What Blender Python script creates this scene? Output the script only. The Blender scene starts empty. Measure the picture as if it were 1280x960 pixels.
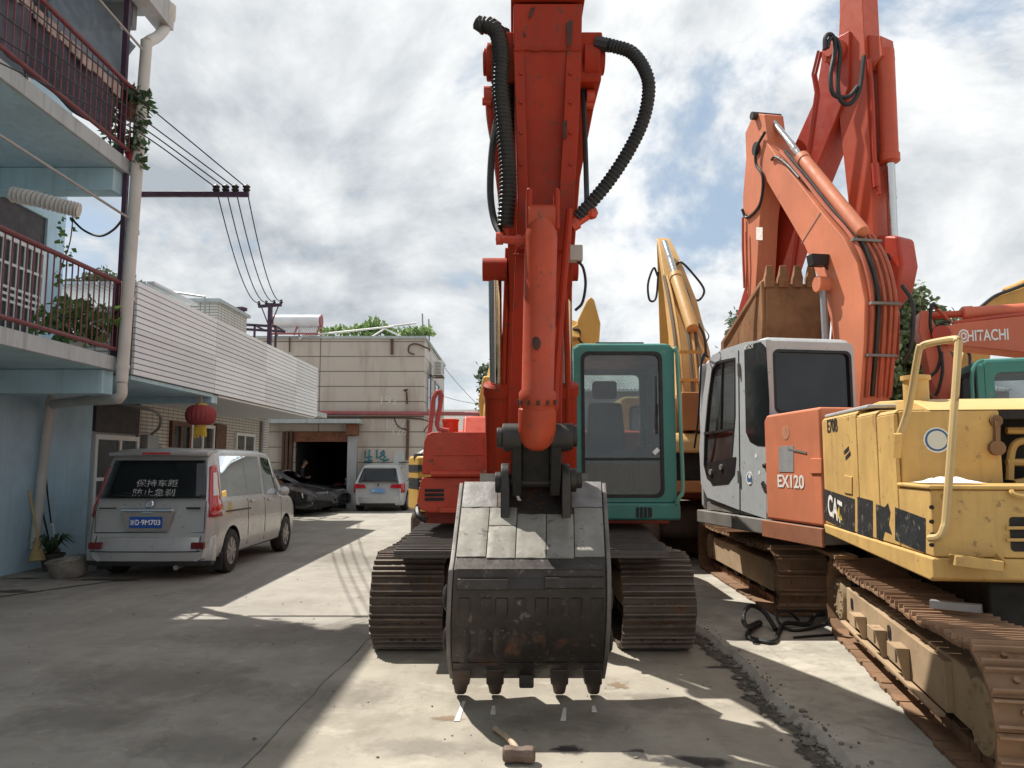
import bpy, bmesh, math, random
from mathutils import Vector, Matrix, noise
rad = math.radians
PI = math.pi
random.seed(11)
SC = bpy.context.scene
COL = SC.collection
TILT = rad(5.83); CT = math.cos(TILT); ST = math.sin(TILT); CAMZ = 1.65
V = Vector

def P(px, py, Y):
    """photo pixel (1280x960) at depth Y -> world point"""
    dx = (px-640)/960; dz = (480-py)/960
    t = Y/(CT-dz*ST)
    return V((dx*t, Y, CAMZ+(ST+dz*CT)*t))
def PX(px, py, X):
    dx = (px-640)/960; dz = (480-py)/960
    t = X/dx
    return V((X, t*(CT-dz*ST), CAMZ+(ST+dz*CT)*t))
def PZ(px, py, z=0.0):
    dx = (px-640)/960; dz = (480-py)/960
    t = (z-CAMZ)/(ST+dz*CT)
    return V((dx*t, t*(CT-dz*ST), z))

WM = {}
def tag(o, label=None, cat=None, group=None, kind=None):
    if label: o['label'] = label
    if cat: o['category'] = cat
    if group: o['group'] = group
    if kind: o['kind'] = kind
    return o
def thing(name, label, cat, loc=(0, 0, 0), rz=0, group=None, kind=None):
    o = bpy.data.objects.new(name, None); COL.objects.link(o)
    o.empty_display_size = .2
    o.location = loc; o.rotation_euler = (0, 0, rz)
    WM[o.name] = Matrix.Translation(V(loc)) @ Matrix.Rotation(rz, 4, 'Z')
    return tag(o, label, cat, group, kind)

def cr(pts, n=6):
    """Catmull-Rom through pts"""
    p = [V(q) for q in pts]
    if len(p) < 3: return p
    q = [p[0]*2-p[1]] + p + [p[-1]*2-p[-2]]
    out = []
    for i in range(1, len(q)-2):
        a, b, c, d = q[i-1], q[i], q[i+1], q[i+2]
        for k in range(n):
            t = k/n
            out.append(.5*((2*b)+(c-a)*t+(2*a-5*b+4*c-d)*t*t+(3*b-a-3*c+d)*t*t*t))
    out.append(p[-1])
    return out

class MB:
    def __init__(s, T=None):
        s.bm = bmesh.new(); s.T = T; s.mi = 0
    def v(s, p):
        p = V(p)
        return s.bm.verts.new(s.T @ p if s.T else p)
    def f(s, vs):
        try:
            fc = s.bm.faces.new(vs); fc.material_index = s.mi; return fc
        except ValueError:
            return None
    def poly(s, pts): s.f([s.v(p) for p in pts]); return s
    def hexa(s, b, t):
        """bottom ring of n points and top ring of n points"""
        B = [s.v(p) for p in b]; T = [s.v(p) for p in t]; n = len(B)
        s.f(B[::-1]); s.f(T)
        for i in range(n):
            s.f([B[i], B[(i+1) % n], T[(i+1) % n], T[i]])
        return s
    def ext(s, pts, vec):
        vec = V(vec); pts = [V(p) for p in pts]
        return s.hexa(pts, [p+vec for p in pts])
    def box(s, x0, x1, y0, y1, z0, z1):
        return s.hexa([(x0, y0, z0), (x1, y0, z0), (x1, y1, z0), (x0, y1, z0)],
                      [(x0, y0, z1), (x1, y0, z1), (x1, y1, z1), (x0, y1, z1)])
    def bar(s, a, b, w, h, up=(0, 0, 1)):
        """box along a->b with width w and height h"""
        a = V(a); b = V(b); d = (b-a).normalized(); u = V(up)
        if abs(d.dot(u)) > .98: u = V((0, 1, 0))
        r = d.cross(u).normalized(); u = r.cross(d)
        c = [r*(-w/2)-u*(h/2), r*(w/2)-u*(h/2), r*(w/2)+u*(h/2), r*(-w/2)+u*(h/2)]
        return s.hexa([a+q for q in c], [b+q for q in c])
    def prof(s, yz, x0, x1):
        """profile of (y,z) extruded along x"""
        return s.hexa([(x0, y, z) for y, z in yz], [(x1, y, z) for y, z in yz])
    def loft(s, rings, cap=True, closed=True):
        R_ = [[s.v(p) for p in r] for r in rings]; n = len(R_[0])
        for i in range(len(R_)-1):
            for j in range(n if closed else n-1):
                s.f([R_[i][j], R_[i][(j+1) % n], R_[i+1][(j+1) % n], R_[i+1][j]])
        if cap: s.f(R_[0][::-1]); s.f(R_[-1])
        return s
    def tube(s, pts, r, n=8, cap=True):
        pts = [V(p) for p in pts]; m = len(pts)
        rr = r if isinstance(r, (list, tuple)) else [r]*m
        d = (pts[1]-pts[0]).normalized()
        u = d.orthogonal().normalized(); rings = []
        for i in range(m):
            if i == 0: t = pts[1]-pts[0]
            elif i == m-1: t = pts[-1]-pts[-2]
            else: t = pts[i+1]-pts[i-1]
            t = t.normalized() if t.length > 1e-9 else d
            q = d.rotation_difference(t); u = q @ u; d = t
            w = d.cross(u)
            rings.append([pts[i]+(u*math.cos(2*PI*k/n)+w*math.sin(2*PI*k/n))*rr[i] for k in range(n)])
        return s.loft(rings, cap)
    def cyl(s, a, b, r, r2=None, n=20):
        return s.tube([a, b], [r, r if r2 is None else r2], n)
    def lathe(s, base, axis, prof, n=20):
        """prof = list of (radius, along)"""
        base = V(base); axis = V(axis).normalized(); u = axis.orthogonal().normalized(); w = axis.cross(u)
        rings = [[base+axis*h+(u*math.cos(2*PI*k/n)+w*math.sin(2*PI*k/n))*max(r, .0008) for k in range(n)] for r, h in prof]
        return s.loft(rings, True)
    def sphere(s, c, r, n=12, sc=(1, 1, 1)):
        c = V(c); m = max(4, n//2)
        rings = []
        for i in range(m+1):
            a = PI*i/m; rr = max(math.sin(a), .004)
            rings.append([c+V((math.cos(2*PI*k/n)*rr*r*sc[0], math.sin(2*PI*k/n)*rr*r*sc[1], -math.cos(a)*r*sc[2])) for k in range(n)])
        return s.loft(rings, True)
    def grid(s, fn, nu, nv, thick=None):
        G = [[s.v(fn(i/nu, j/nv)) for j in range(nv+1)] for i in range(nu+1)]
        for i in range(nu):
            for j in range(nv):
                s.f([G[i][j], G[i+1][j], G[i+1][j+1], G[i][j+1]])
        return s
    def build(s, name, mat, parent=None, bevel=0, seg=2, world=True, loc=None, smooth=True, ang=38, solid=0):
        bm = s.bm
        bmesh.ops.recalc_face_normals(bm, faces=bm.faces)
        me = bpy.data.meshes.new(name)
        if parent is not None:
            M = WM[parent.name]
        else:
            M = Matrix.Translation(V(loc)) if loc is not None else Matrix.Identity(4)
        if world:
            bm.transform(M.inverted())
        bm.to_mesh(me); bm.free()
        for m in (mat if isinstance(mat, (list, tuple)) else [mat]):
            me.materials.append(m)
        if smooth:
            me.shade_smooth(); me.set_sharp_from_angle(angle=rad(ang))
        o = bpy.data.objects.new(name, me); COL.objects.link(o)
        if parent is not None:
            o.parent = parent
        elif loc is not None:
            o.location = loc
        WM[o.name] = M
        if solid:
            md = o.modifiers.new('Solidify', 'SOLIDIFY'); md.thickness = solid; md.offset = 0
        if bevel:
            md = o.modifiers.new('Bevel', 'BEVEL'); md.width = bevel; md.segments = seg
            md.limit_method = 'ANGLE'; md.angle_limit = rad(35); md.harden_normals = True
        return o

def dup(root, loc, rz=None, label=None, group=None):
    def cp(o, par):
        c = o.copy(); COL.objects.link(c)
        if par: c.parent = par
        for ch in list(o.children): cp(ch, c)
        return c
    r = cp(root, None); r.location = loc
    if rz is not None: r.rotation_euler = (0, 0, rz)
    if label: r['label'] = label
    if group: r['group'] = group
    return r

# ---------------------------------------------------------------- text -> mesh
def text(name, body, mat, parent, origin, right, up, height, width=None, depth=.003, shear=0, bold=0, align='LEFT'):
    """flat lettering: lower left at origin, running along right, cap height = height"""
    cu = bpy.data.curves.new('t', 'FONT'); cu.body = body; cu.size = 1; cu.extrude = 0; cu.shear = shear; cu.offset = bold
    tmp = bpy.data.objects.new('t', cu); COL.objects.link(tmp)
    dg = bpy.context.evaluated_depsgraph_get(); dg.update()
    me = bpy.data.meshes.new_from_object(tmp.evaluated_get(dg))
    bpy.data.objects.remove(tmp); bpy.data.curves.remove(cu)
    if not me.vertices: return None
    xs = [v.co.x for v in me.vertices]; ys = [v.co.y for v in me.vertices]
    x0, x1, y0, y1 = min(xs), max(xs), min(ys), max(ys)
    sy = height/(y1-y0); sx = (width/(x1-x0)) if width else sy
    right = V(right).normalized(); up = V(up); up = (up-right*up.dot(right)).normalized(); nrm = right.cross(up)
    Minv = WM[parent.name].inverted(); origin = V(origin)
    for v in me.vertices:
        w = origin+right*((v.co.x-x0)*sx)+up*((v.co.y-y0)*sy)+nrm*depth
        v.co = Minv @ w
    me.materials.clear(); me.materials.append(mat)
    o = bpy.data.objects.new(name, me); COL.objects.link(o); o.parent = parent
    WM[o.name] = WM[parent.name]
    return o

# ---------------------------------------------------------------- materials
def nd(nt, t, **kw):
    n = nt.nodes.new(t)
    for k, v in kw.items():
        if k in n.inputs: n.inputs[k].default_value = v
        else: setattr(n, k, v)
    return n
def c4(c, k=1): return (c[0]*k, c[1]*k, c[2]*k, 1)
def new_mat(name):
    m = bpy.data.materials.new(name); m.use_nodes = True
    nt = m.node_tree; b = nt.nodes['Principled BSDF']
    return m, nt, b
def mixc(nt, fac, a, b):
    n = nt.nodes.new('ShaderNodeMix'); n.data_type = 'RGBA'
    for s_, v in ((n.inputs['Factor'], fac), (n.inputs[6], a), (n.inputs[7], b)):
        if hasattr(v, 'is_linked'): nt.links.new(v, s_)
        else: s_.default_value = v
    return n.outputs[2]
def ramp(nt, src, lo, hi, a=0.0, b=1.0):
    n = nt.nodes.new('ShaderNodeMapRange'); n.inputs[1].default_value = lo; n.inputs[2].default_value = hi
    n.inputs[3].default_value = a; n.inputs[4].default_value = b
    nt.links.new(src, n.inputs[0]); return n.outputs[0]
def coords(nt, scale=(1, 1, 1), kind='Object', rot=(0, 0, 0)):
    tc = nt.nodes.new('ShaderNodeTexCoord'); mp = nt.nodes.new('ShaderNodeMapping')
    mp.inputs['Scale'].default_value = scale; mp.inputs['Rotation'].default_value = rot
    nt.links.new(tc.outputs[kind], mp.inputs['Vector']); return mp.outputs[0]
def noi(nt, vec, scale, detail=6, rough=.6, dist=0):
    n = nd(nt, 'ShaderNodeTexNoise'); n.inputs['Scale'].default_value = scale; n.inputs['Detail'].default_value = detail
    n.inputs['Roughness'].default_value = rough; n.inputs['Distortion'].default_value = dist
    nt.links.new(vec, n.inputs['Vector']); return n.outputs['Fac']
def bump(nt, b, h, strength, dist=.01):
    n = nt.nodes.new('ShaderNodeBump'); n.inputs['Strength'].default_value = strength; n.inputs['Distance'].default_value = dist
    nt.links.new(h, n.inputs['Height']); nt.links.new(n.outputs[0], b.inputs['Normal']); return n

_mats = {}
def paint(name, col, rough=.45, var=.12, vs=2.5, rust=0, rcol=(.09, .035, .015), rs=6, dirt=0, dcol=(.12, .1, .075), streak=0,
          metal=0, bmp=.05, bs=60, spec=.4, chip=0, ccol=(.55, .5, .42), coat=0):
    if name in _mats: return _mats[name]
    m, nt, b = new_mat(name); L = nt.links
    oc = coords(nt)
    n1 = noi(nt, oc, vs, 5, .6)
    c = mixc(nt, ramp(nt, n1, .3, .7), c4(col, 1-var), c4(col, 1+var))
    rg = ramp(nt, noi(nt, oc, 9, 5), .3, .7, max(.04, rough-.12), min(1, rough+.12))
    if dirt:
        c = mixc(nt, ramp(nt, noi(nt, oc, 1.7, 8, .68, .3), .42, .75, 0, dirt), c, c4(dcol))
    if streak:
        sc_ = coords(nt, (7, 7, .5))
        c = mixc(nt, ramp(nt, noi(nt, sc_, 1.6, 6, .65), .5, .78, 0, streak), c, c4(dcol))
    if chip:
        c = mixc(nt, ramp(nt, noi(nt, oc, 14, 9, .72), .62-.1*chip, .66-.08*chip, 0, .8), c, c4(ccol))
    if rust:
        k = ramp(nt, noi(nt, oc, rs, 9, .7, .4), .70-.3*rust, .78-.28*rust)
        rc = mixc(nt, ramp(nt, noi(nt, oc, 23, 6), .3, .7), c4(rcol, .55), c4(rcol, 1.7))
        c = mixc(nt, k, c, rc)
        mx = nt.nodes.new('ShaderNodeMix'); L.new(k, mx.inputs[0]); L.new(rg, mx.inputs[2]); mx.inputs[3].default_value = .85
        rg = mx.outputs[0]
        if metal:
            mm = ramp(nt, k, 0, 1, metal, 0); L.new(mm, b.inputs['Metallic'])
    elif metal: b.inputs['Metallic'].default_value = metal
    L.new(c, b.inputs['Base Color']); L.new(rg, b.inputs['Roughness'])
    b.inputs['Specular IOR Level'].default_value = spec
    if coat: b.inputs['Coat Weight'].default_value = coat; b.inputs['Coat Roughness'].default_value = .08
    if bmp:
        bump(nt, b, noi(nt, oc, bs, 4), bmp, .006)
    _mats[name] = m
    return m

def glass(name, tint=(.55, .62, .62), alpha=.35, rough=.03):
    """thin window: part see-through, part mirror"""
    if name in _mats: return _mats[name]
    m, nt, b = new_mat(name); L = nt.links
    tr = nd(nt, 'ShaderNodeBsdfTransparent'); tr.inputs[0].default_value = c4(tint)
    gl = nd(nt, 'ShaderNodeBsdfGlossy'); gl.inputs['Roughness'].default_value = rough; gl.inputs[0].default_value = (.9, .95, 1, 1)
    df = nd(nt, 'ShaderNodeBsdfDiffuse'); df.inputs[0].default_value = (.16, .165, .16, 1)
    fr = nd(nt, 'ShaderNodeFresnel'); fr.inputs[0].default_value = 1.5
    m1 = nd(nt, 'ShaderNodeMixShader'); m2 = nd(nt, 'ShaderNodeMixShader')
    oc = coords(nt)
    k = ramp(nt, noi(nt, oc, 2.2, 6), .35, .75, alpha*.5, alpha*1.2)
    L.new(k, m1.inputs[0]); L.new(tr.outputs[0], m1.inputs[1]); L.new(df.outputs[0], m1.inputs[2])
    L.new(fr.outputs[0], m2.inputs[0]); L.new(m1.outputs[0], m2.inputs[1]); L.new(gl.outputs[0], m2.inputs[2])
    L.new(m2.outputs[0], nt.nodes['Material Output'].inputs[0])
    _mats[name] = m
    return m
# ================================================================ camera, light, sky
cam = bpy.data.cameras.new('camera'); co = bpy.data.objects.new('camera', cam); COL.objects.link(co)
co.location = (0, 0, CAMZ); co.rotation_euler = (rad(90)+TILT, 0, 0)
cam.sensor_width = 36; cam.lens = 36*960/1280; cam.clip_start = .05; cam.clip_end = 3000
SC.camera = co
SC.view_settings.view_transform = 'Standard'; SC.view_settings.look = 'None'; SC.view_settings.gamma = 1
SC.view_settings.exposure = 0.48
TOSUN = V((-.46, .37, 1)).normalized()
sun = bpy.data.lights.new('sun', 'SUN'); sun.energy = 5.0; sun.angle = rad(.6); sun.color = (1, .95, .86)
so = bpy.data.objects.new('sun', sun); COL.objects.link(so); so.rotation_euler = TOSUN.to_track_quat('Z', 'Y').to_euler()
so.location = (-20, 20, 40)
W = bpy.data.worlds.new('World'); SC.world = W; W.use_nodes = True
def make_sky():
    nt = W.node_tree; L = nt.links; bg = nt.nodes['Background']
    sk = nd(nt, 'ShaderNodeTexSky'); sk.sky_type = 'NISHITA'; sk.sun_disc = False
    sk.sun_elevation = math.asin(TOSUN.z); sk.sun_rotation = math.atan2(TOSUN.x, TOSUN.y)
    sk.dust_density = 1.6; sk.air_density = 1.1
    tc = nt.nodes.new('ShaderNodeTexCoord')
    sp = nt.nodes.new('ShaderNodeSeparateXYZ'); L.new(tc.outputs['Generated'], sp.inputs[0])
    def m(op, a, b=None, c=None):
        n = nt.nodes.new('ShaderNodeMath'); n.operation = op
        for i, x in enumerate((a, b, c)):
            if x is None: continue
            if hasattr(x, 'is_linked'): L.new(x, n.inputs[i])
            else: n.inputs[i].default_value = x
        return n.outputs[0]
    z = m('ADD', m('MAXIMUM', sp.outputs[2], 0.0), .55)
    cb = nt.nodes.new('ShaderNodeCombineXYZ')
    L.new(m('DIVIDE', sp.outputs[0], z), cb.inputs[0]); L.new(m('DIVIDE', sp.outputs[1], z), cb.inputs[1])
    cb.inputs[2].default_value = 0
    def cl(off, scale, det=10, rough=.60, dist=.25):
        mp = nt.nodes.new('ShaderNodeMapping'); mp.inputs['Location'].default_value = off; L.new(cb.outputs[0], mp.inputs[0])
        return noi(nt, mp.outputs[0], scale, det, rough, dist)
    O = (2.9, 14.3, .9)
    d0 = cl(O, 2.1)
    sh = V((TOSUN.x, TOSUN.y, 0)).normalized()*-.075
    d1 = cl((O[0]+sh.x, O[1]+sh.y, O[2]), 2.1)
    big = cl((1.7, 5.2, .8), .9, 3, .5, 0)
    dens = m('ADD', d0, m('MULTIPLY', m('SUBTRACT', big, .5), .5))
    # more open sky towards the right, a solid bank on the left
    dens = m('ADD', m('ADD', dens, .075), m('MULTIPLY', sp.outputs[0], .06))
    mask = nt.nodes.new('ShaderNodeMapRange'); mask.interpolation_type = 'SMOOTHSTEP'
    L.new(dens, mask.inputs[0]); mask.inputs[1].default_value = .41; mask.inputs[2].default_value = .52
    lit = m('MULTIPLY', m('SUBTRACT', d0, d1), 4.5)
    lowl = m('MULTIPLY', ramp(nt, sp.outputs[2], .52, .22, 0, 1), ramp(nt, sp.outputs[0], .12, -.15, 0, .42))
    thick = ramp(nt, dens, .50, .78, 0, 1)
    fine = cl((9, 2, 4), 9, 8, .6, .2)
    w = m('SUBTRACT', m('SUBTRACT', m('ADD', m("ADD", .82, lit), m('MULTIPLY', m('SUBTRACT', fine, .5), .45)), m('MULTIPLY', thick, .45)), lowl)
    wn = nt.nodes.new('ShaderNodeClamp'); L.new(w, wn.inputs[0])
    ccol = mixc(nt, wn.outputs[0], (4.3, 4.75, 5.2, 1), (9.3, 9.45, 9.5, 1))
    over = ramp(nt, sp.outputs[2], .56, .82, 0, .40)
    ccol = mixc(nt, over, ccol, (1.6, 1.62, 1.65, 1))
    blue = mixc(nt, .6, sk.outputs[0], (4.9, 6.2, 7.6, 1))
    col = mixc(nt, mask.outputs[0], blue, ccol)
    hz = ramp(nt, sp.outputs[2], 0.0, .22, .55, 0)
    col = mixc(nt, hz, col, (7.4, 7.9, 8.2, 1))
    L.new(col, bg.inputs[0]); bg.inputs[1].default_value = .078
make_sky()

# ================================================================ ground
def ground_mat(name, c1, c2, stain=.5, crack=.6, scale=1.0, streak=.35):
    m, nt, b = new_mat(name); L = nt.links
    oc = coords(nt)
    c = mixc(nt, ramp(nt, noi(nt, oc, .9*scale, 8, .62, .2), .35, .68), c4(c1), c4(c2))
    c = mixc(nt, ramp(nt, noi(nt, oc, 3.4*scale, 9, .68), .5, .8, 0, stain), c, c4(c1, .55))
    c = mixc(nt, ramp(nt, noi(nt, oc, 2.3*scale, 9, .7, .6), .56, .66, 0, .45), c, c4(c2, 1.22))
    lo = coords(nt, (2.6, .22, 1), rot=(0, 0, .05))
    c = mixc(nt, ramp(nt, noi(nt, lo, 1.3, 6, .6), .45, .8, 0, streak), c, c4(c1, .62))
    # small dark grit
    c = mixc(nt, ramp(nt, noi(nt, oc, 34, 4, .7), .70, .76, 0, .55), c, (.05, .045, .04, 1))
    wv = nt.nodes.new('ShaderNodeVectorMath'); wv.operation = 'ADD'
    wn = nd(nt, 'ShaderNodeTexNoise'); wn.inputs['Scale'].default_value = 1.6; wn.inputs['Detail'].default_value = 6; L.new(oc, wn.inputs['Vector'])
    sc_ = nt.nodes.new('ShaderNodeVectorMath'); sc_.operation = 'SCALE'; sc_.inputs['Scale'].default_value = .55; L.new(wn.outputs['Color'], sc_.inputs[0])
    L.new(oc, wv.inputs[0]); L.new(sc_.outputs[0], wv.inputs[1])
    vo = nt.nodes.new('ShaderNodeTexVoronoi'); vo.feature = 'DISTANCE_TO_EDGE'; vo.inputs['Scale'].default_value = .33; L.new(wv.outputs[0], vo.inputs['Vector'])
    k = ramp(nt, vo.outputs['Distance'], .0015, .007, 1, 0)
    km = nt.nodes.new('ShaderNodeMath'); km.operation = 'MULTIPLY'; L.new(k, km.inputs[0])
    L.new(ramp(nt, noi(nt, oc, .5, 3), .5, .62, 0, crack), km.inputs[1])
    c = mixc(nt, km.outputs[0], c, (.06, .053, .045, 1))
    L.new(c, b.inputs['Base Color'])
    L.new(ramp(nt, noi(nt, oc, 2, 6), .3, .7, .72, .95), b.inputs['Roughness'])
    b.inputs['Specular IOR Level'].default_value = .3
    ad = nt.nodes.new('ShaderNodeMath'); ad.operation = 'ADD'
    L.new(noi(nt, oc, 60, 5, .7), ad.inputs[0]); L.new(noi(nt, oc, 7, 8, .65), ad.inputs[1])
    bump(nt, b, ad.outputs[0], .35, .012)
    return m
M_road = ground_mat('road_concrete', (.265, .245, .215), (.355, .332, .295), .5, .18)
M_yard = ground_mat('yard_concrete', (.27, .243, .20), (.41, .375, .315), .6, .4, 1.0)
M_pad = ground_mat('rough_concrete', (.29, .27, .23), (.46, .43, .37), .8, .35, 1.9, .15)
M_apron = ground_mat('apron_concrete', (.28, .26, .23), (.36, .335, .30), .5, .5, 1.2, .1)
g = MB(); S = 1500
g.poly([(-S, -S, 0), (S, -S, 0), (S, S, 0), (-S, S, 0)])
tag(g.build('ground', M_road), kind='structure')

def wob(y, s, a=.05):
    return a*noise.noise(V((s, y*.7, 0)))*2+a*.5*noise.noise(V((s, y*3.1, 5)))
def sheet(name, left, right, y0, y1, n, z, mat, skirt=0.0, kind='structure'):
    m = MB(); G = []
    for i in range(n+1):
        y = y0+(y1-y0)*i/n
        G.append((m.v((left(y), y, z)), m.v((right(y), y, z)), m.v((left(y)-skirt*1.2, y, 0.0005))))
    for i in range(n):
        m.f([G[i][0], G[i][1], G[i+1][1], G[i+1][0]])
        if skirt: m.f([G[i][2], G[i][0], G[i+1][0], G[i+1][2]])
    return tag(m.build(name, mat, smooth=False), kind=kind)
seam = lambda y: -1.62+.04*y+wob(y, 1.3, .035)
edge = lambda y: 1.76+.014*y+wob(y, 8.2, .07)+.03*noise.noise(V((4, y*6, 1)))
sheet('yard_slab', seam, lambda y: edge(y)+.12, .5, 27.2, 240, .004, M_yard)
sheet('raised_concrete', edge, lambda y: 16.0, .5, 30, 260, .055, M_pad, .05)
M_dark = paint('seam_dirt', (.10, .088, .07), .95, .3, 8, bmp=.3)
sheet('slab_seam', lambda y: seam(y)-.002-.004*abs(noise.noise(V((0, y*5, 3)))), lambda y: seam(y)+.002+.010*abs(noise.noise(V((3, y*4, 7)))), .6, 16, 300, .0085, M_dark)
# cement apron along the blue house
def blob(name, cx, cy, rx, ry, z, mat, n=48, s=0, amp=.25, thick=0, kind='structure'):
    m = MB(); pts = []
    for i in range(n):
        a = 2*PI*i/n
        r = 1+amp*noise.noise(V((math.cos(a)*1.5+s, math.sin(a)*1.5, s*1.7)))*1.6+amp*.4*noise.noise(V((math.cos(a)*6+s, math.sin(a)*6, s)))
        pts.append((cx+rx*r*math.cos(a), cy+ry*r*math.sin(a), z))
    m.poly(pts)
    return tag(m.build(name, mat, smooth=False, loc=(cx, cy, 0)), kind=kind)
def aprex(y):
    t = max(0, min(1, (y-8.2)/3.2))
    return -7.2+1.75*t+wob(y, 4.4, .12) if y < 11.2 else -5.45+wob(y, 4.4, .12)
sheet('pavement', lambda y: -7.4, lambda y: aprex(y) if y < 11.6 else -6.3+wob(y, 4, .05), 7.8, 13.2, 90, .012, M_apron)
M_moss = paint('damp_stain', (.075, .07, .052), .9, .35, 5, dirt=.6, dcol=(.2, .19, .16), bmp=.2)
def soft(name, c, k=.8):
    m, nt, b = new_mat(name); L = nt.links
    oc = coords(nt, kind='Generated'); v = nt.nodes.new('ShaderNodeVectorMath'); v.operation = 'SUBTRACT'; L.new(oc, v.inputs[0]); v.inputs[1].default_value = (.5, .5, 0)
    sx = nt.nodes.new('ShaderNodeSeparateXYZ'); L.new(v.outputs[0], sx.inputs[0]); cb = nt.nodes.new('ShaderNodeCombineXYZ'); L.new(sx.outputs[0], cb.inputs[0]); L.new(sx.outputs[1], cb.inputs[1])
    ln = nt.nodes.new('ShaderNodeVectorMath'); ln.operation = 'LENGTH'; L.new(cb.outputs[0], ln.inputs[0])
    n_ = noi(nt, coords(nt), 9, 8, .7, .4); a = nt.nodes.new('ShaderNodeMath'); a.operation = 'MULTIPLY_ADD'; L.new(n_, a.inputs[0]); a.inputs[1].default_value = -.75; L.new(ln.outputs['Value'], a.inputs[2])
    L.new(ramp(nt, a.outputs[0], -.20, .05, k, 0), b.inputs['Alpha']); b.inputs['Base Color'].default_value = c4(c); b.inputs['Roughness'].default_value = .7
    return m
M_moss = soft('damp_stain_soft', (.07, .066, .05), .9)
blob('damp_patch', -6.95, 9.55, .55, .55, .0165, M_moss, s=3, amp=.5)
blob('damp_patch', -6.35, 10.0, .32, .12, .0168, M_moss, s=5, amp=.6)
blob('damp_patch', -6.9, 11.1, .35, .09, .0165, M_moss, s=9, amp=.6)
blob('damp_patch', -5.7, 11.0, .65, .13, .0172, M_moss, s=7, amp=.5)
M_oil = soft('oil_stain_soft', (.035, .032, .03), .85)
for (px, py, rx, ry, s) in ((715, 938, .13, .09, 1), (800, 945, .10, .10, 2), (905, 835, .15, .05, 4), (1010, 940, .10, .06, 6), (962, 895, .06, .04, 8), (860, 955, .25, .10, 22)):
    p = PZ(px, py); blob('oil_stain', p.x, p.y, rx, ry, .0085, M_oil, s=s, amp=.55)
M_faint = soft('faint_stain_soft', (.15, .132, .11), .26)
for (px, py, rx, ry, s) in ((690, 905, .6, .3, 21), (420, 870, .6, .4, 23), (330, 800, 1.1, .8, 24), (520, 935, .4, .2, 25), (180, 850, 1.2, .7, 26), (840, 880, .4, .25, 27), (440, 700, 1.0, 1.6, 28), (90, 900, .8, .4, 29), (250, 930, .5, .3, 30)):
    p = PZ(px, py); blob('faint_stain', p.x, p.y, rx, ry, .0078, M_faint, s=s, amp=.5)
M_rustst = soft('rust_stain_soft', (.25, .16, .09), .6)
for (px, py, rx, ry, s) in ((775, 858, .09, .10, 11), (560, 900, .12, .06, 12)):
    p = PZ(px, py); blob('rust_stain', p.x, p.y, rx, ry, .0082, M_rustst, s=s, amp=.7)
M_chalk = paint('chalk', (.72, .70, .64), .95, .15, 20, bmp=.05)
for a, b_ in (((580, 878), (571, 903)), ((706, 886), (704, 903)), ((617, 884), (616, 895)), ((742, 884), (743, 892))):
    m = MB(); p = PZ(*a); q = PZ(*b_); w = V((.018, 0, 0)); u = V((0, 0, .009))
    m.poly([p-w*.6+u, p+w*.6+u, q+w+u, q-w+u]); tag(m.build('scratch_mark', M_chalk, smooth=False), kind='structure')

def soil_mat():
    m, nt, b = new_mat('broken_edge_soil'); L = nt.links; oc = coords(nt)
    L.new(mixc(nt, ramp(nt, noi(nt, oc, 14, 8, .7), .35, .65), (.035, .03, .025, 1), (.15, .13, .105, 1)), b.inputs['Base Color']); b.inputs['Roughness'].default_value = .95
    ge = coords(nt, kind='UV'); sx = nt.nodes.new('ShaderNodeSeparateXYZ'); L.new(ge, sx.inputs[0])
    d = nt.nodes.new('ShaderNodeMath'); d.operation = 'SUBTRACT'; L.new(sx.outputs[0], d.inputs[0]); d.inputs[1].default_value = .5
    e = nt.nodes.new('ShaderNodeMath'); e.operation = 'ABSOLUTE'; L.new(d.outputs[0], e.inputs[0])
    a = nt.nodes.new('ShaderNodeMath'); a.operation = 'MULTIPLY_ADD'; L.new(noi(nt, oc, 6, 9, .75, .3), a.inputs[0]); a.inputs[1].default_value = -1.3; L.new(e.outputs[0], a.inputs[2])
    L.new(ramp(nt, a.outputs[0], -.50, -.36, 1, 0), b.inputs['Alpha'])
    bump(nt, b, noi(nt, oc, 40, 6, .7), .8, .02)
    return m
def soil_strip(name, x0, x1, y0, y1, z, n=200):
    m = MB(); uv = m.bm.loops.layers.uv.new('UVMap'); G = []
    for i in range(n+1):
        y = y0+(y1-y0)*i/n; G.append((m.v((x0(y), y, z)), m.v((x1(y), y, z))))
    for i in range(n):
        f = m.f([G[i][0], G[i][1], G[i+1][1], G[i+1][0]])
        for l, q in zip(f.loops, ((0, i/n), (1, i/n), (1, (i+1)/n), (0, (i+1)/n))): l[uv].uv = q
    return tag(m.build(name, soil_mat(), smooth=False), kind='structure')
soil_strip('broken_edge', lambda y: edge(y)-.26+.12*noise.noise(V((2, y*1.7, 0))), lambda y: edge(y)+.02, 1, 14, .0095)
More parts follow.
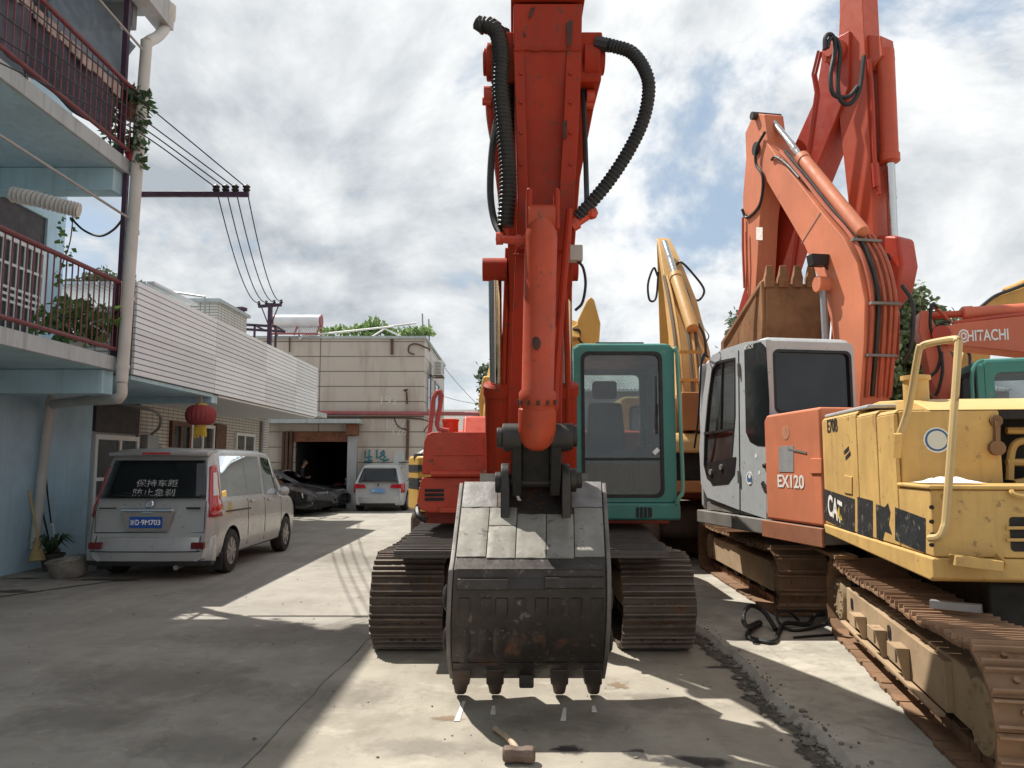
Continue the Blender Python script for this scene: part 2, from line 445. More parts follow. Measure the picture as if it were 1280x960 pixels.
# crumbling edge of the raised concrete: loose stones
M_rub = paint('rubble', (.17, .155, .13), .95, .4, 9, bmp=.4)
M_chunk = paint('broken_concrete', (.20, .185, .155), .95, .35, 9, bmp=.5)
m = MB()
for i in range(60):
    y = random.uniform(3.6, 9); x = edge(y)+random.gauss(-.06, .04); r = random.uniform(.012, .032)
    m.sphere((x, y, .012+r*.25), r, 6, (random.uniform(.8, 1.6), random.uniform(.7, 1.4), random.uniform(.4, .7)))
tag(m.build('broken_concrete', M_chunk, smooth=False), kind='stuff')
m = MB()
for i in range(420):
    y = random.choice((random.uniform(3.9, 8), random.uniform(3.9, 6)))
    x = edge(y)+random.gauss(-.05, .06); r = abs(random.gauss(.004, .005))+.003
    if random.random() < .06: r *= 1.7
    z = .008 if x < edge(y) else .056
    c = V((x, y, z+r*.4))
    m.sphere(c, r, 5, (random.uniform(.7, 1.4), random.uniform(.7, 1.4), random.uniform(.5, .9)))
tag(m.build('rubble', M_rub, smooth=False), kind='stuff')

m = MB()
for i in range(380):
    y = random.uniform(3.8, 13); x = random.uniform(-.62, .62)*y
    if x > 1.6: continue
    r = abs(random.gauss(.0025, .0025))+.0022
    m.sphere((x, y, .006+r*.4), r, 5, (random.uniform(.8, 1.8), random.uniform(.8, 1.6), .6))
tag(m.build('grit', M_rub, smooth=False), kind='stuff')

# ================================================================ leaves
M_leaf = {}
def leafmat(name, c):
    if name in M_leaf: return M_leaf[name]
    m, nt, b = new_mat(name); L = nt.links
    oc = coords(nt)
    k = mixc(nt, ramp(nt, noi(nt, oc, 5, 3), .3, .7), c4(c, .6), c4(c, 1.5))
    L.new(k, b.inputs['Base Color']); b.inputs['Roughness'].default_value = .6
    tr = nd(nt, 'ShaderNodeBsdfTranslucent'); L.new(k, tr.inputs[0])
    mx = nd(nt, 'ShaderNodeMixShader'); mx.inputs[0].default_value = .3
    L.new(b.outputs[0], mx.inputs[1]); L.new(tr.outputs[0], mx.inputs[2]); L.new(mx.outputs[0], nt.nodes['Material Output'].inputs[0])
    M_leaf[name] = m; return m
def leaves(m, c, rad3, n, size, rng, long=1.6):
    """n small bent leaves spread through an ellipsoid"""
    for _ in range(n):
        while True:
            d = V((rng.uniform(-1, 1), rng.uniform(-1, 1), rng.uniform(-1, 1)))
            if .25 < d.length < 1: break
        p = V(c)+V((d.x*rad3[0], d.y*rad3[1], d.z*rad3[2]))
        a = V((rng.gauss(0, 1), rng.gauss(0, 1), rng.gauss(-.3, .8))).normalized(); b_ = a.orthogonal().normalized()
        b_ = Matrix.Rotation(rng.uniform(0, 6.28), 3, a) @ b_; s = size*rng.uniform(.6, 1.35)
        k = a.cross(b_)*s*.18
        A, B, C, D = m.v(p), m.v(p+a*s*long*.5+b_*s*.5+k), m.v(p+a*s*long), m.v(p+a*s*long*.5-b_*s*.5+k)
        m.f([A, B, C]); m.f([A, C, D])
M_bark = paint('bark', (.09, .07, .05), .9, .3, 10, bmp=.5, bs=30)
def tree(label, base, h, crown, lc, seed, n=90, nl=60, ls=.22, group='trees behind the machines', name='leafy_tree'):
    """crown = list of (centre offset, radii)"""
    rng = random.Random(seed)
    t = thing(name, label, 'tree', base, 0, group)
    m = MB(); B = V(base)
    m.tube(cr([B, B+V((.1, 0, h*.3)), B+V((-.1, .1, h*.62))], 5), [.2-.1*i/10 for i in range(11)], 8)
    f = MB()
    for (c, r3) in crown:
        C = B+V(c)
        for k in range(4):
            e = C+V((rng.uniform(-.7, .7)*r3[0], rng.uniform(-.7, .7)*r3[1], rng.uniform(-.5, .8)*r3[2]))
            s_ = B+V((0, 0, h*rng.uniform(.3, .6)))
            m.tube(cr([s_, (s_+e)/2+V((0, 0, -.2)), e], 4), [.07, .065, .06, .05, .045, .035, .03, .02, .012], 5)
        for k in range(n):
            while True:
                d = V((rng.uniform(-1, 1), rng.uniform(-1, 1), rng.uniform(-1, 1)))
                if .3 < d.length < 1: break
            q = C+V((d.x*r3[0], d.y*r3[1], d.z*r3[2])); rr = rng.uniform(.22, .5)
            leaves(f, q, (rr, rr, rr*.7), int(nl*.75), ls, rng)
    m.build('trunk', M_bark, t)
    f.build('crown', lc, t, smooth=False)
    return t
# ================================================================ the blue house on the left
M_blue = paint('blue_render', (.42, .60, .67), .85, .08, 1.2, dirt=.28, dcol=(.20, .25, .27), streak=.4, bmp=.15, bs=30)
M_bluew = paint('blue_wall', (.44, .63, .76), .85, .14, .8, dirt=.4, dcol=(.30, .40, .46), streak=.45, bmp=.15, bs=30)
M_slab = paint('pale_render', (.42, .46, .47), .85, .1, 2, streak=.5, bmp=.15)
M_maroon = paint('maroon_paint', (.16, .038, .045), .5, .15, 8, chip=.3, ccol=(.12, .09, .08))
M_purple = paint('dark_purple_steel', (.055, .03, .055), .5, .2, 8)
M_pvc = paint('old_plastic_pipe', (.55, .53, .49), .55, .08, 3, dirt=.25, dcol=(.33, .30, .25))
M_white = paint('white_frame', (.70, .71, .70), .5, .06, 3, dirt=.2, dcol=(.45, .44, .4))
M_black = paint('black_rubber', (.018, .018, .019), .55, .2, 9)
M_wire = paint('black_wire', (.02, .02, .022), .6, .1, 9, bmp=0)
M_grille = paint('grey_steel', (.30, .31, .32), .45, .1, 6, metal=.4)
M_woodd = paint('dark_wood', (.10, .055, .035), .6, .2, 5)
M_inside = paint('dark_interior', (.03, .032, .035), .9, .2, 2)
G_dark = glass('dark_glass', (.12, .15, .16), .25)
G_win = glass('pale_window', (.45, .52, .52), .35)
WX, FX = -7.4, -5.3
hb = thing('blue_house', 'pale blue house with two balconies, maroon railings and a white drain pipe', 'house', (WX, 8, 0))
m = MB(); m.box(-13, WX, -4, 12.4, 0, 8.3); m.box(-13, WX-.003, 12.403, 13.55, 0, 2.98); m.build('wall', M_bluew, hb)
m = MB(); m.box(WX, FX-.05, -4, 10.31, 2.875, 3.055); o = m.build('lower_balcony_slab', M_blue, hb, .012); MB().box(FX-.048, FX, -4, 10.35, 2.87, 3.06).build('slab_edge', M_slab, o, .01)
m = MB(); m.box(WX, FX-.05, -4, 10.31, 5.625, 5.815); o = m.build('upper_balcony_slab', M_blue, hb, .012); MB().box(FX-.048, FX, -4, 10.35, 5.62, 5.82).build('slab_edge', M_slab, o, .01)
for y, z in ((10.03, 2.55), (10.03, 5.3), (4.8, 2.55), (4.8, 5.3)): MB().box(WX, FX-.08, y, y+.27, z, z+.32).build('cross_beam', M_blue, hb, .01)
rf = MB(); rf.box(-13, -5.45, -4, 10.9, 8.303, 8.52); rf.build('roof', paint('roof_soffit', (.40, .43, .45), .8, .1, 2, streak=.3), hb, .01)
g_ = MB(); g_.prof([(-4, 8.22), (11.15, 8.22), (11.15, 8.62), (-4, 8.62)], -5.44, -5.18); g_.build('gutter', paint('gutter_grey', (.42, .43, .44), .6, .1, 3, streak=.3), hb, .01)
m = MB(); m.bar(V((-5.5, 10.6, 8.12)), V((-7.4, 10.6, 8.12)), .12, .36); m.bar(V((-5.6, 10.0, 8.15)), V((-5.6, 2, 8.15)), .10, .22); m.build('eave_beam', M_grille, hb)
pp = [PX(207, 26, -5.27), PX(206, 36, -5.27), PX(197, 46, -5.25), PX(184, 54, -5.22), PX(182, 70, -5.22), PX(167, 270, -5.2), PX(152, 478, -5.2)]
dp = MB(); dp.tube(pp[:1]+cr(pp[1:], 5), .078, 12)
a = PX(152, 478, -5.2); b_ = PX(62, 506, -7.27)
dp.tube(cr([a, a+V((0, .02, -.14)), a+V((-.06, .06, -.2)), a+V((-.2, .2, -.21)), a.lerp(b_, .6)+V((0, 0, -.07)), b_+V((.1, -.05, 0)), b_+V((0, 0, -.09)), PX(43, 686, -7.29)], 5), .07, 12)
for t in (.12, .32, .55, .75, .95):
    q = pp[4].lerp(pp[6], t); dp.cyl(q, q+V((0, 0, -.05)), .088, n=12)
dp.lathe(PX(207, 30, -5.27)+V((0, 0, -.02)), (0, 0, 1), [(.08, 0), (.14, .12), (.14, .32)], 10)
dp.build('drain_pipe', M_pvc, hb)

def railing(name, z0, y0, y1, top, bot, n, x=FX+.02):
    m = MB()
    m.tube([V((x, y0, z0+top)), V((x, y1, z0+top))], .032, 8)
    m.tube([V((x, y0, z0+bot)), V((x, y1, z0+bot))], .028, 8)
    for i in range(n+1):
        y = y0+(y1-y0)*i/n; m.tube([V((x, y, z0+bot)), V((x, y, z0+top))], .0095, 5)
    m.tube(cr([V((x, y1, z0+top)), V((x+.01, y1+.08, z0+top-.02)), V((x+.01, y1+.13, z0+top-.15)), V((x+.01, y1+.13, z0+bot))], 4), .032, 8)
    return m.build(name, M_maroon, hb)
railing('lower_railing', 3.06, 2.0, 10.15, 1.0, .09, 66)
railing('upper_railing', 5.82, 2.0, 10.2, 1.0, .10, 66)
m = MB(); m.bar(V((FX-.04, 10.28, 2.9)), V((FX-.04, 10.28, 5.62)), .06, .06); m.bar(V((FX-.1, 10.2, 5.8)), V((FX-.1, 10.2, 8.2)), .07, .07)
m.bar(V((FX-.02, 10.3, 3.06)), V((FX-.02, 10.3, 4.1)), .16, .16)
m.build('corner_post', M_purple, hb)
# barred security door and window on the lower balcony, plank windows above
def wall_panel(parent, x, y0, y1, z0, z1, name, frame, fill, bars=0, hb_=(), fw=.06, mull=()):
    f = MB(); f.box(x-.04, x+.05, y0, y0+fw, z0, z1); f.box(x-.04, x+.05, y1-fw, y1, z0, z1)
    f.box(x-.04, x+.05, y0+fw, y1-fw, z1-fw, z1); f.box(x-.04, x+.05, y0+fw, y1-fw, z0, z0+fw)
    for y in mull: f.box(x-.03, x+.044, y-fw*.45, y+fw*.45, z0+fw, z1-fw)
    for z in hb_: f.box(x-.03, x+.04, y0+fw, y1-fw, z-fw*.35, z+fw*.35)
    o = f.build(name, frame, parent, .004)
    if bars:
        b = MB()
        for i in range(1, bars): b.tube([V((x+.035, y0+(y1-y0)*i/bars, z0+.03)), V((x+.035, y0+(y1-y0)*i/bars, z1-.03))], .011, 6)
        b.build('bars', frame, o)
    p = MB(); p.box(x+.003, x+.012, y0+fw*.5, y1-fw*.5, z0+fw*.5, z1-fw*.5); p.build('pane', fill, o)
    return o
M_mesh = paint('dark_flyscreen', (.06, .055, .06), .7, .2, 4)
wall_panel(hb, WX, 10.35, 11.85, 3.07, 4.95, 'security_door', M_white, M_mesh, 9, (3.35, 4.0, 4.1, 4.2, 4.55))
wall_panel(hb, WX, 10.2, 11.9, 4.97, 5.55, 'transom_window', M_blue, M_mesh)
wall_panel(hb, WX, 5.5, 9.0, 3.9, 5.2, 'balcony_window', M_white, G_dark, mull=(6.7, 7.8))
wall_panel(hb, WX, 4.5, 11.2, 6.5, 8.0, 'upper_window', M_white, G_dark, mull=(6, 7.5, 9, 10.2))
wall_panel(hb, WX, 8.6, 10.9, .8, 2.75, 'ground_window', M_blue, M_mesh, mull=(9.7,))
# a shade net tied under the eave of the upper balcony
def cloth(fn, nu, nv, name, mat, parent=None, label=None, cat=None, loc=None, **kw):
    m = MB(); m.grid(fn, nu, nv)
    o = m.build(name, mat, parent, loc=loc, solid=.008, ang=80)
    if label: tag(o, label, cat, **kw)
    return o
def netm():
    m, nt, b = new_mat('shade_net_fabric'); L = nt.links
    oc = coords(nt)
    k = mixc(nt, ramp(nt, noi(nt, oc, 6, 6), .3, .7), (.10, .135, .17, 1), (.17, .21, .245, 1))
    L.new(k, b.inputs['Base Color']); b.inputs['Roughness'].default_value = .9
    tr = nd(nt, 'ShaderNodeBsdfTransparent'); mx = nd(nt, 'ShaderNodeMixShader')
    L.new(ramp(nt, noi(nt, coords(nt, (1, 40, 40)), 3, 2), .3, .7, .05, .3), mx.inputs[0])
    L.new(b.outputs[0], mx.inputs[1]); L.new(tr.outputs[0], mx.inputs[2]); L.new(mx.outputs[0], nt.nodes['Material Output'].inputs[0])
    return m
M_net = netm()
def netf(u, v):
    top = PX(82, -50, -5.75).lerp(PX(171, 58, -5.6), u)
    bot = PX(58, 40, -5.40).lerp(PX(152, 118, -5.40), u)
    p = top.lerp(bot, v); p.x -= .06*math.sin(PI*v)+.03*math.sin(u*9+v*4); p.y -= .10*math.sin(PI*v)*u
    return p
cloth(netf, 24, 16, 'shade_net', M_net, None, 'blue grey shade net hung under the eave of the upper balcony', 'shade net', (-5.6, 9, 7.5))
M_cl = [paint('quilt_'+n, c, .95, .3, 7, bmp=.3, bs=20) for n, c in (('grey', (.10, .10, .13)), ('mauve', (.06, .06, .08)), ('blue', (.06, .14, .22)))]
def hang(y0, y1, z0, z1, s, x=FX-.08):
    def fn(u, v):
        y = y0+(y1-y0)*u
        return V((x-.03*math.sin(u*13+s)-.02*math.sin(v*5+u*7), y, z0+(z1-z0)*v+.02*math.sin(u*8+s)))
    return fn
cloth(hang(8.1, 10.0, 5.95, 6.72, 1), 30, 8, 'quilt', M_cl[1], None, 'faded mauve quilt hanging inside the upper balcony railing', 'quilt', (FX-.1, 9, 6.7))
cloth(hang(6.9, 8.05, 5.98, 6.7, 4), 20, 8, 'quilt', M_cl[0], None, 'grey patterned quilt beside the mauve one behind the upper railing', 'quilt', (FX-.1, 7.4, 6.7))
cloth(hang(6.2, 6.85, 5.98, 6.75, 2), 14, 8, 'blanket', M_cl[2], None, 'teal blue cloth hanging behind the upper railing at the photo edge', 'cloth', (FX-.1, 6.5, 6.7))
m = MB()
for i in range(16): m.box(FX-.05, FX-.03, 6.2+i*.24, 6.2+i*.24+.2, 6.60+.02*math.sin(i*2), 6.74+.02*math.sin(i*3.1))
tag(m.build('batten_strip', paint('bleached_wood', (.42, .36, .32), .8, .3, 6), loc=(FX-.04, 8, 6.7)), 'row of bleached wooden battens tied along the top of the upper railing', 'batten')
cloth(lambda u, v: V((FX+.06-.02*math.sin(u*6), 10.12+.22*u, 4.07-.42*v-.05*u)), 6, 6, 'towel', paint('pink_cloth', (.42, .34, .34), .95, .15, 9), None, 'pale pink cloth draped over the corner of the lower railing', 'towel', (FX, 10.2, 4))
# clothes poles
M_pole = paint('bamboo_grey', (.34, .33, .31), .6, .1, 5)
for a, b_, lab in ((PX(-30, 150, -5.1), PX(160, 272, -5.22), 'long grey laundry pole below the upper balcony slab'),
                   (PX(120, -5, -5.15), PX(178, 62, -5.2), 'short pale laundry pole under the roof eave')):
    m = MB(); m.tube([a, b_], .017, 8); tag(m.build('laundry_pole', M_pole, loc=a), lab, 'pole', 'laundry poles of the blue house')
# corrugated hose under upper slab
hp = [P(15, 243, 9.4), P(45, 249, 9.4), P(75, 257, 9.45), P(99, 263, 9.5)]
pts = cr(hp, 16); m = MB(); m.tube(pts, [.085+.022*math.sin(i*2.1) for i in range(len(pts))], 12)
tag(m.build('vent_hose', paint('pale_hose', (.60, .58, .55), .6, .1, 6), loc=hp[0]), 'corrugated pale vent hose hung under the upper balcony slab', 'hose')
m = MB(); m.tube(cr([P(88, 272, 10.3), P(105, 288, 10.3), P(125, 295, 10.3), P(142, 287, 10.3), P(154, 273, 10.3)], 5), .016, 6)
tag(m.build('black_strap', M_black, loc=P(120, 295, 10.3)), 'black strap sagging between the hose and the corner post', 'strap')

# potted plants
LG1 = leafmat('leaf_dull_green', (.05, .10, .04)); LG2 = leafmat('leaf_fresh_green', (.10, .19, .045)); LG3 = leafmat('leaf_grey_green', (.07, .10, .06))
M_clay = paint('clay_pot', (.22, .10, .06), .8, .2, 6)
def potplant(label, c, r, h, spread, n, ls, lm, seed, potm=M_clay, group='potted plants at the blue house', droop=0):
    rng = random.Random(seed); c = V(c)
    t = thing('potted_plant', label, 'plant', c, 0, group)
    m = MB(); m.lathe(c, (0, 0, 1), [(r*.7, 0), (r, h), (r*1.08, h), (r*1.08, h*.88), (r*.9, h*.86)], 14); m.build('pot', potm, t)
    f = MB(); leaves(f, c+V((0, 0, h+spread[2]*.6)), spread, n, ls, rng, 2.0)
    if droop:
        for k in range(droop):
            x = c+V((rng.uniform(-1, 1)*spread[0], rng.uniform(-1, 1)*spread[1], h))
            for q in range(9): leaves(f, x+V((0, 0, -.11*q)), (.07, .07, .06), 4, ls, rng)
    for k in range(5): f.tube([c+V((0, 0, h*.8)), c+V((rng.uniform(-.7, .7)*spread[0], rng.uniform(-.7, .7)*spread[1], h+spread[2]))], .008, 4)
    f.build('leaves', lm, t, smooth=False); return t
potplant('orange pot with dark trailing leaves on the upper balcony rail end', PX(165, 150, -5.35), .13, .2, (.25, .25, .16), 240, .07, LG1, 3, droop=7)
potplant('small red pot on a shelf at the end of the upper balcony', PX(164, 202, -5.3), .09, .13, (.12, .12, .22), 70, .06, LG1, 4, paint('red_pot', (.35, .03, .03), .5))
potplant('white trough with leafy shrub behind the lower railing corner', V((-5.75, 10.0, 3.065)), .15, .22, (.5, .35, .35), 420, .07, LG2, 6, M_pvc)
potplant('spiky green plant in a dark pot at the foot of the drain pipe', V((-7.0, 11.9, .013)), .17, .26, (.3, .28, .2), 0, .1, LG1, 7, paint('dark_pot', (.07, .06, .055), .8))
sp = [o for o in bpy.data.objects if o.get('label', '').startswith('spiky')][0]
f = MB(); rng = random.Random(5)
for k in range(46):
    a = rng.uniform(0, 6.28); c = V((-7.0, 11.9, .25)); d = V((math.cos(a), math.sin(a), 0)); l = rng.uniform(.25, .42); n_ = d.cross(V((0, 0, 1)))*.016
    p1 = c+d*l*.45+V((0, 0, l*.75)); p2 = c+d*l+V((0, 0, l*rng.uniform(.2, .8)))
    A, B, C, D, E = f.v(c-n_*.6), f.v(c+n_*.6), f.v(p1+n_), f.v(p1-n_), f.v(p2)
    f.f([A, B, C, D]); f.f([D, C, E])
f.build('blades', LG1, sp, smooth=False)
# trailing vine off the hose
rng = random.Random(9); f = MB()
t = thing('trailing_vine', 'thin vine with pale leaves hanging from the vent hose', 'plant', P(85, 290, 10.3))
f.tube(cr([P(92, 262, 10.3), P(88, 300, 10.3), P(80, 325, 10.3), P(73, 345, 10.3)], 5), .008, 4); f.build('stem', M_bark, t)
f = MB()
for (x, y) in ((98, 262), (92, 285), (80, 292), (79, 305), (88, 314), (76, 320), (83, 332), (72, 342), (70, 350), (95, 270), (78, 275)):
    leaves(f, P(x, y, 10.3), (.05, .05, .05), 4, .075, rng, 1.1)
f.build('leaves', LG2, t, smooth=False)

# bracket with insulators, wires, far pole
br = thing('line_bracket', 'dark steel arm with four insulators projecting from the drain pipe corner', 'bracket', P(175, 243, 10.5))
m = MB(); A = P(166, 243, 10.5); B = P(311, 243, 10.5); B.z = A.z; m.bar(A, B, .055, .07); m.build('arm', M_purple, br, .004)
ins = [P(x, 239, 10.5) for x in (270, 282, 294, 308)]
for q in ins:
    m = MB(); m.lathe(V((q.x, q.y, A.z+.035)), (0, 0, 1), [(.03, 0), (.055, .03), (.04, .05), (.055, .08), (.02, .11)], 10); m.build('insulator', M_black, br)
pl = thing('power_pole', 'dark steel utility pole with a short crossarm behind the clad shop front', 'pole', V((P(338, 430, 24).x, 24, 0)))
q = P(338, 383, 24); m = MB(); m.bar(V((q.x, 24, 0)), V((q.x, 24, q.z+.1)), .12, .12); m.build('post', M_purple, pl)
m = MB(); c0 = P(323, 383, 24); c1 = P(352, 381, 24); m.bar(c0, c1, .08, .09); m.bar(V((q.x, 24, q.z-.7)), c0.lerp(c1, .12), .03, .03); m.bar(V((q.x, 24, q.z-.7)), c0.lerp(c1, .88), .03, .03); m.build('crossarm', M_purple, pl)
ends = [c0.lerp(c1, t) for t in (.02, .34, .68, .98)]
for e in ends:
    m = MB(); m.lathe(e, (0, 0, 1), [(.03, .03), (.06, .08), (.03, .12), (.05, .16)], 8); m.build('insulator', M_black, pl)
starts = [PX(-60, y, -4.9) for y in (50, 10, -28, -70)]
mids = [P(160, y, 9.4) for y in (157, 147, 135, 112)]
WL = ['lowest', 'second lowest', 'second highest', 'highest']
for i in range(4):
    m = MB(); q = ins[i]+V((0, 0, .05)); e = ends[i]+V((0, 0, .12))
    m.tube(cr([starts[i], mids[i], q], 8), .009, 5)
    pts = []
    for k in range(17):
        t = k/16; p = q.lerp(e, t); p.z -= .9*(4*t*(1-t))*.5; pts.append(p)
    m.tube(pts, [.009+.006*k/16 for k in range(17)], 5)
    tag(m.build('power_line', M_wire, loc=q), WL[i]+' of the four black wires crossing the drain pipe to the bracket', 'wire', 'overhead wires')

# tools against the wall
M_bam = paint('bamboo', (.42, .33, .19), .7, .15, 6)
t = thing('straw_broom', 'broom with bamboo handle leaning on the drain pipe', 'broom', PX(52, 690, -7.1))
m = MB(); m.tube([PX(36, 612, -7.25), PX(48, 676, -7.08)], .02, 8); m.build('handle', M_bam, t)
m = MB(); m.lathe(PX(47, 672, -7.1), V((.1, -.1, -1)), [(.03, 0), (.05, .1), (.11, .28), (.12, .34)], 10); m.build('head', paint('straw', (.36, .27, .12), .9, .2, 30, bmp=.5, bs=90), t)
t = thing('floor_mop', 'dark handled mop leaning against the blue wall', 'mop', PX(66, 690, -7.2))
m = MB(); m.tube([PX(50, 625, -7.37), PX(64, 688, -7.15)], .014, 8); m.build('handle', M_black, t)
m = MB(); rng = random.Random(2)
for k in range(24): m.tube(cr([PX(64, 684, -7.15), PX(64, 690, -7.15)+V((rng.uniform(-.1, .1), rng.uniform(-.1, .1), .02)), PX(64, 696, -7.15)+V((rng.uniform(-.16, .16), rng.uniform(-.16, .16), 0))], 3), .012, 4)
m.build('head', paint('mop_strings', (.16, .15, .14), .95), t)
t = thing('garden_hose', 'dark thin hose with pale spout hung on the blue wall', 'hose', PX(70, 690, -7.3))
m = MB(); m.tube(cr([PX(57, 535, -7.35), PX(58, 600, -7.35), PX(64, 655, -7.34)], 5), .012, 6); m.build('tube', M_black, t)
m = MB(); m.tube(cr([PX(63, 657, -7.33), PX(66, 656, -7.3), PX(68, 675, -7.25), PX(69, 695, -7.2)], 5), .02, 6); m.build('spout', M_white, t)
c = V((-6.35, 11.25, .013))
t = thing('wash_tub', 'grey dented washtub with mud streaks tilted beside the parked van', 'tub', c)
m = MB(); m.lathe(c, V((-.14, -.1, 1)), [(.20, 0), (.23, .04), (.265, .24), (.285, .25), (.285, .27), (.25, .265), (.22, .08), (.05, .07)], 26)
m.build('basin', paint('muddy_tub', (.27, .25, .22), .8, .15, 4, dirt=.9, dcol=(.05, .045, .04)), t)
m = MB(); m.sphere(c+V((.02, 0, .24)), .2, 10, (1, 1, .3)); m.build('rag', paint('rag', (.33, .32, .28), .95, .3, 10, bmp=.5, bs=15), t)

# ================================================================ shop with the clad fascia
M_clad = paint('white_cladding', (.76, .80, .84), .45, .05, .7, dirt=.12, dcol=(.45, .45, .44), bmp=.02)
M_clad2 = paint('white_cladding_b', (.68, .715, .75), .5, .05, .7, dirt=.15, dcol=(.45, .45, .44), bmp=.02)
def tile_mat(name, c, mort, w, h, off=.0, bmp=.25, axis='Y', dirt=.35, dcol=(.22, .19, .15), mw=.012):
    m, nt, b = new_mat(name); L = nt.links
    tc = nt.nodes.new('ShaderNodeTexCoord'); sp = nt.nodes.new('ShaderNodeSeparateXYZ'); L.new(tc.outputs['Object'], sp.inputs[0])
    ad = nt.nodes.new('ShaderNodeMath'); ad.operation = 'ADD'; L.new(sp.outputs[0], ad.inputs[0]); L.new(sp.outputs[1], ad.inputs[1])
    cb = nt.nodes.new('ShaderNodeCombineXYZ'); L.new(ad.outputs[0], cb.inputs[0]); L.new(sp.outputs[2], cb.inputs[1])
    br_ = nt.nodes.new('ShaderNodeTexBrick'); L.new(cb.outputs[0], br_.inputs[0]); br_.offset = off
    br_.inputs['Color1'].default_value = c4(c); br_.inputs['Color2'].default_value = c4(c, .9); br_.inputs['Mortar'].default_value = c4(mort)
    br_.inputs['Scale'].default_value = 1; br_.inputs['Mortar Size'].default_value = mw; br_.inputs['Brick Width'].default_value = w; br_.inputs['Row Height'].default_value = h
    oc = coords(nt)
    k = mixc(nt, ramp(nt, noi(nt, coords(nt, (2.2, 2.2, .35)), .9, 7, .65), .48, .78, 0, dirt), br_.outputs['Color'], c4(dcol))
    k = mixc(nt, ramp(nt, noi(nt, oc, .45, 6), .4, .7, 0, .25), k, c4(c, .7))
    L.new(k, b.inputs['Base Color']); b.inputs['Roughness'].default_value = .5
    bump(nt, b, br_.outputs['Fac'], -bmp, .01)
    return m
M_tile = tile_mat('white_wall_tiles', (.60, .58, .54), (.20, .18, .16), .24, .075)
sh = thing('clad_shop', 'single storey shop with white ribbed cladding fascia and tiled wall', 'shop', (-7.4, 17, 0))
m = MB(); m.box(-13, WX-.002, 15.25, 23.4, 0, 2.98); m.build('wall', M_tile, sh)
m = MB(); m.box(-13, -5.62, 12.42, 23.3, 2.985, 3.12); m.box(WX, -5.62, 10.4, 12.415, 2.985, 3.12); m.build('roof', M_slab, sh)
m = MB(); H0, H1, NS = 2.86, 4.19, 16; hh = (H1-H0)/NS
cuts = [10.58, 13.5, 16.3, 18.6, 20.65]; rng = random.Random(3)
m2 = MB()
for j in range(4):
    for i in range(NS):
        z = H0+i*hh; q = (m if (j+i//8) % 2 else m2)
        d = rng.uniform(-.003, .003)
        q.prof([(cuts[j]+.004, z+.006), (cuts[j+1]-.004, z+.006), (cuts[j+1]-.004, z+hh-.007), (cuts[j]+.004, z+hh-.007)], -5.29, -5.25+d)
fo = m.build('fascia_cladding', M_clad, sh, .004)
m2.build('older_strip', M_clad2, fo, .004)
m = MB(); m.box(-5.6, -5.292, 10.585, 20.64, H0+.01, H1-.005); m.build('fascia_back', M_grille, sh)
m = MB(); m.box(-7.39, -5.3, 10.62, 13.55, 2.80, 2.855); m.build('soffit', M_blue, sh)
m = MB(); m.box(-7.39, -5.3, 13.83, 20.6, 2.82, 2.855); m.build('soffit', M_clad2, sh)
m = MB(); m.prof([(13.553, 2.70), (13.827, 2.70), (13.827, 2.856), (13.553, 2.856)], -7.39, -5.32); m.build('beam', M_blue, sh, .01)
wall_panel(sh, WX, 13.6, 15.2, .05, 2.15, 'glazed_door', M_white, G_win, hb_=(.85, 1.35), mull=(14.5,), fw=.09)
m = MB(); m.box(WX-.05, WX+.03, 13.6, 15.2, 2.2, 2.8); m.build('transom_panel', M_mesh, sh)
m = MB(); m.box(WX-.2, WX-.06, 13.56, 15.24, .0, 2.98); m.build('door_backing', M_slab, sh)
M_bwood = paint('brown_wood', (.12, .05, .028), .5, .15, 5)
wall_panel(sh, WX+.02, 16.6, 17.6, .05, 2.55, 'wooden_door', M_bwood, G_win, hb_=(1.9,), mull=(17.1,), fw=.10)
wall_panel(sh, WX+.02, 17.62, 19.0, .05, 2.55, 'wooden_door', M_white, G_win, hb_=(1.9,), mull=(18.3,), fw=.08)
m = MB(); m.box(WX, WX+.08, 19.05, 19.75, .05, 2.6); m.build('shutter', M_bwood, sh, .01)
wall_panel(sh, WX+.02, 20.5, 22.0, .9, 2.45, 'tall_window', M_white, G_win, hb_=(1.75,), mull=(21.2,), fw=.08)
m = MB(); m.box(WX, WX+.14, 15.35, 15.85, 1.55, 2.2); m.build('meter_box', M_grille, sh, .01)
m = MB(); m.tube(cr([V((WX+.05, 13.9, 2.75)), V((WX+.6, 14.6, 2.62)), V((WX+.3, 15.5, 2.4)), V((WX+.08, 15.6, 2.2))], 5), .03, 7); m.build('conduit', M_grille, sh)
m = MB(); m.tube([V((WX+.06, 22.6, 0)), V((WX+.06, 22.6, 2.85))], .05, 8); m.build('conduit', M_grille, sh)
text('number_plate', '182', M_black, sh, V((WX+.01, 16.05, 1.95)), (0, 1, 0), (0, 0, 1), .10)
